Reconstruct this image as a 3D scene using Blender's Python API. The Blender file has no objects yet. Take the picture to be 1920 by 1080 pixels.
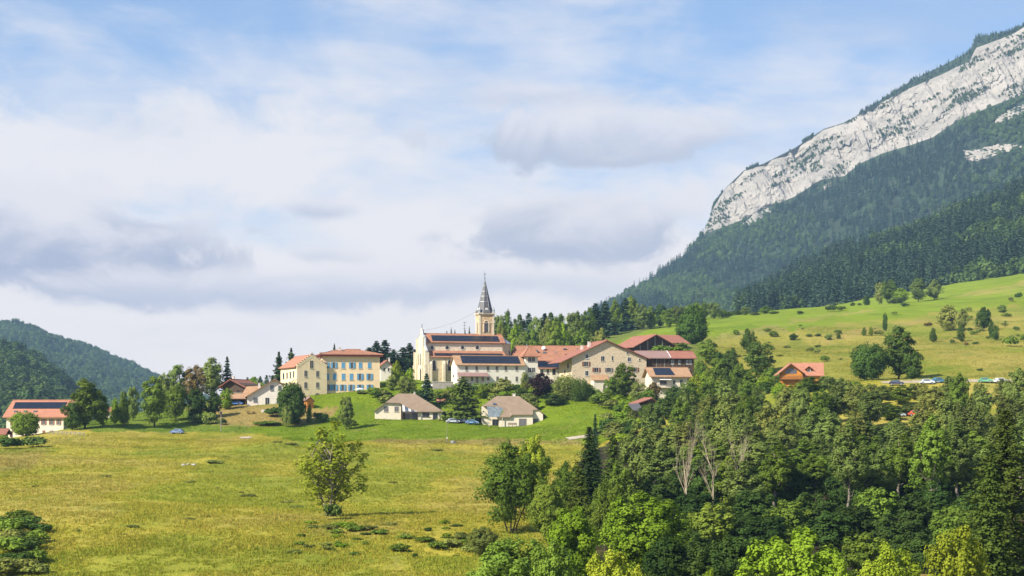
import bpy, math, random
import numpy as np
from mathutils import Vector, Matrix

S = bpy.context.scene
C = S.collection
R = math.radians
F, HY = 3000.0, 780.0            # focal length and horizon row of the 1920 x 1080 photograph

# ------------------------------------------------------------------ camera
cam = bpy.data.cameras.new('camera'); camo = bpy.data.objects.new('camera', cam); C.objects.link(camo)
cam.sensor_width = 36; cam.lens = F / 1920 * 36; cam.shift_y = (HY - 540) / 1920
cam.clip_start = 1; cam.clip_end = 20000
camo.location = (0, 0, 0); camo.rotation_euler = (R(90), 0, 0)
S.camera = camo

# ------------------------------------------------------------------ exposure, renderer
S.view_settings.view_transform = 'Standard'; S.view_settings.look = 'None'
S.view_settings.gamma = 1; S.view_settings.use_curve_mapping = False
EXPO = 0.95
S.view_settings.exposure = EXPO
S.render.engine = 'CYCLES'
S.cycles.max_bounces = 6; S.cycles.diffuse_bounces = 3; S.cycles.glossy_bounces = 2
S.cycles.transmission_bounces = 3; S.cycles.transparent_max_bounces = 6; S.cycles.volume_bounces = 0
S.cycles.use_denoising = True
S.cycles.caustics_reflective = False; S.cycles.caustics_refractive = False

# ------------------------------------------------------------------ sun
SUN_EL, SUN_BACK = 38.0, 36.0     # height, and degrees behind due left
sd = Vector((-math.cos(R(SUN_EL)) * math.cos(R(SUN_BACK)), -math.cos(R(SUN_EL)) * math.sin(R(SUN_BACK)), math.sin(R(SUN_EL))))
sun = bpy.data.lights.new('sun', 'SUN'); suno = bpy.data.objects.new('sun', sun); C.objects.link(suno)
sun.energy = 5.0; sun.angle = R(0.53); sun.color = (1.0, 0.93, 0.80)
suno.rotation_euler = sd.to_track_quat('Z', 'Y').to_euler(); suno.location = (-300, -200, 400)

# ------------------------------------------------------------------ world: sky and clouds
W = bpy.data.worlds.new('World'); S.world = W; W.use_nodes = True
nt = W.node_tree; nt.nodes.clear()
class NB:
    """small node builder"""
    def __init__(s, t): s.t = t
    def n(s, ty, **kw):
        o = s.t.nodes.new(ty)
        for k, v in kw.items(): setattr(o, k, v)
        return o
    def put(s, sock, v):
        if hasattr(v, 'is_output') or isinstance(v, bpy.types.NodeSocket): s.t.links.new(v, sock)
        else: sock.default_value = v
    def m(s, op, a, b=0.0, c=None, clamp=False):
        o = s.n('ShaderNodeMath', operation=op, use_clamp=clamp)
        s.put(o.inputs[0], a); s.put(o.inputs[1], b)
        if c is not None: s.put(o.inputs[2], c)
        return o.outputs[0]
    def ss(s, v, lo, hi, a=0.0, b=1.0):
        o = s.n('ShaderNodeMapRange', interpolation_type='SMOOTHSTEP')
        s.put(o.inputs['Value'], v); s.put(o.inputs['From Min'], lo); s.put(o.inputs['From Max'], hi)
        s.put(o.inputs['To Min'], a); s.put(o.inputs['To Max'], b)
        return o.outputs['Result']
    def xyz(s, x, y, z):
        o = s.n('ShaderNodeCombineXYZ'); s.put(o.inputs[0], x); s.put(o.inputs[1], y); s.put(o.inputs[2], z); return o.outputs[0]
    def noise(s, vec, scale, detail=4, rough=0.55, dist=0.0, col=False):
        o = s.n('ShaderNodeTexNoise')
        if vec is not None: s.put(o.inputs['Vector'], vec)
        s.put(o.inputs['Scale'], scale); s.put(o.inputs['Detail'], detail); s.put(o.inputs['Roughness'], rough); s.put(o.inputs['Distortion'], dist)
        return o.outputs['Color' if col else 'Fac']
    def mix(s, f, a, b, mode='MIX'):
        o = s.n('ShaderNodeMix', data_type='RGBA', blend_type=mode)
        s.put(o.inputs[0], f)
        for k, v in ((6, a), (7, b)):
            if isinstance(v, tuple): v = (*v, 1.0) if len(v) == 3 else v
            s.put(o.inputs[k], v)
        return o.outputs[2]
g = NB(nt)
tc = g.n('ShaderNodeTexCoord'); sep = g.n('ShaderNodeSeparateXYZ'); nt.links.new(tc.outputs['Generated'], sep.inputs[0])
DX, DY, DZ = sep.outputs
az = g.m('ARCTAN2', DX, DY)                   # direction of the sky: azimuth and elevation in radians
el = g.m('ARCSINE', DZ)
sky = g.n('ShaderNodeTexSky', sky_type='NISHITA', sun_disc=False)
sky.sun_elevation = R(SUN_EL); sky.sun_rotation = math.atan2(sd.x, sd.y); sky.altitude = 900
sky.air_density = 1.0; sky.dust_density = 0.6; sky.ozone_density = 2.0
K = 10.4 / (2 ** EXPO)                        # cloud brightness for a Background of strength 0.1
def sc3(c, k): return tuple(v * k for v in c)
def lin(r, gg, b):
    return tuple(((v / 255) / 12.92 if v / 255 <= 0.04045 else ((v / 255 + 0.055) / 1.055) ** 2.4) for v in (r, gg, b))
# wind-drawn noise fields
v1 = g.xyz(g.m('MULTIPLY', az, 4.6), g.m('MULTIPLY', el, 10.0), 3.7)
n1 = g.noise(v1, 1.5, 7, 0.56, 0.35)
v2 = g.xyz(g.m('MULTIPLY', az, 11.0), g.m('MULTIPLY', el, 17.0), 9.1)
n2 = g.noise(v2, 1.5, 8, 0.6, 0.6)
v3 = g.xyz(g.m('ADD', g.m('MULTIPLY', az, 5.0), g.m('MULTIPLY', el, 3.0)), g.m('MULTIPLY', el, 22.0), 1.3)
n3 = g.noise(v3, 1.6, 7, 0.58, 0.4)            # thin streaks
def bank(px, py, rx, ry, soft=0.5, warp=0.55, flat=1.0):
    """a cloud bank at an azimuth / elevation with a ragged edge"""
    a0 = math.atan((px - 960) / F); e0 = math.atan((HY - py) / F)
    dx = g.m('DIVIDE', g.m('SUBTRACT', az, a0), rx / F)
    dy = g.m('DIVIDE', g.m('SUBTRACT', el, e0), ry / F)
    d = g.m('SQRT', g.m('ADD', g.m('MULTIPLY', dx, dx), g.m('MULTIPLY', dy, dy)))
    d = g.m('ADD', d, g.m('MULTIPLY', g.m('SUBTRACT', n2, 0.5), -warp * 3.6))
    d = g.m('ADD', d, g.m('MULTIPLY', g.m('SUBTRACT', n1, 0.5), -warp))
    return g.ss(d, 1.0, 1.0 - soft), dy
blue = g.mix(0.55, sky.outputs['Color'], sc3(lin(140, 167, 213), K))
hz = g.ss(el, 0.13, 0.0)
low = g.mix(hz, blue, sc3(lin(205, 209, 226), K))
# high veil: thick low down and to the left, thin streaks towards the top
veil = g.ss(g.m('ADD', g.m('ADD', g.m('MULTIPLY', n1, 0.95), g.m('MULTIPLY', n3, 0.5)), g.m('MULTIPLY', g.m('SUBTRACT', 0.175, el), 2.2)), 0.46, 0.92)
b0, _ = bank(320, 320, 740, 205, 0.75, 0.45)
b0b, _ = bank(1200, 400, 760, 190, 0.9, 0.45)
cover = g.m('MAXIMUM', veil, g.m('MULTIPLY', g.m('MAXIMUM', b0, g.m('MULTIPLY', b0b, 0.9)), 1.0))
c = g.mix(g.m('MULTIPLY', cover, 0.98), low, sc3(lin(246, 239, 236), K))
# lilac grey cumulus, lit along the upper rim
def cumulus(c, px, py, rx, ry, s, dark=(186, 193, 213), soft=0.55, warp=0.5):
    f, dy = bank(px, py, rx, ry, soft, warp)
    tone = g.mix(g.ss(g.m('ADD', dy, g.m('MULTIPLY', g.m('SUBTRACT', n2, 0.5), 2.6)), -0.55, 0.75), sc3(lin(*dark), K), sc3(lin(238, 232, 233), K))
    return g.mix(g.m('MULTIPLY', f, s), c, tone)
c = cumulus(c, 120, 462, 380, 116, 0.95, (172, 177, 200), 0.42, 0.6)
c = cumulus(c, 420, 548, 560, 50, 0.8, (182, 189, 211), 0.8, 0.5)
c = cumulus(c, 592, 394, 84, 30, 0.6, (180, 184, 205), 0.6, 0.95)
c = cumulus(c, 478, 437, 48, 18, 0.7, (192, 195, 211), 0.8, 0.95)
c = cumulus(c, 600, 478, 110, 24, 0.6, (194, 197, 213), 0.9, 0.8)
c = cumulus(c, 1090, 258, 370, 76, 0.85, (188, 190, 205), 0.5, 0.75)
c = cumulus(c, 1010, 176, 200, 32, 0.6, (206, 206, 217), 0.9, 0.8)
c = cumulus(c, 1100, 424, 290, 92, 0.9, (180, 185, 204), 0.45, 0.6)
c = cumulus(c, 900, 528, 680, 52, 0.6, (186, 194, 214), 0.9, 0.6)
# the same kind of broken grey cloud over the rest of the sky
g1 = g.ss(g.noise(g.xyz(g.m('MULTIPLY', az, 2.4), g.m('MULTIPLY', el, 6.0), 21.0), 1.7, 6, 0.6, 0.4), 0.56, 0.72)
c = g.mix(g.m('MULTIPLY', g1, 0.28), c, sc3(lin(198, 203, 219), K))
bg = g.n('ShaderNodeBackground'); g.put(bg.inputs['Color'], c); bg.inputs['Strength'].default_value = 0.1
wo = g.n('ShaderNodeOutputWorld'); nt.links.new(bg.outputs[0], wo.inputs[0])

# ------------------------------------------------------------------ helpers: placing, noise, mesh building
def P(px, py, D): return np.array([(px - 960) / F * D, D, (HY - py) / F * D])
def _hash(i, j, k, s):
    h = (i.astype(np.int64) * 374761393 + j.astype(np.int64) * 668265263 + k.astype(np.int64) * 1274126177 + s * 974634777) & 0xffffffff
    h = ((h ^ (h >> 13)) * 1274126177) & 0xffffffff
    h = ((h ^ (h >> 16)) * 2246822519) & 0xffffffff
    return ((h ^ (h >> 15)) & 0xffff) / 65535.0
def vnoise(x, y, z=0.0, s=0):
    x, y, z = np.broadcast_arrays(np.asarray(x, float), np.asarray(y, float), np.asarray(z, float))
    i, j, k = np.floor(x), np.floor(y), np.floor(z)
    fx, fy, fz = x - i, y - j, z - k
    fx, fy, fz = (t * t * (3 - 2 * t) for t in (fx, fy, fz))
    r = 0
    for a in (0, 1):
        for b in (0, 1):
            for d in (0, 1):
                r = r + _hash(i + a, j + b, k + d, s) * (fx if a else 1 - fx) * (fy if b else 1 - fy) * (fz if d else 1 - fz)
    return r * 2 - 1
def fbm(x, y, z=0.0, o=4, s=0, g_=0.5):
    r, a = 0, 1.0
    for q in range(o):
        r = r + a * vnoise(np.asarray(x) * 2 ** q, np.asarray(y) * 2 ** q, np.asarray(z) * 2 ** q, s + q); a *= g_
    return r
def inpoly(x, y, poly):
    x = np.asarray(x, float); y = np.asarray(y, float); r = np.zeros(x.shape, bool)
    for (x0, y0), (x1, y1) in zip(poly, poly[1:] + poly[:1]):
        if y0 == y1: continue
        hit = ((y0 > y) != (y1 > y)) & (x < (x1 - x0) * (y - y0) / (y1 - y0) + x0)
        r ^= hit
    return r
def mesh_np(name, V, Fc, mat=None, attr=None, smooth=False):
    """V (n,3), Fc (m,k) with k = 3 or 4"""
    me = bpy.data.meshes.new(name)
    V = np.asarray(V, np.float32); Fc = np.asarray(Fc, np.int32); m, k = Fc.shape
    me.vertices.add(len(V)); me.vertices.foreach_set('co', V.ravel())
    me.loops.add(m * k); me.loops.foreach_set('vertex_index', Fc.ravel())
    me.polygons.add(m); me.polygons.foreach_set('loop_start', np.arange(m, dtype=np.int32) * k)
    try: me.polygons.foreach_set('loop_total', np.full(m, k, np.int32))
    except Exception: pass
    if smooth: me.polygons.foreach_set('use_smooth', np.ones(m, bool))
    me.update(calc_edges=True)
    for an, (ty, data) in (attr or {}).items():
        at = me.attributes.new(an, ty, 'POINT')
        if ty == 'FLOAT': at.data.foreach_set('value', np.asarray(data, np.float32).ravel())
        else: at.data.foreach_set('color', np.asarray(data, np.float32).ravel())
    if mat: me.materials.append(mat)
    me.validate()
    return me
def tag(o, label=None, cat=None, group=None, kind=None):
    for k, v in (('label', label), ('category', cat), ('group', group), ('kind', kind)):
        if v: o[k] = v
    return o
def link(name, me, parent=None, loc=None):
    o = bpy.data.objects.new(name, me); C.objects.link(o)
    if parent: o.parent = parent
    if loc is not None: o.location = loc
    return o
def empty(name, loc, rz=0.0):
    o = bpy.data.objects.new(name, None); C.objects.link(o); o.location = loc; o.rotation_euler = (0, 0, rz); o.empty_display_size = 0.5
    return o
class MB:
    """collects shapes into one mesh"""
    def __init__(s): s.v = []; s.f = []
    def add(s, vs, fs):
        b = len(s.v); s.v += [tuple(map(float, p)) for p in vs]; s.f += [tuple(i + b for i in f) for f in fs]; return s
    def box(s, x0, x1, y0, y1, z0, z1):
        return s.add([(x0, y0, z0), (x1, y0, z0), (x1, y1, z0), (x0, y1, z0), (x0, y0, z1), (x1, y0, z1), (x1, y1, z1), (x0, y1, z1)],
                     [(0, 3, 2, 1), (4, 5, 6, 7), (0, 1, 5, 4), (1, 2, 6, 5), (2, 3, 7, 6), (3, 0, 4, 7)])
    def ext(s, poly, d):
        """polygon of 3-D points extruded by the vector d"""
        n = len(poly); d = np.array(d, float); q = [np.array(p, float) for p in poly]
        return s.add(q + [p + d for p in q], [tuple(range(n))[::-1], tuple(range(n, 2 * n))] + [(i, (i + 1) % n, n + (i + 1) % n, n + i) for i in range(n)])
    def tube(s, pts, rad, n=6, cap=True):
        pts = [np.array(p, float) for p in pts]; b = len(s.v); m = len(pts)
        for i, p in enumerate(pts):
            t = pts[min(i + 1, m - 1)] - pts[max(i - 1, 0)]; t = t / (np.linalg.norm(t) + 1e-9)
            a = np.array([1.0, 0, 0]) if abs(t[0]) < 0.8 else np.array([0, 1.0, 0])
            u = np.cross(t, a); u /= np.linalg.norm(u); w = np.cross(t, u)
            for k in range(n):
                c_ = 2 * math.pi * k / n
                s.v.append(tuple(p + rad[i] * (math.cos(c_) * u + math.sin(c_) * w)))
        for i in range(m - 1):
            for k in range(n):
                k2 = (k + 1) % n
                s.f.append((b + i * n + k, b + i * n + k2, b + (i + 1) * n + k2, b + (i + 1) * n + k))
        if cap:
            s.f.append(tuple(b + k for k in range(n))[::-1]); s.f.append(tuple(b + (m - 1) * n + k for k in range(n)))
        return s
    def cyl(s, x, y, z0, z1, r0, r1=None, n=10): return s.tube([(x, y, z0), (x, y, z1)], [r0, r0 if r1 is None else r1], n)
    def mesh(s, name, mat, smooth=False):
        me = bpy.data.meshes.new(name); me.from_pydata(s.v, [], s.f); me.update()
        if mat: me.materials.append(mat)
        if smooth: me.polygons.foreach_set('use_smooth', np.ones(len(me.polygons), bool))
        return me
    def build(s, name, mat, parent=None, smooth=False): return link(name, s.mesh(name, mat, smooth), parent)

# ------------------------------------------------------------------ materials
MT = {}
def mat(name, col, rough=0.85, var=0.12, scale=1.5, bump=0.0, bscale=20.0, col2=None, f2=(0.5, 0.7), spec=0.3, stretch=(1, 1, 1), metal=0.0):
    """procedural surface: base colour with blotches, an optional second colour in patches, fine relief"""
    col = tuple(v * 0.84 for v in col); col2 = tuple(v * 0.84 for v in col2) if col2 else None
    m = bpy.data.materials.new(name); m.use_nodes = True; t = m.node_tree; b = t.nodes['Principled BSDF']; q = NB(t)
    co = q.n('ShaderNodeTexCoord').outputs['Object']
    mp = q.n('ShaderNodeMapping'); mp.inputs['Scale'].default_value = stretch; t.links.new(co, mp.inputs['Vector']); co = mp.outputs[0]
    n = q.noise(co, scale, 5, 0.6)
    cc = q.mix(q.ss(n, 0.3, 0.7), tuple(v * (1 - var) for v in col), tuple(min(1, v * (1 + var)) for v in col))
    if col2: cc = q.mix(q.ss(q.noise(co, scale * 0.6, 6, 0.65, 0.3), f2[0], f2[1]), cc, col2)
    q.put(b.inputs['Base Color'], cc); b.inputs['Roughness'].default_value = rough; b.inputs['Metallic'].default_value = metal
    b.inputs['Specular IOR Level'].default_value = spec
    if bump:
        bn = q.n('ShaderNodeBump'); bn.inputs['Strength'].default_value = bump; bn.inputs['Distance'].default_value = 0.05
        q.put(bn.inputs['Height'], q.noise(co, bscale, 4, 0.6)); t.links.new(bn.outputs[0], b.inputs['Normal'])
    MT[name] = m; return m
def tiles(name, col, col2, var=0.25, row=0.36, bump=0.6):
    """clay tile roof: courses across the slope and blotched firing colours"""
    m = bpy.data.materials.new(name); m.use_nodes = True; t = m.node_tree; b = t.nodes['Principled BSDF']; q = NB(t)
    co = q.n('ShaderNodeTexCoord').outputs['Object']; sp = q.n('ShaderNodeSeparateXYZ'); t.links.new(co, sp.inputs[0])
    n = q.noise(co, 0.55, 6, 0.65); n2_ = q.noise(co, 6.0, 3, 0.6)
    cc = q.mix(q.ss(n, 0.35, 0.68), col, col2)
    cc = q.mix(q.ss(n2_, 0.3, 0.75, 0, 0.55), cc, tuple(v * (1 - var) for v in col2))
    cc = q.mix(q.ss(q.noise(co, 1.7, 7, 0.7), 0.56, 0.74, 0, 0.6), cc, (0.15, 0.12, 0.08))
    q.put(b.inputs['Base Color'], cc); b.inputs['Roughness'].default_value = 0.9; b.inputs['Specular IOR Level'].default_value = 0.2
    h = q.m('ADD', q.m('FRACT', q.m('MULTIPLY', sp.outputs[2], 1 / row)), q.m('MULTIPLY', n2_, 0.8))
    bn = q.n('ShaderNodeBump'); bn.inputs['Strength'].default_value = bump; bn.inputs['Distance'].default_value = 0.06
    q.put(bn.inputs['Height'], h); t.links.new(bn.outputs[0], b.inputs['Normal'])
    MT[name] = m; return m
def leafmat(name, col, col2, hue=0.0, trans=0.24, var=0.4):
    """leaves: tint per clump (attribute), per object, and light coming through"""
    m = bpy.data.materials.new(name); m.use_nodes = True; t = m.node_tree; t.nodes.clear(); q = NB(t)
    at = q.n('ShaderNodeAttribute', attribute_name='tint'); oi = q.n('ShaderNodeObjectInfo')
    f = q.m('ADD', q.m('MULTIPLY', at.outputs['Fac'], 0.75), q.m('MULTIPLY', oi.outputs['Random'], 0.35), clamp=True)
    cc = q.mix(f, col, col2)
    hs = q.n('ShaderNodeHueSaturation'); q.put(hs.inputs['Color'], cc)
    q.put(hs.inputs['Value'], q.m('ADD', 1 - var * 0.5, q.m('MULTIPLY', oi.outputs['Random'], var)))
    hs.inputs['Saturation'].default_value = 1.0
    q.put(hs.inputs['Hue'], q.m('ADD', 0.5 + hue - 0.012, q.m('MULTIPLY', q.m('FRACT', q.m('MULTIPLY', oi.outputs['Random'], 7.3)), 0.024)))
    d = q.n('ShaderNodeBsdfDiffuse'); q.put(d.inputs['Color'], hs.outputs[0])
    tr = q.n('ShaderNodeBsdfTranslucent'); q.put(tr.inputs['Color'], q.mix(0.5, hs.outputs[0], tuple(min(1, v * 1.5) for v in col2)))
    mx = q.n('ShaderNodeMixShader'); mx.inputs[0].default_value = trans
    t.links.new(d.outputs[0], mx.inputs[1]); t.links.new(tr.outputs[0], mx.inputs[2])
    o = q.n('ShaderNodeOutputMaterial'); t.links.new(mx.outputs[0], o.inputs[0])
    MT[name] = m; return m
mat('stucco_white', (0.82, 0.76, 0.66), 0.9, 0.07, 0.8, 0.15, 30, (0.62, 0.57, 0.48), (0.58, 0.8))
mat('stucco_cream', (0.94, 0.76, 0.47), 0.9, 0.06, 0.6, 0.15, 30, (0.78, 0.62, 0.37), (0.55, 0.8))
mat('stucco_beige', (0.96, 0.73, 0.45), 0.9, 0.06, 0.6, 0.15, 30, (0.76, 0.56, 0.34), (0.5, 0.8))
mat('stucco_pale', (0.82, 0.72, 0.57), 0.9, 0.05, 0.8, 0.15, 30)
mat('church_stone', (0.72, 0.58, 0.38), 0.92, 0.12, 1.2, 0.4, 8, (0.48, 0.40, 0.28), (0.5, 0.72))
mat('church_stone_pale', (0.78, 0.67, 0.50), 0.92, 0.10, 1.0, 0.4, 8, (0.52, 0.45, 0.34), (0.55, 0.75))
mat('tower_stone', (0.66, 0.48, 0.28), 0.92, 0.18, 1.4, 0.6, 6, (0.42, 0.31, 0.19), (0.5, 0.7))
mat('rubble', (0.72, 0.58, 0.40), 0.95, 0.22, 2.6, 0.9, 7, (0.50, 0.40, 0.27), (0.52, 0.66))
mat('retaining_stone', (0.42, 0.38, 0.32), 0.95, 0.25, 1.6, 0.9, 5, (0.28, 0.26, 0.22), (0.5, 0.66))
tiles('tile_orange', (0.40, 0.185, 0.11), (0.30, 0.14, 0.085))
tiles('tile_red', (0.34, 0.145, 0.10), (0.27, 0.115, 0.08))
tiles('tile_salmon', (0.44, 0.20, 0.125), (0.37, 0.165, 0.105))
tiles('tile_brown', (0.285, 0.21, 0.15), (0.24, 0.175, 0.125))
tiles('tile_ochre', (0.42, 0.27, 0.155), (0.35, 0.20, 0.115))
tiles('tile_mauve', (0.26, 0.16, 0.14), (0.30, 0.19, 0.17))
mat('slate', (0.11, 0.105, 0.11), 0.55, 0.25, 2.5, 0.5, 12, (0.17, 0.14, 0.13), (0.5, 0.75), 0.4)
mat('zinc', (0.42, 0.44, 0.46), 0.5, 0.12, 0.8, 0.1, 10, (0.34, 0.35, 0.36), (0.5, 0.8), 0.5, (1, 1, 1), 0.4)
mat('metal_sheet', (0.17, 0.205, 0.225), 0.55, 0.25, 1.2, 0.1, 10, (0.26, 0.30, 0.32), (0.5, 0.7), 0.3)
mat('solar', (0.012, 0.015, 0.028), 0.28, 0.2, 0.7, spec=0.5)
mat('glass_dark', (0.018, 0.022, 0.028), 0.12, 0.2, 1.0, spec=0.5)
mat('glass_sky', (0.10, 0.13, 0.17), 0.08, 0.2, 1.0, spec=0.8)
mat('frame_white', (0.72, 0.70, 0.66), 0.6, 0.05, 2.0)
mat('frame_stone', (0.60, 0.55, 0.46), 0.8, 0.1, 2.0)
mat('shutter_blue', (0.13, 0.36, 0.60), 0.7, 0.10, 1.5, 0.2, 25, (0.19, 0.42, 0.62), (0.5, 0.7))
mat('shutter_brown', (0.26, 0.10, 0.06), 0.7, 0.12, 1.5, 0.2, 25)
mat('shutter_grey', (0.17, 0.16, 0.17), 0.7, 0.12, 1.5)
mat('wood_dark', (0.085, 0.055, 0.038), 0.85, 0.3, 1.2, 0.5, 12, (0.13, 0.085, 0.06), (0.5, 0.7), stretch=(3, 3, 0.4))
mat('wood_brown', (0.16, 0.085, 0.045), 0.8, 0.2, 1.5, 0.3, 12)
mat('wood_orange', (0.62, 0.26, 0.045), 0.65, 0.12, 1.0, 0.3, 12, (0.52, 0.20, 0.035), (0.5, 0.7), stretch=(0.4, 0.4, 4))
mat('wood_grey', (0.30, 0.27, 0.23), 0.9, 0.2, 1.5, 0.3, 12)
mat('fascia_red', (0.20, 0.045, 0.04), 0.7, 0.1, 1.0)
mat('fascia_dark', (0.09, 0.06, 0.05), 0.75, 0.1, 1.0)
mat('chimney_white', (0.70, 0.66, 0.60), 0.9, 0.1, 1.0, 0.2, 12)
mat('iron', (0.05, 0.05, 0.055), 0.5, 0.1, 1.0)
mat('white_paint', (0.80, 0.79, 0.76), 0.5, 0.04, 1.0)
mat('rust', (0.40, 0.14, 0.06), 0.8, 0.2, 1.0)
mat('rock_white', (0.44, 0.42, 0.38), 0.95, 0.15, 2.0, 0.6, 6)
mat('tyre', (0.02, 0.02, 0.02), 0.8)
mat('gravel', (0.48, 0.40, 0.30), 0.95, 0.15, 0.7, 0.3, 20)
mat('bark', (0.11, 0.085, 0.06), 0.95, 0.25, 2.0, 0.8, 10, (0.17, 0.15, 0.12), (0.5, 0.7), stretch=(2, 2, 0.5))
mat('bark_pale', (0.24, 0.205, 0.16), 0.95, 0.2, 2.0, 0.6, 10, (0.22, 0.18, 0.13), (0.5, 0.75), stretch=(2, 2, 0.5))
mat('bark_dead', (0.50, 0.41, 0.28), 0.95, 0.2, 1.5, 0.5, 10, (0.36, 0.29, 0.20), (0.5, 0.75), stretch=(2, 2, 0.5))
leafmat('leaf', (0.0650, 0.1200, 0.0187), (0.1875, 0.2562, 0.0350))
leafmat('leaf_dark', (0.0345, 0.0759, 0.0196), (0.1035, 0.1610, 0.0299))
leafmat('leaf_bright', (0.1058, 0.1840, 0.0138), (0.2587, 0.3450, 0.0299))
leafmat('leaf_yellow', (0.1562, 0.2188, 0.0163), (0.3313, 0.3875, 0.0375))
leafmat('leaf_olive', (0.1144, 0.1404, 0.0338), (0.2470, 0.2730, 0.0624))
leafmat('leaf_grey', (0.0832, 0.1300, 0.0312), (0.2145, 0.2665, 0.0624))
leafmat('leaf_copper', (0.024, 0.012, 0.014), (0.056, 0.030, 0.032))
leafmat('leaf_rust', (0.115, 0.080, 0.028), (0.195, 0.145, 0.048))
leafmat('needle', (0.022, 0.046, 0.015), (0.064, 0.102, 0.022), trans=0.12)
leafmat('needle_blue', (0.0253, 0.0552, 0.0287), (0.0667, 0.1173, 0.0529), trans=0.12)
leafmat('needle_light', (0.0288, 0.0558, 0.0117), (0.0990, 0.1314, 0.0216), trans=0.15)
leafmat('far_needle', (0.0189, 0.0441, 0.0315), (0.0630, 0.1029, 0.0546), trans=0.1, var=0.8)  # bluer than the near needles: distance haze is partly put into the colour
leafmat('far_leaf', (0.034, 0.070, 0.026), (0.096, 0.146, 0.040), trans=0.2, var=0.7)
leafmat('leaf_shade', (0.022, 0.050, 0.014), (0.066, 0.108, 0.022))  # understorey leaves: shade inside the wood is put into this darker colour
HAZE = 0.00007

# ------------------------------------------------------------------ terrain: a smooth sheet through surveyed points
CP = [(-300, 1100, 190), (0, 1075, 190), (500, 1080, 190), (960, 1085, 190), (1400, 1080, 195), (1900, 1085, 195), (2200, 1085, 195),
      (0, 970, 240), (0, 900, 310), (90, 838, 420), (-200, 850, 420), (620, 972, 250), (300, 925, 290), (300, 860, 380), (300, 822, 455), (332, 812, 475),
      (900, 1000, 230), (900, 920, 300), (900, 870, 370), (880, 828, 440), (870, 796, 487), (700, 787, 490), (760, 790, 488), (825, 792, 488), (915, 802, 483), (965, 803, 483), (1012, 802, 483), (760, 783, 505), (960, 790, 500),
      (620, 900, 320), (620, 830, 440), (620, 802, 480), (640, 770, 505), (660, 736, 530), (585, 742, 525), (470, 802, 478), (420, 805, 475), (490, 762, 510), (440, 757, 520), (560, 790, 490),
      (160, 800, 475), (60, 819, 480), (-200, 840, 480), (230, 800, 475), (300, 796, 485), (100, 812, 620), (300, 785, 620), (450, 760, 640), (20, 830, 800), (300, 800, 900),
      (800, 714, 562), (950, 716, 566), (860, 722, 545), (870, 766, 505), (990, 762, 505), (1000, 722, 548), (1060, 772, 490), (1100, 736, 535), (1200, 739, 538), (1150, 772, 488), (740, 722, 540), (780, 735, 525),
      (1010, 799, 481), (1070, 828, 430), (1070, 865, 370), (700, 712, 620), (900, 702, 620), (1000, 682, 680), (1150, 656, 700), (1220, 656, 600), (1260, 706, 555), (1297, 642, 640),
      (1190, 640, 720), (1250, 618, 820), (1350, 605, 900), (1500, 582, 1050), (1640, 574, 1100), (1780, 547, 1150), (1920, 520, 1200), (2150, 480, 1250),
      (1400, 655, 640), (1600, 640, 680), (1900, 600, 760), (1750, 640, 650), (1900, 660, 560), (2150, 640, 600), (1560, 702, 510), (1500, 725, 475), (1685, 713, 485), (1740, 716, 455), (1900, 716, 455),
      (1650, 776, 400), (1850, 776, 400), (2150, 776, 400), (1400, 742, 500), (1350, 776, 440), (1650, 882, 310), (1900, 900, 300), (1650, 1005, 235), (1250, 1005, 235), (1250, 882, 320), (1250, 802, 430), (1430, 792, 420),
      (1000, 642, 1000), (700, 735, 1000), (1400, 602, 1300), (1920, 514, 1320), (0, 825, 1300), (1000, 642, 1400), (700, 735, 1400), (2200, 470, 1400)]
XY, ZZ = [], []
for px, py, D in CP:
    p = P(px, py, D); XY.append(p[:2]); ZZ.append(p[2])
for x, y, z in [(-60, 100, -23), (0, 100, -23), (60, 100, -23), (-60, 30, -25), (60, 30, -25), (0, -60, -26), (-200, 60, -24), (200, 60, -24), (-300, 250, -22), (320, 220, -20), (-420, 700, -16), (520, 450, 12)]:
    XY.append(np.array([x, y], float)); ZZ.append(z)
XY = np.array(XY) / 100; ZZ = np.array(ZZ)
def _phi(r2): return 0.5 * r2 * np.log(r2 + 1e-12)
_n = len(XY)
_A = np.zeros((_n + 3, _n + 3)); _d2 = ((XY[:, None] - XY[None]) ** 2).sum(-1)
_A[:_n, :_n] = _phi(_d2) + np.eye(_n) * 0.002; _A[:_n, _n] = 1; _A[:_n, _n + 1:] = XY; _A[_n, :_n] = 1; _A[_n + 1:, :_n] = XY.T
_w = np.linalg.solve(_A, np.concatenate([ZZ, [0, 0, 0]]))
def ground(x, y, rough=True):
    x = np.atleast_1d(np.asarray(x, float)); y = np.atleast_1d(np.asarray(y, float)); out = np.empty(x.shape)
    for i in range(0, len(x), 20000):
        q = np.stack([x[i:i + 20000], y[i:i + 20000]], 1) / 100
        d2 = ((q[:, None] - XY[None]) ** 2).sum(-1)
        out[i:i + 20000] = _phi(d2) @ _w[:_n] + _w[_n] + q @ _w[_n + 1:]
    if rough:
        out += (0.22 * fbm(x / 9, y / 9, 0, 3, 5) + 1.3 * fbm(x / 60, y / 60, 0, 2, 8)) * (1 - 0.75 * np.exp(-((y - 510) / 60) ** 4))
        # the grassy mound with rocks and the bank below the lawn
        mx, my = (398 - 960) / F * 365, 365
        out += 1.3 * np.exp(-((x - mx) / 4.2) ** 2 - ((y - my) / 5) ** 2)
    return out
def gz(x, y): return float(ground([x], [y])[0])

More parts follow.
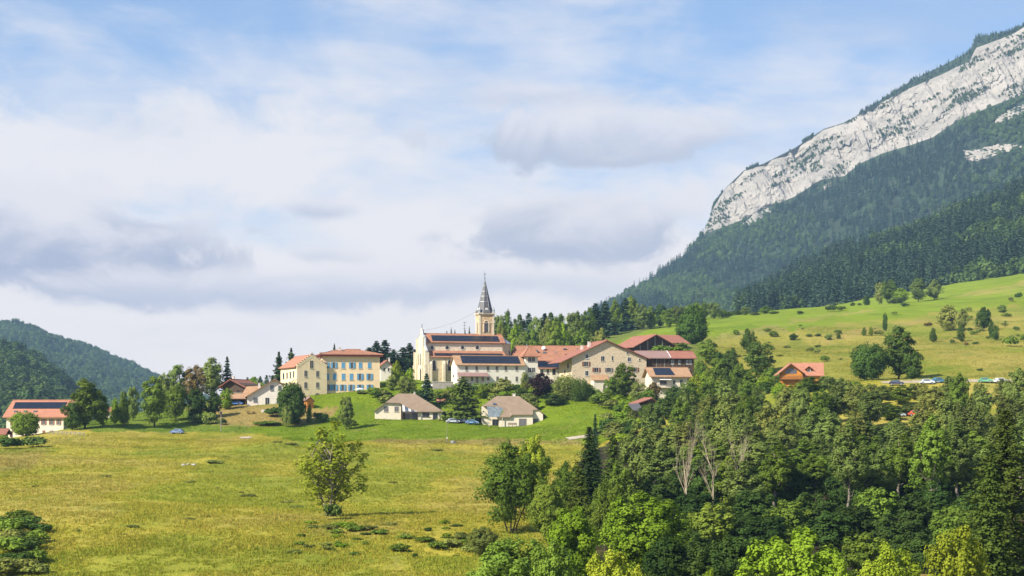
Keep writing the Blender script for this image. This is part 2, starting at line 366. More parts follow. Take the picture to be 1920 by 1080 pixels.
cols = np.concatenate([np.linspace(-1500, -120, 40), np.linspace(-110, 2030, 330), np.linspace(2040, 3400, 40)])
rows = np.concatenate([np.geomspace(12, 150, 24), np.geomspace(155, 620, 190), np.geomspace(626, 1450, 60)])
PXg, Dg = np.meshgrid(cols, rows)
gx, gy = ((PXg - 960) / F * Dg).ravel(), Dg.ravel()
gzv = ground(gx, gy); gpx = PXg.ravel(); gpy = HY - F * gzv / gy
jx = gpx + 7 * fbm(gx / 6, gy / 6, 0, 3, 31); jy = gpy + 3.0 * fbm(gx / 7, gy / 7, 0, 3, 41)
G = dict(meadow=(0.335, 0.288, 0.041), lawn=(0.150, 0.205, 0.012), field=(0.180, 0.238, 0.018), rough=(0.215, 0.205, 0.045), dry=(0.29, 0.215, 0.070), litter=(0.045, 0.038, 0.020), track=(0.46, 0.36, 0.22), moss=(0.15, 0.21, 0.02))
def cells(d): return np.tile(np.array(d), (len(gx), 1))
gcol = cells(G['meadow'])
def paint(poly, colr, dmin=0, dmax=9e9, a=1.0):
    global gcol
    m = inpoly(jx, jy, poly) & (gy > dmin) & (gy < dmax)
    gcol[m] = gcol[m] * (1 - a) + np.array(colr) * a
paint([(-900, 700), (3400, 700), (3400, 900), (1080, 900), (1080, 828), (-900, 700)], G['rough'], 470)
gcol[(gy > 520)] = (0.13, 0.16, 0.028)
paint([(556, 700), (1330, 700), (1210, 800), (1130, 832), (1060, 830), (560, 828), (470, 808), (470, 795), (560, 790)], G['lawn'], 420, 600)
paint([(120, 770), (460, 770), (470, 806), (330, 812), (120, 806)], (0.14, 0.19, 0.022), 440, 560)
paint([(400, 752), (560, 762), (640, 768), (630, 776), (560, 796), (430, 800), (395, 790)], G['dry'], 470, 560)
paint([(700, 821), (1080, 824), (1100, 834), (690, 830)], (0.27, 0.19, 0.07), 400, 470, 0.7)
paint([(1130, 660), (1330, 560), (2300, 400), (2300, 565), (1900, 575), (1700, 598), (1500, 622), (1330, 640)], G['field'], 560)
paint([(1330, 640), (1500, 616), (1700, 594), (1910, 572), (2300, 560), (2300, 730), (1300, 730)], (0.250, 0.230, 0.040), 480)
paint([(1545, 630), (1640, 612), (1750, 596), (1750, 602), (1650, 622), (1550, 642)], G['dry'], 480, a=0.7)
paint([(1300, 634), (1450, 610), (1480, 618), (1330, 645)], (0.24, 0.21, 0.06), 480, a=0.8)
paint([(1765, 560), (1920, 528), (2200, 480), (2200, 500), (1920, 545)], (0.25, 0.24, 0.05), 800, a=0.8)
paint([(1480, 600), (1640, 578), (1640, 584), (1480, 608)], (0.26, 0.24, 0.06), 700, a=0.7)
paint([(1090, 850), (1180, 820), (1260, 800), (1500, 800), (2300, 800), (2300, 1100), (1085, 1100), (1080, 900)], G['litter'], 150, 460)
paint([(1715, 1060), (1760, 1055), (1765, 1100), (1710, 1100)], G['dry'], 150, 300)
paint([(-100, 848), (95, 842), (60, 880), (-100, 900)], G['dry'], 300, 440, a=0.6)
_m = fbm(gx / 26, gy / 40, 0, 4, 301) + 0.35 * fbm(gx / 6, gy / 9, 0, 2, 302); _isM = (gy < 470) & (gcol[:, 2] > 0.03) & (gcol[:, 0] > 0.2) | (gy > 470) & (gx > 120) & (gcol[:, 0] > 0.2)
for _c, wz in (((0.150, 0.215, 0.018), np.clip((_m - 0.05) / 0.45, 0, 1)), ((0.360, 0.275, 0.080), np.clip((-_m - 0.18) / 0.5, 0, 1))):
    wz = (wz * 0.42 * _isM)[:, None]; gcol = gcol * (1 - wz) + np.array(_c) * wz
gcol *= (1 + 0.10 * fbm(gx / 30, gy / 30, 0, 3, 77))[:, None]
nr, nc = Dg.shape
ii = (np.arange(nr - 1)[:, None] * nc + np.arange(nc - 1)[None]).ravel()
GF = np.stack([ii, ii + 1, ii + nc + 1, ii + nc], 1)
def groundmat():
    m = bpy.data.materials.new('meadow_ground'); m.use_nodes = True; t = m.node_tree; b = t.nodes['Principled BSDF']; q = NB(t)
    at = q.n('ShaderNodeAttribute', attribute_name='gcol').outputs['Color']
    co = q.n('ShaderNodeTexCoord').outputs['Object']
    mp = q.n('ShaderNodeMapping'); mp.inputs['Scale'].default_value = (1, 0.55, 1); t.links.new(co, mp.inputs['Vector']); cs = mp.outputs[0]
    a1 = q.noise(cs, 0.06, 5, 0.65, 0.4); a2 = q.noise(cs, 0.35, 6, 0.7, 0.3); a3 = q.noise(cs, 1.7, 5, 0.7)
    c1 = q.mix(q.ss(a1, 0.48, 0.64, 0, 0.8), at, q.mix(0.62, at, (0.085, 0.150, 0.010)))
    c1 = q.mix(q.ss(q.noise(cs, 0.11, 6, 0.7, 0.5), 0.54, 0.70, 0, 0.6), c1, q.mix(0.6, c1, (0.27, 0.20, 0.075)))
    c1 = q.mix(q.ss(a2, 0.52, 0.72, 0, 0.40), c1, q.mix(1.0, c1, (0.52, 0.60, 0.5), 'MULTIPLY'))
    c1 = q.mix(q.ss(a2, 0.47, 0.30, 0, 0.5), c1, q.mix(1.0, c1, (1.30, 1.12, 1.1), 'MULTIPLY'))
    c1 = q.mix(q.ss(a3, 0.42, 0.72, 0, 0.55), c1, q.mix(1.0, c1, (0.50, 0.55, 0.45), 'MULTIPLY'))
    q.put(b.inputs['Base Color'], c1); b.inputs['Roughness'].default_value = 1.0; b.inputs['Specular IOR Level'].default_value = 0.05
    bn = q.n('ShaderNodeBump'); bn.inputs['Strength'].default_value = 0.9; bn.inputs['Distance'].default_value = 0.5
    q.put(bn.inputs['Height'], q.m('ADD', q.m('MULTIPLY', a3, 0.6), a2)); t.links.new(bn.outputs[0], b.inputs['Normal'])
    MT['meadow_ground'] = m; return m
groundmat()
c4 = np.concatenate([gcol, np.ones((len(gx), 1))], 1)
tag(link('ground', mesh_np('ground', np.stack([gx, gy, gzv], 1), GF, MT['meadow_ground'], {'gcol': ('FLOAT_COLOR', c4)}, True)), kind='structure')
lo = MB(); lo.add([(-3500, -550, -75), (3300, -550, -75), (3300, 4350, -75), (-3500, 4350, -75)], [(0, 1, 2, 3)])
mat('valley_floor', (0.10, 0.13, 0.03), 1.0, 0.3, 0.01)
tag(lo.build('valley_ground', MT['valley_floor']), kind='structure')

# ------------------------------------------------------------------ mountains: long strips of real hillside
def strip(px, rws, subs, amp, seed, matl, name, attr_fn=None, wob=1 / 260.0):
    """rws: list of (D array, py array) from the foot up and over; returns the vertex grid"""
    G3 = []
    for r, ((D0, y0), (D1, y1)) in enumerate(zip(rws, rws[1:])):
        k = subs[r]
        for i in range(k + (1 if r == len(rws) - 2 else 0)):
            t = i / k
            D = D0 + (D1 - D0) * t
            z = ((HY - y0) / F * D0) * (1 - t) + ((HY - y1) / F * D1) * t
            x = (px - 960) / F * D
            G3.append(np.stack([x, D, z], 1))
    G3 = np.array(G3)
    return G3
def grid_faces(nr, nc):
    i = (np.arange(nr - 1)[:, None] * nc + np.arange(nc - 1)[None]).ravel()
    return np.stack([i, i + 1, i + nc + 1, i + nc], 1)
def itp(px, pts):
    a = np.array(pts, float); return np.interp(px, a[:, 0], a[:, 1])
def forestfloor():
    return mat('forest_floor', (0.028, 0.045, 0.018), 1.0, 0.4, 0.02, 0.0)
forestfloor()
def rockmat():
    m = bpy.data.materials.new('limestone'); m.use_nodes = True; t = m.node_tree; b = t.nodes['Principled BSDF']; q = NB(t)
    co = q.n('ShaderNodeTexCoord').outputs['Object']
    mp = q.n('ShaderNodeMapping'); mp.inputs['Scale'].default_value = (1, 1, 2.2); mp.inputs['Rotation'].default_value = (0, R(22), 0); t.links.new(co, mp.inputs['Vector']); cs = mp.outputs[0]
    mp2 = q.n('ShaderNodeMapping'); mp2.inputs['Scale'].default_value = (2.6, 1.5, 0.5); mp2.inputs['Rotation'].default_value = (0, R(-14), 0); t.links.new(co, mp2.inputs['Vector'])
    a1 = q.noise(cs, 0.010, 8, 0.68, 0.3); a2 = q.noise(mp2.outputs[0], 0.012, 8, 0.7); a3 = q.noise(cs, 0.035, 6, 0.7)
    cc = q.mix(q.ss(a1, 0.36, 0.62), (0.245, 0.225, 0.200), (0.335, 0.305, 0.268))
    cc = q.mix(q.ss(a2, 0.54, 0.68, 0, 0.65), cc, (0.185, 0.176, 0.172))
    cc = q.mix(q.ss(a3, 0.58, 0.72, 0, 0.45), cc, (0.31, 0.262, 0.20))
    cc = q.mix(q.ss(q.noise(cs, 0.05, 6, 0.75), 0.60, 0.68, 0, 0.75), cc, (0.10, 0.12, 0.05))
    q.put(b.inputs['Base Color'], cc); b.inputs['Roughness'].default_value = 0.95; b.inputs['Specular IOR Level'].default_value = 0.1
    bn = q.n('ShaderNodeBump'); bn.inputs['Strength'].default_value = 1.0; bn.inputs['Distance'].default_value = 5.0
    q.put(bn.inputs['Height'], q.m('ADD', q.m('ADD', a1, a2), q.m('MULTIPLY', a3, 0.6))); t.links.new(bn.outputs[0], b.inputs['Normal'])
    MT['limestone'] = m; return m
rockmat()
SKY_R = [(500, 800), (800, 760), (950, 700), (1040, 640), (1100, 595), (1155, 560), (1211, 528), (1267, 490), (1305, 459), (1314, 441), (1322, 430), (1339, 385), (1361, 352), (1394, 320), (1433, 306), (1489, 278), (1544, 242), (1589, 228), (1656, 184), (1711, 150), (1767, 123), (1818, 96), (1830, 70), (1878, 62), (1900, 56), (1920, 46), (2100, -40), (2300, -60), (3000, -60)]
BASE_R = [(500, 801), (800, 761), (950, 701), (1040, 641), (1100, 596), (1155, 561), (1211, 529), (1267, 491), (1305, 460), (1314, 443), (1344, 430), (1389, 413), (1433, 391), (1489, 369), (1539, 337), (1583, 330), (1611, 307), (1656, 287), (1711, 271), (1750, 257), (1794, 226), (1867, 196), (1920, 176), (2100, 110), (2400, 20), (3000, -20)]
BELT = [(500, 0.3), (700, 0.3), (1310, 0.3), (1330, 1.2), (1620, 1.6), (1660, 7), (1720, 14), (1790, 17), (1830, 20), (1880, 10), (1920, 5), (3000, 8)]
mpx = np.concatenate([np.linspace(500, 1290, 80), np.linspace(1294, 1960, 430), np.linspace(1970, 2300, 30)])
ysky = itp(mpx, SKY_R); ybase = itp(mpx, BASE_R); ytop = np.minimum(ysky + itp(mpx, BELT), ybase - 0.3)
Dm = 3250 + (1920 - mpx) * 0.55
Dbase = Dm; Dtop = Dm + 60 + 1.1 * (ybase - ytop); Dsky = Dtop + 14 + 5.0 * (ytop - ysky)
foot = np.maximum(640.0, ybase + 45)
# lower slope
M1 = strip(mpx, [(np.full(len(mpx), 2050.0), foot + 20), (Dbase - 600, np.minimum(foot - 20, ybase * 0.45 + (foot - 20) * 0.55 + 10)), (Dbase, ybase)], [30, 40], 0, 1, None, '')
nz = fbm(M1[..., 0] / 260, M1[..., 1] / 260, M1[..., 2] / 260, 4, 3)
tt = np.linspace(0, 1, M1.shape[0])[:, None]
M1[..., 2] += 26 * nz * (np.sin(math.pi * tt) ** 0.7)
M1[..., 1] += 30 * nz * (np.sin(math.pi * tt) ** 0.7)
# cliff: ledges along the strata, gullies across
M2 = strip(mpx, [(Dbase, ybase + 1.5), (Dtop, ytop)], [110], 0, 1, None, '')
tq = np.linspace(0, 1, M2.shape[0])[:, None] * np.ones((1, len(mpx)))
spx = np.ones((M2.shape[0], 1)) * mpx[None]
hgt = (ybase - ytop)[None] * tq                     # rows above the cliff foot, in strata coordinates
env = np.clip(np.sin(math.pi * tq), 0, 1) ** 0.45 * np.clip((spx - 1312) / 40, 0, 1)
led = fbm(spx / 120, hgt / 9, 0, 4, 11, 0.55); gul = fbm((spx + hgt * 0.55) / 20, hgt / 90, 0, 5, 12, 0.6); big = fbm((spx + hgt * 0.4) / 95, hgt / 70, 0, 3, 15)
fine = fbm(spx / 6, hgt / 5, 0, 3, 19, 0.6)
off = env * (9 * led + 19 * gul + 28 * big + 9 * fine)
M2[..., 1] += off
M2[..., 2] += env * (6 * led + 8 * fine)
M3 = strip(mpx, [(Dtop, ytop), (Dsky, ysky), (Dsky + 250, ysky + 25)], [10, 6], 0, 1, None, '')
M3[1:10, :, 1] += 6 * fbm(M3[1:10, :, 0] / 40, M3[1:10, :, 2] / 40, 0, 3, 22)
root_m = empty('mountain', (0, 0, 0)); tag(root_m, kind='structure')
for nm, M_, ml in (('forest_slope', M1, 'forest_floor'), ('cliff', M2, 'limestone'), ('summit', M3, 'forest_floor')):
    me = mesh_np(nm, M_.reshape(-1, 3), grid_faces(*M_.shape[:2]), MT[ml], None, nm != 'cliff')
    link(nm, me, root_m)
# scree patches that break the forest
SCREE = [[(1800, 283), (1860, 272), (1905, 266), (1925, 276), (1880, 290), (1850, 300), (1815, 306)], [(1855, 232), (1890, 205), (1925, 190), (1925, 212), (1890, 226), (1862, 238)],
         [(1383, 426), (1410, 402), (1440, 388), (1448, 400), (1420, 416), (1390, 432)], [(1540, 352), (1556, 340), (1562, 346), (1546, 360)]]
m1px = 960 + F * M1[..., 0] / M1[..., 1]; m1py = HY - F * M1[..., 2] / M1[..., 1]
SV, SF = [], []
fm = grid_faces(*M1.shape[:2]); fl = M1.reshape(-1, 3); fpx = m1px.ravel(); fpy = m1py.ravel()
def surf_sampler(M_):
    """area-weighted random points on a vertex grid"""
    v = M_.reshape(-1, 3); f = grid_faces(*M_.shape[:2])
    a = v[f[:, 0]]; b = v[f[:, 1]]; c_ = v[f[:, 2]]; d = v[f[:, 3]]
    ar = 0.5 * np.linalg.norm(np.cross(c_ - a, d - b), axis=1)
    def go(n, rng, wt=None):
        w = ar if wt is None else ar * wt
        k = rng.choice(len(f), n, p=w / w.sum()); u = rng.random((n, 1)); t = rng.random((n, 1))
        return (a[k] * (1 - u) + b[k] * u) * (1 - t) + (d[k] * (1 - u) + c_[k] * u) * t
    return go
for q_, poly in enumerate(SCREE):
    xs = np.array([p[0] for p in poly]); ys = np.array([p[1] for p in poly])
    gx_, gy_ = np.meshgrid(np.linspace(xs.min() - 4, xs.max() + 4, 34), np.linspace(ys.min() - 3, ys.max() + 3, 20))
    # lift each patch onto the slope by the nearest hillside point
    vs = []
    for a_, b_ in zip(gx_.ravel(), gy_.ravel()):
        k = np.argmin((fpx - a_) ** 2 + (fpy - b_) ** 2 + (fl[:, 1] < 2300) * 1e6)
        D = fl[k, 1] - 2
        vs.append(P(a_, b_, D))
    vs = np.array(vs); keep = inpoly(gx_.ravel() + 3 * fbm(gx_.ravel() / 6, gy_.ravel() / 6, 0, 2, 50), gy_.ravel() + 2 * fbm(gx_.ravel() / 6, gy_.ravel() / 5, 0, 2, 51), poly)
    ff = grid_faces(*gx_.shape); ff = ff[keep[ff].all(1)]
    vs[:, 1] += 6 * fbm(vs[:, 0] / 14, vs[:, 2] / 14, 0, 3, 5)
    if len(ff): link('scree', mesh_np('scree', vs, ff, MT['limestone']), root_m)

# nearer dark wooded hill
HILL = [(1100, 660), (1300, 610), (1389, 578), (1411, 566), (1489, 527), (1544, 500), (1656, 457), (1767, 418), (1878, 374), (1920, 348), (2100, 270), (2400, 180), (3000, 100)]
HFOOT = [(1100, 662), (1300, 612), (1389, 596), (1500, 584), (1640, 574), (1780, 549), (1920, 522), (2100, 480), (2400, 420), (3000, 330)]
hpx = np.linspace(1100, 3000, 160)
hs = itp(hpx, HILL); hf = itp(hpx, HFOOT)
Dh = 1950 + 0 * hpx
H1 = strip(hpx, [(np.full(len(hpx), 1250.0), hf + 14), (np.full(len(hpx), 1340.0), hf + 1), (Dh, hs), (Dh + 300, hs + 40)], [4, 40, 6], 0, 1, None, '')
H1[4:, :, 2] += 7 * fbm(H1[4:, :, 0] / 120, H1[4:, :, 1] / 120, 0, 3, 61)
tag(link('wooded_hill', mesh_np('wooded_hill', H1.reshape(-1, 3), grid_faces(*H1.shape[:2]), MT['forest_floor'], None, True)), kind='structure')
# hills beyond the valley on the other side
LB = [(-1200, 560), (-500, 590), (-150, 606), (0, 612), (25, 609), (42, 612), (69, 620), (97, 634), (139, 646), (180, 659), (208, 673), (250, 691), (283, 706), (360, 738), (470, 775), (600, 800)]
LFR = [(-1200, 600), (-500, 620), (-100, 638), (0, 650), (28, 657), (70, 677), (119, 712), (139, 739), (165, 770), (260, 800), (600, 830)]
lpx = np.linspace(-1200, 600, 170)
HB = strip(lpx, [(np.full(len(lpx), 2400.0), np.full(len(lpx), 800.0)), (np.full(len(lpx), 3900.0), itp(lpx, LB) + 3), (np.full(len(lpx), 4150.0), itp(lpx, LB) + 40)], [46, 6], 0, 1, None, '')
HB[4:46, :, 2] += 9 * fbm(HB[4:46, :, 0] / 150, HB[4:46, :, 1] / 150, 0, 3, 66)
tag(link('far_hill', mesh_np('far_hill', HB.reshape(-1, 3), grid_faces(*HB.shape[:2]), MT['forest_floor'], None, True)), kind='structure')
HC = strip(lpx, [(np.full(len(lpx), 1100.0), np.full(len(lpx), 840.0)), (np.full(len(lpx), 1900.0), itp(lpx, LFR) + 4), (np.full(len(lpx), 2100.0), itp(lpx, LFR) + 60)], [40, 6], 0, 1, None, '')
HC[4:40, :, 2] += 6 * fbm(HC[4:40, :, 0] / 90, HC[4:40, :, 1] / 90, 0, 3, 67)
tag(link('valley_spur_hill', mesh_np('valley_spur_hill', HC.reshape(-1, 3), grid_faces(*HC.shape[:2]), MT['forest_floor'], None, True)), kind='structure')

# ------------------------------------------------------------------ trees: makers for trunk and crown meshes
def cards(pos, nrm, size, rng, asp=1.0):
    n = len(pos); nrm = nrm / (np.linalg.norm(nrm, axis=1, keepdims=True) + 1e-9)
    a = rng.normal(size=(n, 3)); u = np.cross(nrm, a); u /= np.linalg.norm(u, axis=1, keepdims=True) + 1e-9; w = np.cross(nrm, u)
    s = np.asarray(size).reshape(-1, 1) * 0.5
    V = np.stack([pos - u * s * asp, pos - w * s * 0.8 + nrm * s * 0.25, pos + u * s * asp, pos + w * s * 0.8 + nrm * s * 0.2], 1).reshape(-1, 3)
    return V, np.arange(n * 4).reshape(n, 4)
def unit(rng, n):
    v = rng.normal(size=(n, 3)); return v / np.linalg.norm(v, axis=1, keepdims=True)
PROF = {'round': lambda t: np.sqrt(np.clip(1 - (2 * t - 1) ** 2, 0, 1)) ** 0.85,
        'egg': lambda t: np.sin(math.pi * np.clip(t, 0, 1) ** 0.62) ** 0.75,
        'top': lambda t: np.sin(math.pi * np.clip(t, 0, 1) ** 1.35) ** 0.7,
        'column': lambda t: np.clip(np.minimum(t * 5 + 0.35, (1 - t) * 2.2), 0, 1) ** 0.6,
        'cone': lambda t: np.clip((1 - t) * 1.25, 0, 1) ** 0.8 * np.clip(t * 6 + 0.3, 0, 1),
        'low': lambda t: np.sqrt(np.clip(1 - t ** 2, 0, 1))}
def broadleaf(seed, H=12.0, Wd=8.0, cb=0.2, ncl=60, nper=120, leaf=0.42, shape='egg', leafm='leaf', bark='bark', rc=0.15, stems=1, droop=0.0, sparse=0.0, limbs=14, flat=0.95, core=0.3, plumes=0, lobes=1.0):
    rng = np.random.default_rng(seed)
    tg = np.linspace(0.01, 0.99, 99); pw = PROF[shape](tg) ** 1.4 + 0.04; t = np.interp((np.arange(ncl) + rng.random(ncl)) / ncl, np.cumsum(pw) / pw.sum(), tg)
    ang = rng.random(ncl) * 1.2 + np.arange(ncl) * 2.399
    rr = PROF[shape](t) * (core + (1 - core) * rng.random(ncl) ** 0.6) * Wd / 2 * (1 - rc)
    lean = rng.normal(0, 0.03, 2) * H
    wob = 1 + lobes * ((1 + 0.20 * np.sin(ang * 2 + seed + 4 * t) + 0.17 * np.sin(ang * 3 + seed * 2 - 7 * t)) * np.where(rng.random(ncl) < .22, 1.16, 0.97) - 1)
    cx = rr * np.cos(ang) * wob + lean[0] * t; cy = rr * np.sin(ang) * wob + lean[1] * t; cz = H * (cb + (1 - cb) * (0.03 + 0.91 * t))
    cen = np.stack([cx, cy, cz], 1); crad = Wd * rc * (0.6 + 0.75 * rng.random(ncl))
    if plumes:                                    # several leaders, each with its own upright plume of foliage
        j = np.arange(plumes); fr = np.sqrt((j + 0.15) / plumes); pr_ = fr * Wd * 0.36 * (0.8 + 0.4 * rng.random(plumes)); pa = j * 2.399 + seed
        ph = H * np.clip(1 - 0.36 * fr ** 1.6 * (0.35 + 0.9 * rng.random(plumes)), 0.5, 1); ph[0] = H
        pb = cb + (0.02 + 0.28 * rng.random(plumes)) * (1 - cb) * (fr > 0.3); prad = Wd * (0.17 + 0.08 * rng.random(plumes))
        wt = (ph - pb * H) * prad ** 1.5; jj = rng.choice(plumes, ncl, p=wt / wt.sum()); tv = np.clip(rng.random(ncl), 0, 1)
        z0_ = pb[jj] * H; cz = z0_ + (ph[jj] - z0_) * (0.06 + 0.90 * tv); rl = prad[jj] * np.clip(np.sin(math.pi * np.clip(tv, 0.02, 0.98) ** 0.75), 0.05, 1) ** 0.6 * rng.random(ncl) ** 0.5
        la = rng.random(ncl) * 6.283; lean_ = 0.5 + 0.6 * (cz / H)
        cen = np.stack([np.cos(pa[jj]) * pr_[jj] * lean_ + rl * np.cos(la), np.sin(pa[jj]) * pr_[jj] * lean_ + rl * np.sin(la), cz], 1)
        crad = Wd * rc * (0.5 + 0.8 * rng.random(ncl)) * (1.05 - 0.35 * tv); rr = np.hypot(cen[:, 0], cen[:, 1])
    k = np.repeat(np.arange(ncl), nper); n = len(k)
    d = unit(rng, n); d[:, 2] = np.abs(d[:, 2]) * 0.35 + d[:, 2] * 0.75; d /= np.linalg.norm(d, axis=1, keepdims=True)
    sh = (0.30 + 0.78 * rng.random(n) ** 0.5)
    pos = cen[k] + d * (crad[k] * sh)[:, None] * np.array([1.0, 1.0, flat])
    if droop:
        hang = rng.random(n) ** 1.3 * droop * H * (0.5 + 0.5 * (rr / (Wd / 2)))[k]
        pos[:, 2] -= hang; pos[:, 2] = np.maximum(pos[:, 2], 0.25 + 0.3 * rng.random(n))
    if sparse:
        kp = rng.random(n) > sparse; pos, d, k = pos[kp], d[kp], k[kp]; n = len(k)
    ctr = np.array([0, 0, H * (cb + (1 - cb) * 0.45)]); outw = pos - ctr; outw /= np.linalg.norm(outw, axis=1, keepdims=True) + 1e-6
    nm = 0.8 * d + 0.7 * outw + 0.62 * unit(rng, n) + np.array([0, 0, 0.25])
    if droop: nm = d * np.array([1, 1, 0.15]) + 0.5 * unit(rng, n)
    V, Fc = cards(pos, nm, leaf * (0.65 + 0.7 * rng.random(n)), rng, 1.0)
    tint = np.clip(rng.random(ncl)[k] * 0.6 + rng.random(n) * 0.35 + 0.15 * (pos[:, 2] / H), 0, 1)
    crown = mesh_np('crown', V, Fc, MT[leafm], {'tint': ('FLOAT', np.repeat(tint, 4))})
    mb = MB(); r0 = max(0.10, 0.0145 * H)
    tops = []
    for s_ in range(stems):
        a_ = 2 * math.pi * s_ / stems + seed; sp = (0.10 * Wd if stems > 1 else 0.0)
        pts = []; m = 6
        for i in range(m + 1):
            f = i / m; hh = f * H * (0.86 if stems == 1 else 0.74)
            o = sp * (0.25 + 2.6 * f) if stems > 1 else 0
            pts.append((math.cos(a_) * o + lean[0] * f + rng.normal(0, 0.012) * H * (f > 0), math.sin(a_) * o + lean[1] * f + rng.normal(0, 0.012) * H * (f > 0), hh - (0.5 if i == 0 else 0)))
        mb.tube(pts, [r0 / (stems ** 0.4) * (1.25 if i == 0 else 1) * (1 - 0.86 * (i / m)) for i in range(m + 1)], 7)
        tops.append(pts)
    for i in rng.permutation(ncl)[:limbs]:
        pts = tops[i % stems]; c_ = cen[i]
        h0 = max(H * cb * 0.75, min(c_[2] * 0.72, H * 0.7)); j = max(1, min(5, int(h0 / (pts[-1][2] + 1e-6) * 6)))
        f = (h0 - pts[j][2]) / (pts[j + 1][2] - pts[j][2] + 1e-6); f = min(max(f, 0), 1); p0 = np.array(pts[j]) * (1 - f) + np.array(pts[j + 1]) * f
        mid = (p0 + c_) / 2 + np.array([0, 0, -0.05 * H * rng.random()]); rb = r0 * 0.34
        mb.tube([p0, mid, c_], [rb, rb * 0.65, rb * 0.25], 5, False)
    return dict(H=H, W=Wd, crown=crown, trunk=mb.mesh('trunk', MT[bark], True))
def conifer(seed, H=20.0, Rd=4.0, cb=0.04, tiers=26, nb=9, seg=5, card=1.0, leafm='needle', bark='bark', irr=0.18, droop=0.25, thick=2, trunk=True):
    rng = np.random.default_rng(seed); pos, nm, sz, tn = [], [], [], []
    for i in range(tiers):
        t = (i + rng.random() * 0.6) / tiers; z = H * (cb + (1 - cb) * t ** 0.92)
        Lb = Rd * (1 - t) ** 0.85 * (1 + rng.normal(0, irr)) + 0.012 * H
        m = max(4, int(nb * (0.55 + 0.6 * (1 - t))))
        for b_ in range(m):
            a = 2 * math.pi * (b_ + rng.random() * 0.8) / m + i * 1.3; L = Lb * (0.72 + 0.5 * rng.random()); tt = rng.random()
            for s_ in range(seg):
                f = (s_ + 0.4 + 0.6 * rng.random()) / seg
                for q in range(thick):
                    r = L * f; sw = rng.normal(0, 0.12) * L * f
                    p = [math.cos(a) * r - math.sin(a) * sw, math.sin(a) * r + math.cos(a) * sw, z - droop * L * f ** 1.4 + 0.10 * L * f ** 3 + rng.normal(0, 0.015) * H * 0.4]
                    pos.append(p); nm.append([math.cos(a) * 0.45 + rng.normal(0, .35), math.sin(a) * 0.45 + rng.normal(0, .35), 0.9]); sz.append(card * (0.6 + 0.6 * rng.random()) * (0.55 + 0.6 * (1 - t))); tn.append(0.55 * tt + 0.35 * f + 0.1 * rng.random())
    pos.append([0, 0, H * 0.985]); nm.append([1, 0, .3]); sz.append(card * 0.6); tn.append(0.5)
    V, Fc = cards(np.array(pos), np.array(nm), np.array(sz), rng, 1.0)
    V[:, 2] = np.minimum(V[:, 2], H)
    crown = mesh_np('crown', V, Fc, MT[leafm], {'tint': ('FLOAT', np.repeat(np.clip(tn, 0, 1), 4))})
    tr = None
    if trunk:
        mb = MB(); r0 = 0.016 * H; mb.tube([(0, 0, -0.5), (0, 0, H * 0.5), (0, 0, H * 0.97)], [r0 * 1.2, r0 * 0.6, r0 * 0.08], 7); tr = mb.mesh('trunk', MT[bark], True)
    return dict(H=H, W=Rd * 2, crown=crown, trunk=tr)
def bare_tree(seed, H=18.0, spread=0.22):
    rng = np.random.default_rng(seed); tb, br = MB(), MB()
    def grow(mb, p, d, L, r, dep):
        pts = [np.array(p)]; q = np.array(p, float); dd = np.array(d, float)
        for i in range(4):
            dd = dd + rng.normal(0, 0.08, 3) + np.array([0, 0, 0.10]); dd /= np.linalg.norm(dd); q = q + dd * L / 4; pts.append(q.copy())
        mb.tube(pts, [r * (1 - 0.17 * i) for i in range(5)], 6 if dep < 2 else 4, False)
        if dep >= 4: return
        for k in range({0: 5, 1: 4, 2: 4, 3: 2}[dep]):
            i = int(rng.integers(1, 5)) if dep else int(rng.integers(2, 5)); a = rng.random() * 2 * math.pi
            side = np.array([math.cos(a), math.sin(a), 0.0]); nd = dd * (0.95) + side * (spread * (2.2 if dep < 2 else 2.6)) + np.array([0, 0, 0.2]); nd /= np.linalg.norm(nd)
            grow(br, pts[i], nd, L * (0.52 + 0.2 * rng.random()), r * 0.54 * (1 - 0.1 * i), dep + 1)
    grow(tb, (0, 0, -0.5), (rng.normal(0, .03), rng.normal(0, .03), 1), H * 0.58, 0.017 * H, 0)
    v = np.array(br.v); k = H / v[:, 2].max()
    for mb in (tb, br): mb.v = [tuple(np.array(q) * k) for q in mb.v]
    w = max(np.ptp(v[:, 0]), np.ptp(v[:, 1])) * k
    return dict(H=H, W=w, trunk=tb.mesh('trunk', MT['bark_dead'], True), crown=br.mesh('crown', MT['bark_dead'], True))
def shrubmesh(seed, Wd=3.0, H=1.6, leafm='leaf_dark', ncl=16, nper=70, leaf=0.28):
    rng = np.random.default_rng(seed); ang = rng.random(ncl) * 6.283; r = rng.random(ncl) ** 0.6 * Wd * 0.36
    cen = np.stack([np.cos(ang) * r, np.sin(ang) * r, H * (0.2 + 0.5 * rng.random(ncl) * (1 - (r / (Wd * 0.5)) ** 2))], 1)
    k = np.repeat(np.arange(ncl), nper); n = len(k); d = unit(rng, n); d[:, 2] = np.abs(d[:, 2])
    pos = cen[k] + d * np.array([Wd * 0.17, Wd * 0.17, H * 0.34]) * (0.5 + 0.6 * rng.random((n, 1)))
    V, Fc = cards(pos, d + 0.7 * unit(rng, n) + np.array([0, 0, .3]), leaf * (0.6 + 0.8 * rng.random(n)), rng)
    tint = np.clip(0.6 * rng.random(ncl)[k] + 0.4 * rng.random(n), 0, 1)
    return dict(H=H, W=Wd, mesh=mesh_np('shrub', V, Fc, MT[leafm], {'tint': ('FLOAT', np.repeat(tint, 4))}))

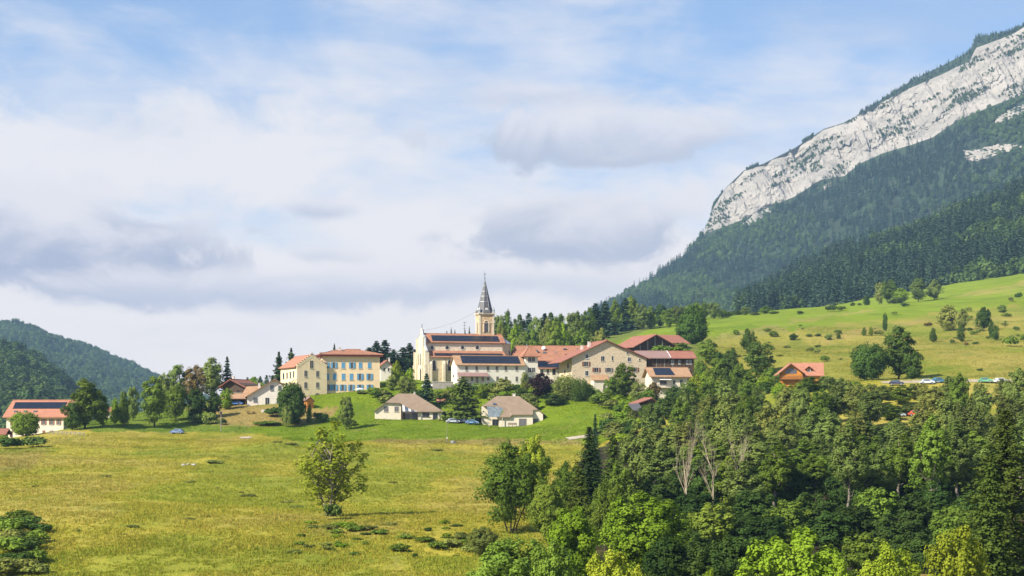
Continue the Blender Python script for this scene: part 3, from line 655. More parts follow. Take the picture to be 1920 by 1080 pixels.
# ------------------------------------------------------------------ far forests that read as one mass
def instancer(name, pts, scl, protos, label, seed=0):
    me = bpy.data.meshes.new(name); me.vertices.add(len(pts)); me.vertices.foreach_set('co', np.asarray(pts, np.float32).ravel())
    at = me.attributes.new('sc', 'FLOAT', 'POINT'); at.data.foreach_set('value', np.asarray(scl, np.float32)); me.update()
    o = tag(link(name, me), label, 'forest', kind='stuff')
    col = bpy.data.collections.new(name + '_kinds')
    for i, pr in enumerate(protos):
        po = bpy.data.objects.new('forest_tree_kind', pr['crown']); col.objects.link(po)
    ng = bpy.data.node_groups.new(name, 'GeometryNodeTree')
    ng.interface.new_socket('Geometry', in_out='INPUT', socket_type='NodeSocketGeometry'); ng.interface.new_socket('Geometry', in_out='OUTPUT', socket_type='NodeSocketGeometry')
    N = ng.nodes; L = ng.links
    gi = N.new('NodeGroupInput'); go = N.new('NodeGroupOutput'); ip = N.new('GeometryNodeInstanceOnPoints'); ci = N.new('GeometryNodeCollectionInfo')
    ci.inputs['Collection'].default_value = col; ci.inputs['Separate Children'].default_value = True; ci.inputs['Reset Children'].default_value = True
    ip.inputs['Pick Instance'].default_value = True
    rv = N.new('FunctionNodeRandomValue'); rv.data_type = 'FLOAT_VECTOR'; rv.inputs['Min'].default_value = (0, 0, 0); rv.inputs['Max'].default_value = (0, 0, 6.283); rv.inputs['Seed'].default_value = seed
    na = N.new('GeometryNodeInputNamedAttribute'); na.data_type = 'FLOAT'; na.inputs['Name'].default_value = 'sc'
    ri = N.new('FunctionNodeRandomValue'); ri.data_type = 'INT'; ri.inputs['Min'].default_value = 0; ri.inputs['Max'].default_value = len(protos) - 1; ri.inputs['Seed'].default_value = seed + 3
    L.new(gi.outputs[0], ip.inputs['Points']); L.new(ci.outputs[0], ip.inputs['Instance']); L.new(rv.outputs[0], ip.inputs['Rotation'])
    iout = [s_ for s_ in ri.outputs if s_.type == 'INT' and s_.enabled][0]
    L.new(iout, ip.inputs['Instance Index']); L.new(na.outputs[0], ip.inputs['Scale']); L.new(ip.outputs[0], go.inputs[0])
    md = o.modifiers.new('scatter', 'NODES'); md.node_group = ng
    return o
far_con = [conifer(900 + i, 18.0, (3.3, 2.8, 3.8, 3.2)[i], 0.03, 12, 6, 3, 2.3, 'far_needle', thick=1, trunk=False) for i in range(4)]
far_leaf = [broadleaf(950 + i, 14.0, 11.0, 0.06, 20, 16, 2.2, 'round', 'far_leaf', rc=0.20) for i in range(4)]
rng = np.random.default_rng(7)
def pxy(p): return 960 + F * p[:, 0] / p[:, 1], HY - F * p[:, 2] / p[:, 1]
def view_ok(p, m=60):
    a, b = pxy(p); return (a > -m) & (a < 1920 + m) & (b > -m)
smp = surf_sampler(M1)
pts = smp(26000, rng); a, b = pxy(pts)
ok = (a > 880) & (a < 2050) & (b > -60) & (pts[:, 1] > 2150) & ((b > itp(a, BASE_R) + 9 + 5 * vnoise(a / 9, b * 0, 0, 5)) | (a < 1320))
for poly in SCREE: ok &= ~inpoly(a, b - 2, poly)
pts, a, b = pts[ok], a[ok], b[ok]
leafy = fbm(pts[:, 0] / 170, pts[:, 2] / 110, 0, 3, 91) + 0.6 * (rng.random(len(pts)) - 0.5) > 0.12
con, brd = pts[~leafy], pts[leafy]
instancer('mountain_conifer_forest', con, 0.6 + 0.7 * rng.random(len(con)) ** 1.6, far_con, 'dark blue-green conifer forest on the slope below the white cliff', 1)
instancer('mountain_broadleaf_forest', brd, 0.6 + 0.4 * rng.random(len(brd)), far_leaf, 'patches of paler broadleaf wood among the conifers below the white cliff', 2)
# trees along the cliff top and scrub on its ledges
smp3 = surf_sampler(M3[:11]); w3 = np.repeat(np.ones(10)[:, None], len(mpx) - 1, 1); w3 *= ((ytop - ysky)[1:] > 0.8)[None]
t3 = smp3(2000, rng, (w3 / (0.6 + (ytop - ysky)[1:][None])).ravel() + 1e-9); a, b = pxy(t3)
kp = (a > 1318) & (a < 2000) & (vnoise(a / 22, b / 60, 0, 71) + 0.55 * (a > 1640) + 0.15 > 0.0)
t3 = t3[kp]
instancer('cliff_top_trees', t3, 0.26 + 0.34 * rng.random(len(t3)), far_con + far_leaf[:1], 'dark fringe of conifers along the top of the white cliff', 5)
smp2 = surf_sampler(M2); t2 = smp2(20000, rng); a, b = pxy(t2)
dd = itp(a, BASE_R) - b
cl = fbm((a + 1.1 * (b)) / 26, (b - 0.4 * a) / 60, 0, 3, 73) + 0.75 * fbm(a / 70, dd / 6.0, 0, 3, 74) + 0.25 * np.clip(1 - (dd - 40) / 60, -1, 0.2)
kp = (cl > 0.58) & (a > 1322) & (a < 2000)
t2 = t2[kp]
instancer('cliff_ledge_scrub', t2 + np.array([0, -4, 0]), 0.14 + 0.26 * rng.random(len(t2)) ** 1.5, far_leaf[:3] + far_con[:1], 'dark scrub growing on ledges and in gullies of the white cliff', 6)
# wooded hill
smpH = surf_sampler(H1[4:]); ph = smpH(11000, rng); a, b = pxy(ph)
ph = ph[(a > 1380) & (a < 2050) & (ph[:, 1] < 1990) & (ph[:, 1] > 1345)]
lf = fbm(ph[:, 0] / 80, ph[:, 1] / 80, 0, 3, 96) + 0.4 * (rng.random(len(ph)) - .5) > 0.42
instancer('hill_conifer_forest', ph[~lf], 0.85 + 0.5 * rng.random((~lf).sum()), far_con, 'near-black conifer forest on the hill above the green field', 8)
instancer('hill_broadleaf_forest', ph[lf], 0.7 + 0.5 * rng.random(lf.sum()), far_leaf, 'paler broadleaf trees mixed into the dark forest above the green field', 9)
pb = surf_sampler(HB[:47])(22000, rng); a, b = pxy(pb); pb = pb[(a > -60) & (a < 480)]
instancer('far_hill_forest', pb, 0.75 + 0.5 * rng.random(len(pb)), far_leaf, 'hazy blue-green broadleaf forest on the far hill beyond the red-roofed house', 11)
pc = surf_sampler(HC[:41])(10000, rng); a, b = pxy(pc); pc = pc[(a > -60) & (a < 330)]
instancer('valley_spur_forest', pc, 0.65 + 0.5 * rng.random(len(pc)), far_leaf + far_leaf[:2], 'darker broadleaf wood on the nearer spur behind the red-roofed house', 12)

# ------------------------------------------------------------------ buildings
class House:
    """local frame: x along the front, y into the house, z up; origin at the front corner nearer the sunny side"""
    def __init__(s, name, label, cat, pl, pr, D, rot, pyb, Wd, group=None):
        s.a = R(rot); s.D = D; s.x0 = (pl - 960) / F * D; s.z0 = (HY - pyb) / F * D; s.W = Wd
        s.c, s.s = math.cos(s.a), math.sin(s.a); s.L = s.f(pr, pyb)[0]
        s.o = tag(empty(name, (s.x0, D, s.z0), s.a), label, cat, group)
    def f(s, px, py, off=0.0):
        """photo point on the front plane (moved in by off) -> along, up"""
        xo, yo = s.x0 - s.s * off, s.D + s.c * off; k = (px - 960) / F
        u = (k * yo - xo) / (s.c - k * s.s); y = yo + u * s.s
        return u, (HY - py) / F * y - s.z0
    def sd(s, px, py, off=0.0):
        """photo point on the end wall (moved along x by off) -> in, up"""
        xo, yo = s.x0 + s.c * off, s.D + s.s * off; k = (px - 960) / F
        w = (xo - k * yo) / (s.s + k * s.c); y = yo + w * s.c
        return w, (HY - py) / F * y - s.z0
    def h(s, py, off=0.0, u=0.0): return (HY - py) / F * (s.D + s.c * off + s.s * u) - s.z0
    def part(s, name, mb, m, parent=None, smooth=False): return mb.build(name, MT[m], parent or s.o, smooth)
    def win(s, px0, py0, px1, py1, face='f', off=0.0, frame='frame_white', glass='glass_dark', sh=None, closed=False, bars=True, sill=True, shw=None, ft=0.09, name='window', parent=None):
        fn = s.f if face == 'f' else s.sd
        u0, v1 = fn(px0, py0, off); u1, v0 = fn(px1, py1, off)
        if u0 > u1: u0, u1 = u1, u0
        return s.winm(u0, u1, v0, v1, face, off, frame, glass, sh, closed, bars, sill, shw, ft, name, parent)
    def bx(s, mb, face, off, u0, u1, o0, o1, v0, v1):
        """box on a wall: o0..o1 metres outwards"""
        if face == 'f': mb.box(u0, u1, off - o1, off - o0, v0, v1)
        else: mb.box(off - o1, off - o0, u0, u1, v0, v1)
        return mb
    def winm(s, u0, u1, v0, v1, face='f', off=0.0, frame='frame_white', glass='glass_dark', sh=None, closed=False, bars=True, sill=True, shw=None, ft=0.09, name='window', parent=None):
        mb = MB()
        s.bx(mb, face, off, u0 - ft, u0, -0.02, 0.06, v0 - ft, v1 + ft); s.bx(mb, face, off, u1, u1 + ft, -0.02, 0.06, v0 - ft, v1 + ft)
        s.bx(mb, face, off, u0, u1, -0.02, 0.06, v1, v1 + ft)
        if sill: s.bx(mb, face, off, u0 - ft - 0.08, u1 + ft + 0.08, -0.02, 0.14, v0 - ft - 0.06, v0 - ft - 0.002)
        s.bx(mb, face, off, u0, u1, -0.02, 0.06, v0 - ft, v0)
        if bars and u1 - u0 > 0.6: s.bx(mb, face, off, (u0 + u1) / 2 - 0.03, (u0 + u1) / 2 + 0.03, 0.0, 0.045, v0, v1)
        w = mb.build(name, MT[frame], parent or s.o)
        if not closed:
            s.bx(MB(), face, off, u0, u1, -0.02, 0.02, v0, v1).build('pane', MT[glass], w)
        ww = shw or (u1 - u0) / 2
        if sh:
            spans = [(u0, (u0 + u1) / 2 - 0.01), ((u0 + u1) / 2 + 0.01, u1)] if closed else [(u0 - ft - ww, u0 - ft - 0.01), (u1 + ft + 0.01, u1 + ft + ww)]
            for a_, b_ in spans:
                m2 = MB(); s.bx(m2, face, off, a_, b_, 0.062 if not closed else 0.0, 0.11 if not closed else 0.05, v0, v1)
                for q in range(3):
                    vv = v0 + (v1 - v0) * (0.12 + 0.36 * q); s.bx(m2, face, off, a_ + 0.06, b_ - 0.06, 0.11 if not closed else 0.05, 0.135 if not closed else 0.075, vv, vv + (v1 - v0) * 0.05)
                m2.build('shutter', MT[sh], w)
        return w
    def walls(s, m, he, prof=None, axis='x', base=-3.0, L=None, W_=None, y0=0.0, x0=0.0, name='wall'):
        """prof: gable profile points between the two eaves (axis x: seen from the end, axis y: seen from the front)"""
        L = s.L if L is None else L; W_ = s.W if W_ is None else W_; mb = MB()
        if axis == 'x':
            poly = [(x0, y0, base), (x0, y0 + W_, base), (x0, y0 + W_, he if not prof else prof[-1][1])] + [(x0, y, z) for y, z in (prof[-2:0:-1] if prof and len(prof) > 2 else [])] + [(x0, y0, he if not prof else prof[0][1])]
            mb.ext(poly, (L, 0, 0))
        else:
            poly = [(x0, y0, base), (x0 + L, y0, base), (x0 + L, y0, prof[-1][1] if prof else he)] + [(x, y0, z) for x, z in (prof[-2:0:-1] if prof and len(prof) > 2 else [])] + [(x0, y0, prof[0][1] if prof else he)]
            mb.ext(poly, (0, W_, 0))
        return s.part(name, mb, m)
    def gable_x(s, m, he, ry, hr, x0, x1, yf, yb, heb=None, th=0.25, name='roof'):
        """roof with its ridge along x: front eave at yf,he ; ridge at ry,hr ; back eave at yb"""
        heb = he if heb is None else heb
        poly = [(x0, yf, he), (x0, ry, hr), (x0, yb, heb), (x0, yb, heb - th), (x0, ry, hr - th), (x0, yf, he - th)]
        mb = MB(); d = (x1 - x0, 0, 0); q = [np.array(p) for p in poly]; e = [p + np.array(d) for p in q]
        mb.add(q + e, [(0, 1, 7, 6), (1, 2, 8, 7), (3, 4, 10, 9), (4, 5, 11, 10), (2, 3, 9, 8), (5, 0, 6, 11), (0, 5, 4, 1), (1, 4, 3, 2), (6, 7, 10, 11), (7, 8, 9, 10)])
        r = s.part(name, mb, m)
        rc = MB(); rc.tube([(x0, ry, hr + 0.02), (x1, ry, hr + 0.02)], [0.14, 0.14], 6); s.part('ridge_cap', rc, m, r)
        return r
    def gable_y(s, m, xl, hl, xa, ha, xr, hr, y0, y1, th=0.25, name='roof'):
        q = [np.array(p, float) for p in [(xl, y0, hl), (xa, y0, ha), (xr, y0, hr), (xr, y0, hr - th), (xa, y0, ha - th), (xl, y0, hl - th)]]
        e = [p + np.array((0, y1 - y0, 0)) for p in q]; mb = MB()
        mb.add(q + e, [(0, 1, 7, 6), (1, 2, 8, 7), (3, 4, 10, 9), (4, 5, 11, 10), (2, 3, 9, 8), (5, 0, 6, 11), (0, 5, 4, 1), (1, 4, 3, 2), (6, 7, 10, 11), (7, 8, 9, 10)])
        r = s.part(name, mb, m)
        rc = MB(); rc.tube([(xa, y0, ha + 0.02), (xa, y1, ha + 0.02)], [0.14, 0.14], 6); s.part('ridge_cap', rc, m, r)
        return r
    def hip(s, m, x0, x1, yf, yb, he, rx0, rx1, ry, hr, th=0.22, name='roof'):
        mb = MB(); e = [(x0, yf, he), (x1, yf, he), (x1, yb, he), (x0, yb, he)]; r = [(rx0, ry, hr), (rx1, ry, hr)]
        mb.add(e + r + [(p[0], p[1], p[2] - th) for p in e], [(0, 1, 5, 4), (1, 2, 5), (2, 3, 4, 5), (3, 0, 4), (0, 6, 7, 1), (1, 7, 8, 2), (2, 8, 9, 3), (3, 9, 6, 0), (6, 9, 8, 7)])
        ro = s.part(name, mb, m)
        for a_, b_ in ((e[0], r[0]), (e[1], r[1]), (r[0], r[1])):
            rc = MB(); rc.tube([np.array(a_) + [0, 0, .03], np.array(b_) + [0, 0, .03]], [0.11, 0.11], 5); s.part('ridge_cap', rc, m, ro)
        return ro
    def chimney(s, px0, px1, pyt, pyb, off, m='chimney_white', dep=0.8):
        u0, vt = s.f(px0, pyt, off); u1, vb = s.f(px1, pyb, off); mb = MB(); mb.box(u0, u1, off, off + dep, vb - 1.5, vt); ch = s.part('chimney', mb, m)
        mb = MB(); mb.box(u0 - 0.08, u1 + 0.08, off - 0.08, off + dep + 0.08, vt - 0.001 + 0.003, vt + 0.14); s.part('cap', mb, 'frame_stone', ch); return ch
    def panels(s, roof, p00, p10, p11, p01, nx, ny, gap=0.06, lift=0.10):
        """solar panels on a slope given by four local corners (low start, low end, high end, high start)"""
        p00, p10, p11, p01 = (np.array(p, float) for p in (p00, p10, p11, p01)); n = np.cross(p10 - p00, p01 - p00); n /= np.linalg.norm(n)
        if n[2] < 0: n = -n
        for i in range(nx):
            for j in range(ny):
                def pt(u, v): return (p00 * (1 - u) + p10 * u) * (1 - v) + (p01 * (1 - u) + p11 * u) * v
                du, dv = gap / np.linalg.norm(p10 - p00), gap / np.linalg.norm(p01 - p00)
                q = [pt(i / nx + du, j / ny + dv), pt((i + 1) / nx - du, j / ny + dv), pt((i + 1) / nx - du, (j + 1) / ny - dv), pt(i / nx + du, (j + 1) / ny - dv)]
                MB().ext([p + n * lift for p in q], n * 0.04).build('solar_panel', MT['solar'], roof)
        fr = MB(); fr.ext([p + n * 0.02 for p in (p00, p10, p11, p01)], n * (lift - 0.025)); fr.build('panel_frame', MT['iron'], roof)
def slope_pt(he, hr, yf, ry, y): return he + (hr - he) * (y - yf) / (ry - yf)

# ---- big farmhouse with red shutters and a solar roof, far end of the meadow
h = House('farmhouse', 'pinkish-white house with red roof, long solar array and brown-red shutters', 'house', 12, 119, 482, -8, 816, 12.5)
he = h.h(780); hr = h.h(750.5, 6.2); h.walls('stucco_pale', he - 0.1, [(0, he - 0.1), (6.2, hr - 0.25), (12.5, he - 0.1)])
ro = h.gable_x('tile_salmon', he - 0.25, 6.2, hr, -0.9, h.L + 3.3, -0.9, 13.4)
def solar_on(h, ro, he_, hr_, yf, ry, px0, px1, pyt, pyb, nx, ny):
    def onslope(px, py):
        lo, hi = yf, ry
        for _ in range(40):
            m_ = (lo + hi) / 2; v = h.f(px, py, m_)[1]
            if v > slope_pt(he_, hr_, yf, ry, m_): lo = m_
            else: hi = m_
        u, v = h.f(px, py, lo); return (u, lo, slope_pt(he_, hr_, yf, ry, lo))
    a_, b_, c_, d_ = onslope(px0[0], pyb), onslope(px1[0], pyb), onslope(px1[1], pyt), onslope(px0[1], pyt)
    b_ = (b_[0], a_[1], a_[2]); c_ = (c_[0], d_[1], d_[2])
    h.panels(ro, a_, b_, c_, d_, nx, ny)
solar_on(h, ro, he - 0.25, hr, -0.9, 6.2, (24, 29), (121, 126), 754.5, 766.5, 9, 2)
for a_, b_ in ((79.8, 84.2), (94.7, 99.1), (108.2, 112)): h.win(a_, 786, b_, 796.5, sh='shutter_brown')
h.win(19, 787, 24, 797, sh='shutter_brown', closed=True)
h.win(79.6, 807, 85, 813.5, sh='shutter_brown', closed=True); h.win(94.3, 807, 100, 813.5, sh='shutter_brown', closed=True)
h.win(19, 809, 23.2, 819, frame='shutter_brown', name='door', sill=False)
h.win(50, 786, 54, 796.5, sh='shutter_brown'); h.win(50, 807, 54, 813.5, sh='shutter_brown', closed=True)
for a_ in (29.5, 47.5, 66):
    u, v = h.f(a_, 772.5, 1.2); mb = MB(); mb.box(u - .5, u + .5, 1.0, 1.6, slope_pt(he - .25, hr, -.9, 6.2, 1.0) + .05, slope_pt(he - .25, hr, -.9, 6.2, 1.6) + .10); h.part('skylight', mb, 'glass_sky', ro)
# low tiled roof peeping in at the frame edge
h = House('outbuilding', 'low outbuilding with a faded red roof at the frame edge below the solar farmhouse', 'outbuilding', -30, 4, 462, 4, 822, 7)
he = h.h(813.5); hr = h.h(804, 3.5); h.walls('stucco_pale', he, [(0, he), (3.5, hr - 0.25), (7, he)]); h.gable_x('tile_red', he - 0.1, 3.5, hr, -0.4, h.L + 1.2, -0.5, 7.5)
h.win(-16, 816, -12, 820)

# ---- dark timber chalet behind the trees
h = House('timber_chalet', 'dark timber barn-chalet with red tiled roof and overhanging gable', 'chalet', 419, 460, 528, -14, 752, 14)
u0, v0 = h.f(412, 726); ua, va = h.f(434.4, 711); u1, v1 = h.f(463, 726)
h.walls('wood_dark', 0, [(0, v0 + 0.6), (ua, va - 0.3), (h.L, v1 + 0.6)], 'y')
h.gable_y('tile_red', u0, v0, ua, va, u1, v1, -1.5, 14.6)
a_, b_ = h.f(421, 741.5), h.f(458, 741.5); mb = MB(); mb.box(a_[0], b_[0], -1.2, -0.02, a_[1] - 0.15, a_[1]); bal = h.part('balcony', mb, 'wood_brown')
for k in range(14):
    u = a_[0] + (b_[0] - a_[0]) * (k + .5) / 14; MB().box(u - .05, u + .05, -1.2, -1.12, a_[1], a_[1] + 0.9).build('slat', MT['wood_grey'], bal)
MB().box(a_[0], b_[0], -1.22, -1.10, a_[1] + 0.9, a_[1] + 1.0).build('rail', MT['wood_grey'], bal)
h.win(444, 731, 449, 737, frame='wood_brown'); h.win(427, 731, 432, 737, frame='wood_brown'); h.chimney(435.5, 438, 706.5, 711.5, 7)
# ---- white gabled house with carport wing
h = House('white_gabled_house', 'white rendered house with tan roof and tall sunlit gable below the yellow house', 'house', 463.6, 531, 512, 10, 761.5, 13)
u0, v0 = h.f(459.5, 744); ua, va = h.f(515, 710.5); u1, v1 = h.f(534, 721)
h.walls('stucco_white', 0, [(0, v0 + 0.25), (ua, va - 0.35), (h.L, v1 - 0.2)], 'y')
h.gable_y('tile_ochre', u0, v0, ua, va, u1, v1, -0.8, 13.6)
for r_ in ((507.2, 723, 512.9, 732.4), (522, 723, 527, 731), (475.8, 746.2, 482.5, 754), (519.2, 746.2, 522.6, 755.5)): h.win(*r_, frame='wood_grey', glass='glass_sky')
h.win(497.5, 745.8, 504.8, 759.5, frame='frame_white', glass='glass_dark', name='door', sill=False)
h.chimney(484, 488, 718.5, 727, 4.0)
# connecting roof and carport
h = House('carport', 'open carport with tan tiled roof on posts joined to the white gabled house', 'carport', 417, 461, 514, 6, 757.5, 6)
he = h.h(747); hr = h.h(737.5, 5)
mb = MB(); q = [(-0.5, -0.6, he), (h.L + 0.3, -0.6, he), (h.L + 0.3, 5.5, hr), (-0.5, 5.5, hr)]; mb.ext([(p[0], p[1], p[2] - .2) for p in q], (0, 0, 0.2)); h.part('roof', mb, 'tile_ochre')
mb = MB(); q = [h.f(452, 742, 5.6), h.f(489, 744, 5.6), h.f(489, 723.5, 9), h.f(462, 724.5, 9)]; q = [(q[0][0], 5.6, q[0][1]), (q[1][0], 5.6, q[1][1]), (q[2][0], 9.5, q[2][1]), (q[3][0], 9.5, q[3][1])]
mb.ext([(p[0], p[1], p[2] - .2) for p in q], (0, 0, 0.2)); h.part('link_roof', mb, 'tile_ochre')
for u in (0.0, h.L * 0.33, h.L * 0.66, h.L - 0.2):
    for y in (0.0, 4.8): MB().box(u, u + .18, y, y + .18, -1.5, he - 0.3 + (hr - he) * (y / 5.5)).build('post', MT['wood_brown'], h.o)
mb = MB(); mb.box(-0.2, h.L, 5.2, 5.4, -1.5, he + 0.3); h.part('back_wall', mb, 'wood_dark')

# ---- tall yellow house with stepped gable and sunlit side wall
h = House('stepped_gable_house', 'tall cream-yellow house with stepped gable and sunlit side wall', 'house', 556.7, 613, 525, 24, 742, 19.5)
v0 = h.f(556.7, 686)[1]; ua, va = h.f(585, 665.5); v1 = h.f(613, 686)[1]
h.walls('stucco_cream', 0, [(0, v0), (ua, va - 0.15), (h.L, v1)], 'y')
h.gable_y('tile_salmon', -0.7, v0 - 0.25, ua, va - 0.1 + 0.15, h.L + 0.5, v1 - 0.15, 0.35, 19.9, 0.22)
for k in range(7):
    for sgn in (0, 1):
        fr = (k + 0.5) / 7; u = ua * fr if sgn == 0 else h.L - (h.L - ua) * fr; z = (v0 if sgn == 0 else v1) * (1 - fr) + va * fr
        w_ = (ua if sgn == 0 else h.L - ua) / 7 / 2 * 0.96; MB().box(u - w_, u + w_, -0.06, 0.33, z - 0.75, z + 0.42).build('gable_step', MT['stucco_cream'], h.o); MB().box(u - w_ - .05, u + w_ + .05, -0.12, 0.40, z + 0.422, z + 0.52).build('coping', MT['tile_salmon'], h.o)
MB().box(ua - .35, ua + .35, -0.08, 0.36, va - 0.4, va + 0.75).build('finial', MT['frame_stone'], h.o)
for r_ in ((570.7, 695, 575.5, 706), (592.9, 695.6, 597.8, 706.6), (570.7, 717, 575.5, 727.8), (592.9, 717.2, 597.8, 726.8)): h.win(*r_, frame='frame_stone')
h.win(581.3, 676.3, 586.9, 690.3, frame='frame_stone')
# arched cellar door
u0, z0 = h.f(590.5, 742); u1, z1 = h.f(600, 735.3); um = (u0 + u1) / 2; rr = (u1 - u0) / 2
mb = MB(); mb.ext([(um + rr * math.cos(t_), -0.03, 0.05 + rr * math.sin(t_)) for t_ in np.linspace(math.pi, 0, 11)], (0, 0.06, 0)); h.part('cellar_door', mb, 'shutter_grey')
for a_, b_ in ((530.6, 533.2), (537.3, 539.6), (543.4, 545.8), (549.8, 552)): h.win(a_, 700 - (a_ - 530) * .2, b_, 711 - (a_ - 530) * .16, 's', frame='frame_stone', bars=False)
for k in range(4): h.win(529.5 + 6.8 * k, 718, 532.5 + 6.8 * k, 729, 's', frame='frame_stone', bars=False)

# ---- long beige house with blue shutters
h = House('blue_shuttered_house', 'long beige three-storey house with rows of sky-blue shutters', 'house', 604, 712.3, 530, 15, 734, 13)
he = h.h(668)
h.walls('stucco_beige', he)
mb = MB(); mb.box(-0.9, h.L + 0.85, -0.9, 13.7, he + 0.002, he + 0.5); h.part('fascia', mb, 'fascia_red')
h.hip('tile_orange', -1.05, h.L + 1.0, -1.05, 13.85, he + 0.74, 5.5, h.L - 5.5, 6.5, he + 2.4)
h.hip('tile_orange', h.f(637, 660, 6)[0], h.f(690, 660, 6)[0], 3.6, 10, he + 1.6, h.f(649, 655, 6)[0], h.f(670, 655, 6)[0], 6.6, h.h(655, 6.5, 10), name='upper_roof')
h.chimney(621.5, 627, 657, 664, 5.0); h.chimney(635, 639.5, 652.5, 662, 6.0); h.chimney(671, 676, 655, 663, 6.0, 'tile_mauve'); h.chimney(593 + 6, 606, 661, 664, 3.0)
Z = lambda x: 520 + x / 9
ROW = [(679.6, 690.6, [(830, 1), (958, 1), (1112, 0), (1262, 1), (1402, 0), (1555, 0)]), (700.6, 712.4, [(846, 0), (970, 0), (1115, 0), (1250, 0), (1398, 1), (1556, 1)]), (721.2, 732.4, [(868, 1), (965, 1), (1105, 1), (1248, 1), (1398, 1), (1560, 1)])]
for r_, (y0, y1, ws) in enumerate(ROW):
    for x, op in ws:
        if op: h.win(Z(x) - 1.9, y0, Z(x) + 1.9, y1, frame='frame_stone', sh='shutter_blue', shw=0.62, sill=r_ < 2)
        else: h.win(Z(x) - 3.1, y0, Z(x) + 3.1, y1, frame='frame_stone', sh='shutter_blue', closed=True)
# ---- grey gabled house behind it
h = House('grey_gabled_house', 'small grey-white gabled house with red roof beside the blue-shuttered house', 'house', 714, 737, 562, 12, 712, 9)
u0, v0 = h.f(710, 688); ua, va = h.f(726, 675); u1, v1 = h.f(741, 692)
h.walls('stucco_white', 0, [(0, v0 + .3), (ua, va - .3), (h.L, v1 + .3)], 'y'); h.gable_y('tile_red', u0, v0, ua, va, u1, v1, -0.7, 9.5); h.win(719, 690, 722, 696); h.win(727, 690, 730, 696)
h.chimney(729, 731, 671, 678, 3)

# ---- church
CR = 15
h = House('church', 'pale stone village church with dark solar panels on its orange roofs', 'church', 803, 946, 556, CR, 714, 18)
hA, hB = h.h(669.5), h.h(658.2, 4.6)                 # aisle eave, aisle roof top
yN = 4.6; hE = h.h(641, yN); yR = 9.4; hR = h.h(625.2, yR); yB = 14.2
Lr = h.f(942, 650, yN)[0]; xw = 0.6
mb = MB(); mb.box(0, h.f(944.5, 690)[0], 0, yN + 0.1, -4, hA); mb.box(0, h.f(944.5, 690)[0], yB - 0.1, yB + 4.6, -4, hA); h.part('aisle_wall', mb, 'church_stone')
mb = MB(); mb.box(xw - 1.0, Lr, yN, yB, -4, hE + 0.1); h.part('nave_wall', mb, 'church_stone_pale')
ro = h.gable_x('tile_orange', hE - 0.05, yR, hR, xw - 0.2, h.f(941, 630, yR)[0], yN - 0.6, yB + 0.6)
solar_on(h, ro, hE - 0.05, hR, yN - 0.6, yR, (811, 808), (936.5, 932), 629, 639.5, 24, 3)
mb = MB(); q = [(0.2, -0.5, hA - 0.1), (Lr + 0.4, -0.5, hA - 0.1), (Lr + 0.4, yN - 0.02, hB), (0.2, yN - 0.02, hB)]; mb.ext(q, (0, 0, 0.22)); ra = h.part('aisle_roof', mb, 'tile_orange')
def aisle_at(px, py):
    lo, hi = -0.5, yN
    for _ in range(40):
        m_ = (lo + hi) / 2; v = h.f(px, py, m_)[1]
        if v > slope_pt(hA + .12, hB + .22, -.5, yN, m_): lo = m_
        else: hi = m_
    return (h.f(px, py, lo)[0], lo, slope_pt(hA + .12, hB + .22, -.5, yN, lo))
a_, b_, c_, d_ = aisle_at(815.5, 667.2), aisle_at(943, 668), aisle_at(941, 662.2), aisle_at(814, 662.2)
h.panels(ra, a_, (b_[0], a_[1], a_[2]), (c_[0], d_[1], d_[2]), d_, 24, 2)
mb = MB(); mb.ext([(0.2, yB + 4.9, hA - .1), (Lr, yB + 4.9, hA - .1), (Lr, yB + .02, hB), (0.2, yB + .02, hB)], (0, 0, .22)); h.part('aisle_roof', mb, 'tile_orange')
for k in range(34):
    u = 0.6 + (Lr - 1.0) * k / 33; MB().box(u - .14, u + .14, yN - 0.35, yN - 0.01, hE - 0.55, hE - 0.22).build('corbel', MT['church_stone'], h.o)
for px in (810.1, 838.4, 867.2, 894.9):               # round clerestory windows
    u, v = h.f(px, 651.8, yN); n = 20; r0, r1 = 0.62, 0.92
    ring = MB(); A = [(u + r1 * math.cos(i * 6.2832 / n), yN - .10, v + r1 * math.sin(i * 6.2832 / n)) for i in range(n)]; Bq = [(u + r0 * math.cos(i * 6.2832 / n), yN - .10, v + r0 * math.sin(i * 6.2832 / n)) for i in range(n)]
    ring.add(A + Bq + [(p[0], yN, p[2]) for p in A], [(i, (i + 1) % n, n + (i + 1) % n, n + i) for i in range(n)] + [(i, 2 * n + i, 2 * n + (i + 1) % n, (i + 1) % n) for i in range(n)])
    w = ring.build('round_window', MT['frame_stone'], h.o); MB().ext([(p[0], yN - .03, p[2]) for p in Bq], (0, 0.02, 0)).build('pane', MT['glass_dark'], w)
    cb_ = MB(); cb_.box(u - .05, u + .05, yN - .06, yN - .035, v - r0, v + r0); cb_.box(u - r0, u + r0, yN - .06, yN - .035, v - .05, v + .05); cb_.build('glazing_bar', MT['iron'], w)
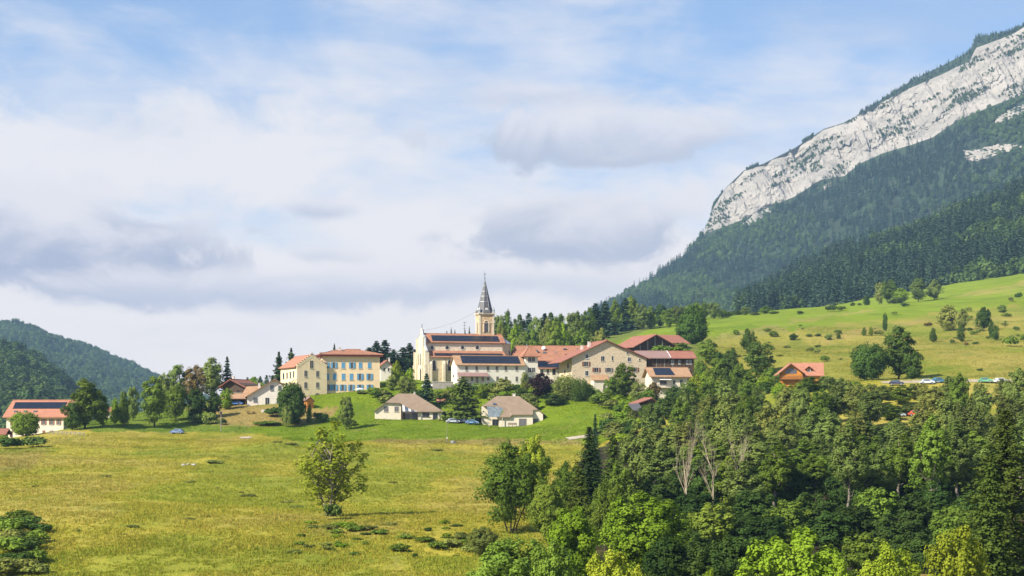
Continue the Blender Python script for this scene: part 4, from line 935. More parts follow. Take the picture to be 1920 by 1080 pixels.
def arch(h, u, v0, v1, hw, face='f', off=0.0, frame='frame_stone', glass='glass_dark', bord=0.22, name='arched_window'):
    def pts(r_, e):
        vs = v1 - hw; return [(u - r_, v0 - e)] + [(u + r_ * math.cos(t_), vs + r_ * math.sin(t_)) for t_ in np.linspace(math.pi, 0, 13)] + [(u + r_, v0 - e)]
    to = (lambda p, o_: (p[0], off - o_, p[1])) if face == 'f' else (lambda p, o_: (off - o_, p[0], p[1]))
    A, Bq = pts(hw + bord, 0.15), pts(hw, 0.0); n = len(A); mb = MB()
    mb.add([to(p, .10) for p in A] + [to(p, .10) for p in Bq] + [to(p, -.01) for p in A], [(i, i + 1, n + i + 1, n + i) for i in range(n - 1)] + [(i, 2 * n + i, 2 * n + i + 1, i + 1) for i in range(n - 1)] + [(0, n, 2 * n - 1, n - 1)])
    w = mb.build(name, MT[frame], h.o); d = to((0, 0), .02); d0 = to((0, 0), .0)
    MB().ext([to(p, .03) for p in Bq], np.array(d0) - np.array(d)).build('pane', MT[glass], w)
    gb = MB(); h.bx(gb, face, off, u - .05, u + .05, .035, .06, v0, v1)
    for q in range(1, 4): vv = v0 + (v1 - v0) * q / 4; h.bx(gb, face, off, u - hw, u + hw, .035, .06, vv - .04, vv + .04)
    gb.build('glazing_bar', MT['iron'], w); return w
for px in (814.2, 843, 871): u, vb = h.f(px, 695); arch(h, u, vb, h.f(px, 675)[1], 0.55)
for px in (805, 829.8, 857, 885):                     # buttresses
    u, _ = h.f(px, 690); mb = MB(); mb.box(u, u + .85, -0.9, 0, -4, h.h(682)); mb.ext([(u, -0.9, h.h(682) + .002), (u, 0, h.h(682) + .002), (u, 0, h.h(676))], (.85, 0, 0)); h.part('buttress', mb, 'church_stone_pale')
# west front with its gable, steps and corner piers
hx = -0.7
gy = lambda y, z: (hx, y, z)
apx = h.h(621, 9.0, hx)
poly = [gy(-0.5, -4), gy(yB + 5.1, -4), gy(yB + 5.1, hA + 1.6), gy(yB + 0.9, hA + 4.2), gy(yB + .8, hE + 1.4), gy(yR + 1.0, apx - 1.2), gy(yR + .5, apx), gy(yR - .5, apx), gy(yR - 1.0, apx - 1.2), gy(yN - .8, hE + 1.4), gy(yN - .9, hA + 4.2), gy(-0.5, hA + 1.6)]
mb = MB(); mb.ext(poly, (0.9, 0, 0)); wf = h.part('west_front', mb, 'church_stone_pale')
cp_ = MB()
for p, q in zip(poly[2:], poly[3:]):
    a_, b_ = np.array(p), np.array(q); cp_.tube([a_ + [.45, 0, .12], b_ + [.45, 0, .12]], [.5, .5], 4)
h.part('coping', cp_, 'zinc', wf)
for y in (-0.6, yN - 1.0, yB + 0.2, yB + 4.4):
    top = hA + 2.4 if y < 0 or y > yB + 2 else hE + 1.6
    mb = MB(); mb.box(hx - 0.8, hx - 0.005, y, y + 1.0, -4, top * 0.55); mb.box(hx - 0.55, hx - 0.005, y + .08, y + .92, top * .55, top); h.part('pier', mb, 'church_stone_pale')
for y in (yR - 3.1, yR, yR + 3.1): arch(h, y, hE * 0.42, hE * 0.72, 0.5, 's', hx, bord=.2)
arch(h, yR, 0.3, 4.6, 1.1, 's', hx, glass='wood_dark', name='portal')
mb = MB(); mb.tube([(hx + .45, yR, apx), (hx + .45, yR, apx + .6), (hx + .45, yR, apx + 1.0)], [.55, .6, .2], 8); h.part('pinnacle', mb, 'frame_stone')
mb = MB(); mb.box(hx + .38, hx + .52, yR - .07, yR + .07, apx + .9, apx + 2.6); mb.box(hx + .39, hx + .51, yR - .5, yR + .5, apx + 1.85, apx + 1.99); h.part('cross', mb, 'iron')
# apse: half round with a grey cone roof
ax = Lr - 0.05; rN = (yB - yN) / 2 - 0.35; yc = (yN + yB) / 2; n = 14
aw = MB(); P0 = [(ax + rN * math.sin(t_) * 0.95, yc - rN * math.cos(t_)) for t_ in np.linspace(0, math.pi, n)]
aw.ext([(x, y, -4) for x, y in P0], (0, 0, hE - 0.3 + 4)); h.part('apse_wall', aw, 'church_stone')
ar_ = MB(); P1 = [(ax + (rN + .45) * math.sin(t_) * 0.95, yc - (rN + .45) * math.cos(t_)) for t_ in np.linspace(0, math.pi, n)]
ar_.add([(x, y, hE - .28) for x, y in P1] + [(ax + .1, yR, hR - 0.15)], [(i, i + 1, n) for i in range(n - 1)] + [tuple(range(n))[::-1]]); h.part('apse_roof', ar_, 'zinc')
u, v = h.f(951.5, 664, yN); t_ = 0.75; arch(h, ax + rN * math.sin(.75) * .9, hA + 0.2, hB + 0.6, 0.45, 'f', yc - rN * math.cos(.75) - 0.05)
# ---- bell tower: its own mass rising behind the nave, part of the church
TW = House('unused_anchor', '', '', 899, 925.8, 570, CR, 714, 5.2); bpy.data.objects.remove(TW.o); TW.o = h.o
# tower coordinates are turned into the church's frame
Mi = Matrix.Translation((h.x0, h.D, h.z0)) @ Matrix.Rotation(h.a, 4, 'Z'); Mt = Matrix.Translation((TW.x0, TW.D, TW.z0)) @ Matrix.Rotation(TW.a, 4, 'Z'); MR = Mi.inverted() @ Mt
class TB(MB):
    def build(s, name, m, parent=None, smooth=False):
        s.v = [tuple(MR @ Vector(p)) for p in s.v]; return MB.build(s, name, m, parent or h.o, smooth)
Lt = TW.L; hT = TW.h(590); c0 = Lt / 2; cy_ = 2.6
tb = TB(); tb.box(0, Lt, 0, 5.2, -2, hT); tower = tb.build('tower', MT['tower_stone'])
for (x, y) in ((-.12, -.12), (Lt - .5, -.12), (-.12, 4.7), (Lt - .5, 4.7)):
    t1 = TB(); t1.box(x, x + .62, y, y + .62, -2, hT - 0.02); t1.build('quoin', MT['church_stone_pale'], tower)
t1 = TB(); t1.box(-.28, Lt + .28, -.28, 5.48, hT, hT + .3); t1.box(-.5, Lt + .5, -.5, 5.7, hT + .302, hT + .65); t1.build('cornice', MT['church_stone_pale'], tower)
t1 = TB(); zz = TW.h(604.5); t1.box(-.16, Lt + .16, -.16, 5.36, zz - .2, zz); t1.build('string_course', MT['church_stone_pale'], tower)
def tower_arch(face, u, v0, v1, hw):
    vs = v1 - hw
    P_ = [(u - hw, v0)] + [(u + hw * math.cos(t_), vs + hw * math.sin(t_)) for t_ in np.linspace(math.pi, 0, 11)] + [(u + hw, v0)]
    Q_ = [(u - hw - .3, v0)] + [(u + (hw + .3) * math.cos(t_), vs + (hw + .3) * math.sin(t_)) for t_ in np.linspace(math.pi, 0, 11)] + [(u + hw + .3, v0)]
    to = (lambda p, o_: (p[0], -o_, p[1])) if face == 'f' else (lambda p, o_: (-o_, p[0], p[1]))
    n = len(P_); a = TB(); a.add([to(p, .22) for p in Q_] + [to(p, .22) for p in P_] + [to(p, 0) for p in Q_] + [to(p, -.01) for p in P_], [(i, i + 1, n + i + 1, n + i) for i in range(n - 1)] + [(i, 2 * n + i, 2 * n + i + 1, i + 1) for i in range(n - 1)] + [(n + i, n + i + 1, 3 * n + i + 1, 3 * n + i) for i in range(n - 1)])
    w = a.build('belfry_arch', MT['church_stone_pale'], tower)
    a = TB(); d = np.array(to((0, 0), 0.0)) - np.array(to((0, 0), .03)); a.ext([to(p, .04) for p in P_], d); a.build('belfry_shade_panel', MT['iron'], tower)  # thin dark panel on the solid wall stands in for the shaded opening
    for k in range(7):
        v = v0 + (vs - v0) * (k + .5) / 7; a = TB(); q = [to((u - hw, v - .1), .12), to((u + hw, v - .1), .12), to((u + hw, v + .12), .05), to((u - hw, v + .12), .05)]; a.ext(q, (0, 0, .05)); a.build('louvre', MT['slate'], tower)
u, v0 = TW.f(911.8, 623); tower_arch('f', u, v0, TW.f(911.8, 602)[1], 0.78); tower_arch('s', 2.6, v0, TW.f(911.8, 602)[1], 0.78)
# spire
zb = hT + .65; tip = TW.h(526, cy_); n = 8
def octo(r, z, rot=R(22.5)): return [(c0 + r * math.cos(rot + i * math.pi / 4), cy_ + r * math.sin(rot + i * math.pi / 4), z) for i in range(n)]
sp = TB(); k0, k1, k2 = octo(Lt * .66, zb + .0), octo(Lt * .47, zb + 1.9), octo(.16, tip)
sp.add(k0 + k1 + k2, [(i, (i + 1) % n, n + (i + 1) % n, n + i) for i in range(n)] + [(n + i, n + (i + 1) % n, 2 * n + (i + 1) % n, 2 * n + i) for i in range(n)] + [tuple(range(2 * n, 3 * n)), tuple(range(n))[::-1]]); spire = sp.build('spire', MT['slate'], h.o)
for fr in (.22, .42, .60, .80):
    r_ = Lt * .47 * (1 - fr) + .16 * fr; zz = zb + 1.9 + (tip - zb - 1.9) * fr; b_ = TB(); A, Bq = octo(r_ + .09, zz), octo(r_ + .05, zz + .16)
    b_.add(A + Bq, [(i, (i + 1) % n, n + (i + 1) % n, n + i) for i in range(n)] + [tuple(range(n))[::-1], tuple(range(n, 2 * n))]); b_.build('spire_band', MT['zinc'], spire)
for i in range(n):
    b_ = TB(); b_.tube([k1[i], k2[i]], [.10, .05], 5); b_.build('hip_roll', MT['zinc'], spire)
for (x, y) in ((.1, .1), (Lt - .1, .1), (.1, 5.1), (Lt - .1, 5.1)):
    b_ = TB(); b_.tube([(x, y, zb), (x, y, zb + .9), (x, y, zb + 1.1), (x, y, zb + 2.2)], [.48, .42, .5, .05], 8); b_.build('corner_pinnacle', MT['zinc'], spire)
for i, (dx, dy) in enumerate(((0, -1), (-1, 0), (1, 0), (0, 1))):
    b_ = TB(); x, y = c0 + dx * Lt * .44, cy_ + dy * Lt * .44; r_ = .62
    ring = [(x + (r_ * math.cos(t_) if dy else 0), y + (r_ * math.cos(t_) if dx else 0), zb + 1.25 + r_ * math.sin(t_)) for t_ in np.linspace(0, 6.2832, 17)[:-1]]
    b_.ext(ring, (dx * .35, dy * .35, 0)); b_.build('clock_dormer', MT['frame_white'], spire)
b_ = TB(); b_.tube([(c0, cy_, tip - .3), (c0, cy_, tip + 3.3)], [.09, .05], 6); b_.tube([(c0, cy_, tip + .6), (c0, cy_, tip + .8), (c0, cy_, tip + 1.0)], [.05, .28, .05], 8); b_.box(c0 - .55, c0 + .55, cy_ - .05, cy_ + .05, tip + 2.3, tip + 2.42); b_.tube([(c0, cy_, tip + 1.7), (c0, cy_, tip + 1.82), (c0, cy_, tip + 1.95)], [.04, .18, .04], 8); b_.build('spire_cross', MT['iron'], spire)
CH = h

# ---- long white house with solar roof in front of the church
h = House('long_white_house', 'long white two-storey house with full-length dark solar roof before the church', 'house', 857, 985, 541, 14, 722, 9.5)
he = h.h(683); hr = h.h(666.5, 4.7)
h.walls('stucco_white', he, [(0, he), (4.75, hr - .25), (9.5, he)])
ro = h.gable_x('tile_ochre', he - .15, 4.75, hr, -0.6, h.L - 0.1, -0.7, 10.2)
solar_on(h, ro, he - .15, hr, -.7, 4.75, (867, 862.5), (976, 970.5), 667.6, 681.3, 22, 3)
Z = lambda x: 770 + x / 8.727
for x in (915, 1080, 1265, 1412, 1558, 1735): h.win(Z(x) - 1.9, 686.8, Z(x) + 1.9, 695, frame='frame_stone', bars=True, ft=.16)
h.win(Z(1270) - 2.3, 707.8, Z(1270) + 2.3, 713); h.win(Z(1735) - 2, 706.2, Z(1735) + 2, 715, frame='frame_stone'); h.win(Z(1085) - 2.2, 706, Z(1085) + 2.2, 718, name='door', sill=False); h.win(Z(1420) - 2, 706.2, Z(1420) + 2, 714, frame='frame_stone'); h.win(Z(1560) - 2, 706.2, Z(1560) + 2, 715, frame='frame_stone')
for x in (1005, 1180): h.win(Z(x) - 2, 707, Z(x) + 2, 714, frame='frame_stone')
h.win(849.3, 703, 851.5, 707, 's', frame='frame_stone', bars=False)
a_, b_ = h.f(859.2, 705.2, -1.6), h.f(917.5, 705.2, -1.6); zt_ = h.h(698.4)
mb = MB(); mb.ext([(a_[0], -2.0, a_[1] - .12), (b_[0], -2.0, a_[1] - .12), (b_[0] - .4, -.02, zt_ - .12), (a_[0], -.02, zt_ - .12)], (0, 0, .14)); po = h.part('porch_roof', mb, 'tile_mauve')
for k in range(6): u = a_[0] + .3 + (b_[0] - a_[0] - .8) * k / 5; MB().box(u, u + .14, -1.8, -1.66, -2, a_[1] - .1).build('post', MT['wood_brown'], po)
# ---- little tower house with pyramid roof
h = House('square_tower_house', 'narrow white tower-like house with small pyramid roof of orange tiles', 'house', 985, 1008.5, 548, 14, 722, 6)
he = h.h(667.5); h.walls('stucco_white', he)
h.hip('tile_orange', -1.0, h.L + .8, -1.0, 7.0, he - .05, h.L / 2 - .05, h.L / 2 + .05, 3.0, h.h(647.5, 3))
for y0, y1 in ((670, 678), (689.5, 697.8)): h.win(990.2, y0, 996.2, y1, glass='glass_dark'); h.win(997.4, y0, 1003, y1, glass='glass_dark')
h.win(991, 707, 996, 716)
# ---- low annex with dark roof
h = House('annex_house', 'low white annex with dark panelled roof between tower house and stone farmhouse', 'house', 1008.7, 1058, 549, 12, 724, 8)
he = h.h(690); hr = h.h(677.2, 4); h.walls('stucco_white', he, [(0, he), (4, hr - .25), (8, he)]); ro = h.gable_x('tile_orange', he - .1, 4, hr, .05, h.L + .6, -.6, 8.6)
solar_on(h, ro, he - .1, hr, -.6, 4, (1010, 1010), (1060.5, 1054), 678.6, 689.2, 9, 2)
h.win(1036, 691.8, 1041.2, 702.5, frame='shutter_grey', name='door', sill=False); h.win(1012.8, 692.5, 1018.5, 701); h.win(1025, 692.5, 1029, 701); h.win(1048, 694, 1052, 701)
# ---- big orange-roofed house behind
h = House('orange_roofed_house', 'large house under broad hipped orange roof behind the white tower house', 'house', 962, 1064, 566, 8, 716, 16)
he = h.h(676); h.walls('stucco_white', he); ro = h.hip('tile_orange', -.7, h.L + .7, -.8, 16.8, he, 2.0, h.f(1044, 650, 8)[0], 8, h.h(648.5, 8, 8))
h.win(1054, 681, 1058, 690)
for px, py in ((1020.5, 662), (1006, 659)):
    u, v = h.f(px, py, 4); mb = MB(); mb.box(u - .55, u + .55, 3.4, 4.4, v - .1, v + .5); h.part('skylight', mb, 'glass_sky', ro)
u, v = h.f(1041.5, 664, 3.5); mb = MB(); mb.box(u - .12, u + .12, 3.4, 3.6, v - .8, v + 1.2); h.part('vent_pipe', mb, 'zinc', ro)
u, v = h.f(987.5, 653, 6); mb = MB(); mb.box(u - .1, u + .1, 5.9, 6.1, v - 1, v + 1.6); h.part('vent_pipe', mb, 'zinc', ro)
# satellite dish on that roof (a thing of its own)
u, v = h.f(1018.8, 652.2, 5.2); w_ = Matrix.Translation((h.x0, h.D, h.z0)) @ Matrix.Rotation(h.a, 4, 'Z') @ Vector((u, 5.2, v))
dr = tag(empty('satellite_dish', w_ - Vector((0, 0, 1.0))), 'white satellite dish on the big orange hipped roof', 'dish')
mb = MB(); n = 14; ax_ = Vector((-0.35, -0.8, 0.5)).normalized(); e1 = ax_.orthogonal().normalized(); e2 = ax_.cross(e1)
vs = [tuple(Vector((0, 0, 1.0)) - ax_ * .16)]; fs = []
for r_, dz in ((.4, -.1), (.72, 0.05)):
    for i in range(n): p = Vector((0, 0, 1.0)) + (e1 * math.cos(i * 6.2832 / n) + e2 * math.sin(i * 6.2832 / n)) * r_ + ax_ * dz; vs.append(tuple(p))
fs = [(0, 1 + i, 1 + (i + 1) % n) for i in range(n)] + [(1 + i, 1 + n + i, 1 + n + (i + 1) % n, 1 + (i + 1) % n) for i in range(n)]
mb.add(vs, fs); mb.build('reflector', MT['white_paint'], dr, True); MB().tube([(0, 0, -.6), (0, .1, 1.0)], [.05, .05], 6).build('mount', MT['zinc'], dr)
# ---- second orange roof wing
h = House('orange_roofed_wing', 'long orange roof wing with skylights rising behind the stone farmhouse gable', 'house', 1046, 1098, 588, 6, 705, 10)
he = h.h(663); hr = h.h(648.5, 5); h.walls('wood_dark', he, [(0, he), (5, hr - .25), (10, he)]); ro = h.gable_x('tile_orange', he - .1, 5, hr, -3.0, h.L + 1, -.7, 10.7)
for px, py in ((1059, 654.5), (1084, 655)):
    u, v = h.f(px, py, 2.2); mb = MB(); mb.box(u - .6, u + .6, 1.8, 2.6, v - .1, v + .3); h.part('skylight', mb, 'glass_sky', ro)

# ---- great stone farmhouse
Zx = lambda x: 1050 + x / 7.111; Zy = lambda y: 620 + y / 7.111
h = House('stone_farmhouse', 'great rubble-stone farmhouse with broad gable and scattered small windows', 'house', 1072.5, 1212, 532, 13, 740, 17)
u0, v0 = h.f(1052, 678); ua, va = h.f(1137.2, 637.8); u1, v1 = h.f(1217, 672.5)
hl = v0 + (va - v0) * (0 - u0) / (ua - u0); hrr = v1 + (va - v1) * (u1 - h.L) / (u1 - ua)
h.walls('rubble', 0, [(0, hl - .35), (ua, va - .4), (h.L, hrr - .35)], 'y')
h.gable_y('tile_red', u0, v0, ua, va, u1, v1, -0.9, 17.6, .28)
def fw(x0, y0, x1, y1, sh=None, fr='frame_stone', right=False):
    h.win(Zx(x0), Zy(y0), Zx(x1), Zy(y1), frame=fr, ft=.14, sh=sh, shw=.55 if sh else None)
fw(340, 318, 376, 370, fr='frame_white'); fw(322, 414, 374, 474, 'shutter_brown'); fw(337, 538, 376, 599, fr='frame_white'); fw(547, 342, 591, 404); fw(690, 340, 709, 397); fw(902, 357, 944, 410, fr='frame_white'); fw(1052, 377, 1070, 399); fw(890, 291, 911, 311)
fw(458, 494, 512, 552, 'shutter_brown'); fw(628, 496, 678, 552, 'shutter_grey'); fw(985, 491, 1024, 548, 'shutter_brown')
h.win(1064, 682, 1066.5, 690, 's', frame='frame_stone', bars=False); h.win(1058, 694, 1060.5, 700, 's', frame='frame_stone', bars=False)
h.chimney(1103, 1107.6, 641, 654, 6); h.chimney(1090, 1093.8, 648, 660, 8)
a_ = h.f(1112.5, 713.5, -3.2); b_ = h.f(1141, 713.5, -3.2); t_ = h.f(1116, 704)[1]
mb = MB(); mb.ext([(a_[0] - .2, -3.6, a_[1]), (b_[0] + .3, -3.6, a_[1]), (b_[0] + .3, -.15, t_), (a_[0] - .2, -.15, t_)], (0, 0, .2)); lt = h.part('lean_to_roof', mb, 'tile_ochre')
mb = MB(); mb.box(a_[0] + .1, b_[0], -3.2, -.02, -4, a_[1] - .05); h.part('lean_to_wall', mb, 'stucco_pale'); h.win(1131, 722, 1135, 734, off=-3.2, name='door', frame='frame_stone', sill=False)
# ---- long timber wing to its side
h = House('timber_wing', 'long dark-timber wing with half mauve half orange roof beside the stone farmhouse', 'barn', 1214, 1301, 541, 8, 716, 10)
he = h.h(670); hr = h.h(658, 5); h.walls('wood_dark', he, [(0, he), (5, hr - .25), (10, he)])
xm = h.f(1256, 665)[0]; h.gable_x('tile_mauve', he - .2, 5, hr, -3.4, xm, -1.0, 10.6); h.gable_x('tile_red', he - .2, 5, hr, xm + .25, h.L + .9, -1.0, 10.6)
mb = MB(); mb.ext([(xm, -1.02, he - .1), (xm + .25, -1.02, he - .1), (xm + .25, 5, hr + .1), (xm, 5, hr + .1)], (0, 0, .1)); h.part('roof_joint', mb, 'white_paint')
for x in (1500, 1596, 1700, 1735): h.win(Zx(x) - 2.2, Zy(395), Zx(x) + 2.2, Zy(445), frame='frame_white', glass='glass_sky')
for k in range(12):
    u = .4 + (h.L - .8) * k / 11; MB().box(u - .09, u + .09, -.12, -.01, -1, he - .2).build('post', MT['wood_grey' if k in (2, 4, 6) else 'wood_brown'], h.o)
# ---- upper barn
h = House('upper_barn', 'upper barn with broad red-orange roofs and open dark gable above the timber wing', 'barn', 1193, 1262, 592, 20, 657, 20)
u0, v0 = h.f(1186, 650); ua, va = h.f(1228.5, 627); u1, v1 = h.f(1268, 649)
h.walls('wood_dark', 0, [(0, v0 + .3), (ua, va - .5), (h.L, v1 + .5)], 'y'); h.gable_y('tile_red', u0, v0, ua, va, u1, v1, -1.2, 20.5, .3)
mb = MB()
for k in range(5):
    u = h.L * (.1 + .2 * k); MB().box(u - .2, u + .2, -.3, -.02, -2, v0 + (va - v0) * (1 - abs(u - ua) / max(ua, h.L - ua)) - .3).build('post', MT['wood_grey'], h.o)
a_ = h.f(1232, 643, 5); q0, q1, q2, q3 = h.f(1262, 645.5, 5), h.f(1293, 645.5, 5), h.f(1272, 629.5, 11), h.f(1231, 629, 11)
mb = MB(); mb.ext([(q0[0] - 6, 4.2, q0[1]), (q1[0], 4.2, q1[1]), (q2[0], 11, q2[1]), (q3[0], 11, q3[1])], (0, 0, .25)); h.part('wing_roof', mb, 'tile_red')
mb = MB(); mb.box(h.L - .2, q1[0] - 1, 5, 16, -2, q0[1] - .1); h.part('wing_wall', mb, 'wood_dark')
# ---- lower house with solar panels
h = House('solar_cottage', 'small cottage with blue-black solar panels and white awning below the timber wing', 'house', 1222, 1289, 516, 9, 742, 9)
he = h.h(705); hr = h.h(689, 5); h.walls('stucco_pale', he, [(0, he), (5, hr - .25), (9, he + .4)])
ro = h.gable_x('tile_ochre', he - .15, 5, hr, -1.0, h.L + 1.4, -1.0, 9.6)
solar_on(h, ro, he - .15, hr, -1.0, 5, (1229, 1224), (1266, 1256), 690.2, 703.5, 5, 3)
a_, b_ = h.f(1235.5, 710.5), h.f(1257.5, 709); mb = MB(); mb.ext([(a_[0], -1.3, a_[1] - .35), (b_[0], -1.3, a_[1] - .35), (b_[0], -.02, a_[1] + .1), (a_[0], -.02, a_[1] + .1)], (0, 0, .07)); h.part('awning', mb, 'white_paint')
h.win(1237.5, 713.5, 1249.5, 722, frame='shutter_grey', sill=False, name='terrace_door'); h.win(1262, 713, 1266, 720); h.win(1275, 712, 1280, 720)
a_, b_ = h.f(1235, 726, -1.2), h.f(1259, 726, -1.2); mb = MB(); mb.box(a_[0], b_[0], -1.5, -.02, a_[1] - .2, a_[1]); bal = h.part('balcony', mb, 'frame_stone')
for k in range(11): u = a_[0] + (b_[0] - a_[0]) * k / 10; MB().box(u - .04, u + .04, -1.5, -1.42, a_[1], a_[1] + .9).build('baluster', MT['wood_grey'], bal)
MB().box(a_[0], b_[0], -1.52, -1.40, a_[1] + .9, a_[1] + 1.0).build('rail', MT['wood_grey'], bal)
h.chimney(1289, 1293, 692, 700, 5)
# ---- hut roofs in the wood edge
h = House('garden_hut', 'low garden hut with reddish roof half hidden in trees under the cottage', 'hut', 1208, 1233, 470, 20, 772, 6)
u0, v0 = h.f(1196, 755); ua, va = h.f(1222, 746); u1, v1 = h.f(1236, 757); h.walls('wood_dark', 0, [(0, v0 - .1), (ua, va - .3), (h.L, v1 - .1)], 'y'); h.gable_y('tile_red', u0, v0, ua, va, u1, v1, -.5, 6.4)
h.win(1212, 761, 1217, 767, frame='wood_grey')
h = House('lean_shed', 'small lean-to shed with grey sheet roof in the wood edge', 'shed', 1189, 1204, 462, 14, 778, 4)
mb = MB(); mb.ext([(-.4, -.6, h.h(770.5)), (h.L + .4, -.6, h.h(769.5)), (h.L + .4, 4.4, h.h(757, 4.4)), (-.4, 4.4, h.h(758, 4.4))], (0, 0, .15)); h.part('roof', mb, 'slate'); mb = MB(); mb.box(0, h.L, 0, 4, -3, h.h(770.8)); h.part('wall', mb, 'wood_dark')
h.win(1193, 772, 1198, 776, frame='wood_grey')

# ---- the two modern beige bungalows
def slab(h, pts, m, name='roof', th=.22, parent=None):
    """roof plane from photo points, each with its own depth behind the front"""
    q = []
    for px, py, off in pts: u, v = h.f(px, py, off); q.append((u, off, v))
    n = len(q); ctr = np.mean(q, axis=0); mb = MB()
    vs = [np.array(p) for p in q] + [np.array(p) - [0, 0, th] for p in q] + [ctr, ctr - [0, 0, th]]
    fs = [(i, (i + 1) % n, 2 * n) for i in range(n)] + [(n + (i + 1) % n, n + i, 2 * n + 1) for i in range(n)] + [(i, n + i, n + (i + 1) % n, (i + 1) % n) for i in range(n)]
    mb.add(vs, fs); return h.part(name, mb, m, parent)
def wallpoly(h, pts, off, m, dep=.3, name='wall', base=-3.0):
    q = []
    for px, py in pts: u, v = h.f(px, py, off); q.append((u, off, v))
    q = [(q[0][0], off, base)] + q + [(q[-1][0], off, base)]
    mb = MB(); mb.ext(q, (0, dep, 0)); return h.part(name, mb, m)
h = House('beige_bungalow', 'beige bungalow with brown hipped roof and sloping terrace glazing, standing left of the spreading cedar', 'house', 703, 829, 492, 4, 787, 12)
wallpoly(h, [(702.8, 770), (723, 756), (752, 756), (752, 776)], 2.5, 'stucco_pale', 9)
mb = MB(); mb.box(h.f(784, 780)[0], h.L, 0, 11, -3, h.h(772.5)); h.part('wall', mb, 'stucco_pale')
mb = MB(); mb.box(h.f(752, 780, 2.5)[0], h.f(784, 780)[0], 3.4, 11, -3, h.h(760, 4)); h.part('terrace_wall', mb, 'wood_dark')
r1 = slab(h, [(723, 754.5, 1.9), (751, 755.3, 1.9), (757, 759.5, 1.2), (782, 771.5, -.6), (831.5, 771.5, -.6), (777.5, 738, 5.5), (745.6, 738, 5.5)], 'tile_brown')
slab(h, [(701, 770.5, 1.9), (723, 754.5, 1.9), (745.6, 738, 5.5), (741, 742, 10.5), (705, 768, 11)], 'tile_brown', 'roof_side')
slab(h, [(831.5, 771.5, -.6), (838, 774, 11), (780, 741, 10.5), (777.5, 738, 5.5)], 'tile_brown', 'roof_side')
for r_ in ((720, 762.6, 728, 772.2), (739.7, 762.4, 747.4, 771.8)): h.win(*r_, off=2.5, frame='frame_stone', sh='shutter_grey', closed=True)
h.win(792.3, 773.6, 804.5, 781.6, frame='shutter_grey'); h.win(812, 774.2, 820, 788, frame='shutter_grey', name='door', sill=False)
h.win(760, 775, 782, 787, off=3.4, frame='shutter_grey', sill=False, name='terrace_door')
for k in range(5):
    x0_, x1_ = 755 + 5.6 * k, 755 + 5.6 * (k + 1) - .5; t0, t1 = 758.5 + k * 2.0, 758.5 + (k + 1) * 2.0
    slab(h, [(x0_, 771, -.8), (x1_, 771.3, -.8), (x1_ - 1.5, t1, 1.2), (x0_ - 1.0, t0, 1.2)], 'glass_sky' if k % 2 else 'frame_white', 'canopy_pane', .06)
a_, b_ = h.f(754, 772, -.8), h.f(783.5, 772, -.8); mb = MB(); mb.box(a_[0], b_[0], -.9, -.7, a_[1] - .35, a_[1]); h.part('canopy_beam', mb, 'fascia_dark')
for px in (755, 769, 783): u = h.f(px, 780, -.8)[0]; MB().box(u - .1, u + .1, -.9, -.72, -2, a_[1] - .35).build('post', MT['fascia_dark'], h.o)
h.chimney(775.5, 778.5, 735.5, 739, 5.3)
h = House('garage_bungalow', 'beige bungalow with brown roof, two grey garage doors and curved metal porch', 'house', 936, 999, 487, 4, 799.5, 12)
mb = MB(); mb.box(0, h.L, 0, 11, -3, h.h(778.5)); h.part('wall', mb, 'stucco_pale')
wallpoly(h, [(903.5, 762), (912, 760), (936, 770)], 3.2, 'stucco_pale', 7.5)
wallpoly(h, [(999.2, 769), (1008, 769), (1018, 777)], 1.2, 'stucco_pale', 9)
r1 = slab(h, [(905.5, 760, 2.6), (912, 760.5, 1.9), (926, 760.5, 1.9), (943, 765, 1.4), (944, 772, .6), (936, 781.5, -.7), (957, 781.5, -.7), (960, 777.5, -.5), (999, 777, -.5), (999.5, 768.5, .8), (1008.5, 767.5, .9), (972.5, 742.5, 5.5), (931.5, 742.5, 5.5)], 'tile_brown')
slab(h, [(905.5, 760, 2.6), (931.5, 742.5, 5.5), (926, 746, 11), (905, 760, 11)], 'tile_brown', 'roof_side'); slab(h, [(1008.5, 767.5, .9), (1021, 776.5, 1.0), (1022, 777, 11), (975, 746, 11), (972.5, 742.5, 5.5)], 'tile_brown', 'roof_side')
slab(h, [(913, 761.5, 1.7), (940, 763.5, 1.5), (943.5, 767, 1.2), (936.5, 781, -.75), (916, 781.5, -.75)], 'metal_sheet', 'porch_roof', .1)
h.win(973, 785, 987, 799.3, frame='frame_stone', sh='shutter_grey', closed=True, name='garage_door', sill=False, ft=.06); h.win(1010.5 - 13, 785.3, 1009, 799.6, off=1.2, frame='frame_stone', sh='shutter_grey', closed=True, name='garage_door', sill=False, ft=.06)
h.win(923.5, 786.5, 935, 799.5, off=3.2, frame='shutter_grey', name='door', sill=False)
for px in (917, 942): u = h.f(px, 790, -.6)[0]; MB().box(u - .09, u + .09, -.68, -.5, -2, h.h(781.8)).build('post', MT['frame_stone'], h.o)
h.chimney(961.5, 966.5, 738.5, 746, 5.4); a_ = h.f(926, 757, 3.2); slab(h, [(923, 758, 2.35), (931, 758, 2.35), (929.5, 755, 2.9), (924.5, 755, 2.9)], 'glass_sky', 'skylight', .05, r1)
# bench in front
h2 = House('slatted_bench', 'dark slatted bench against the garage bungalow wall', 'bench', 952.5, 969.5, 485.5, 4, 799.5, .6)
MB().box(0, h2.L, 0, .5, .4, .46).build('seat', MT['wood_dark'], h2.o)
for k in range(3): MB().box(0, h2.L, .5, .55, .55 + .2 * k, .68 + .2 * k).build('slat', MT['wood_dark'], h2.o)
for u in (.05, h2.L * .5, h2.L - .13): MB().box(u, u + .08, 0, .55, -.3, .4).build('leg', MT['iron'], h2.o)

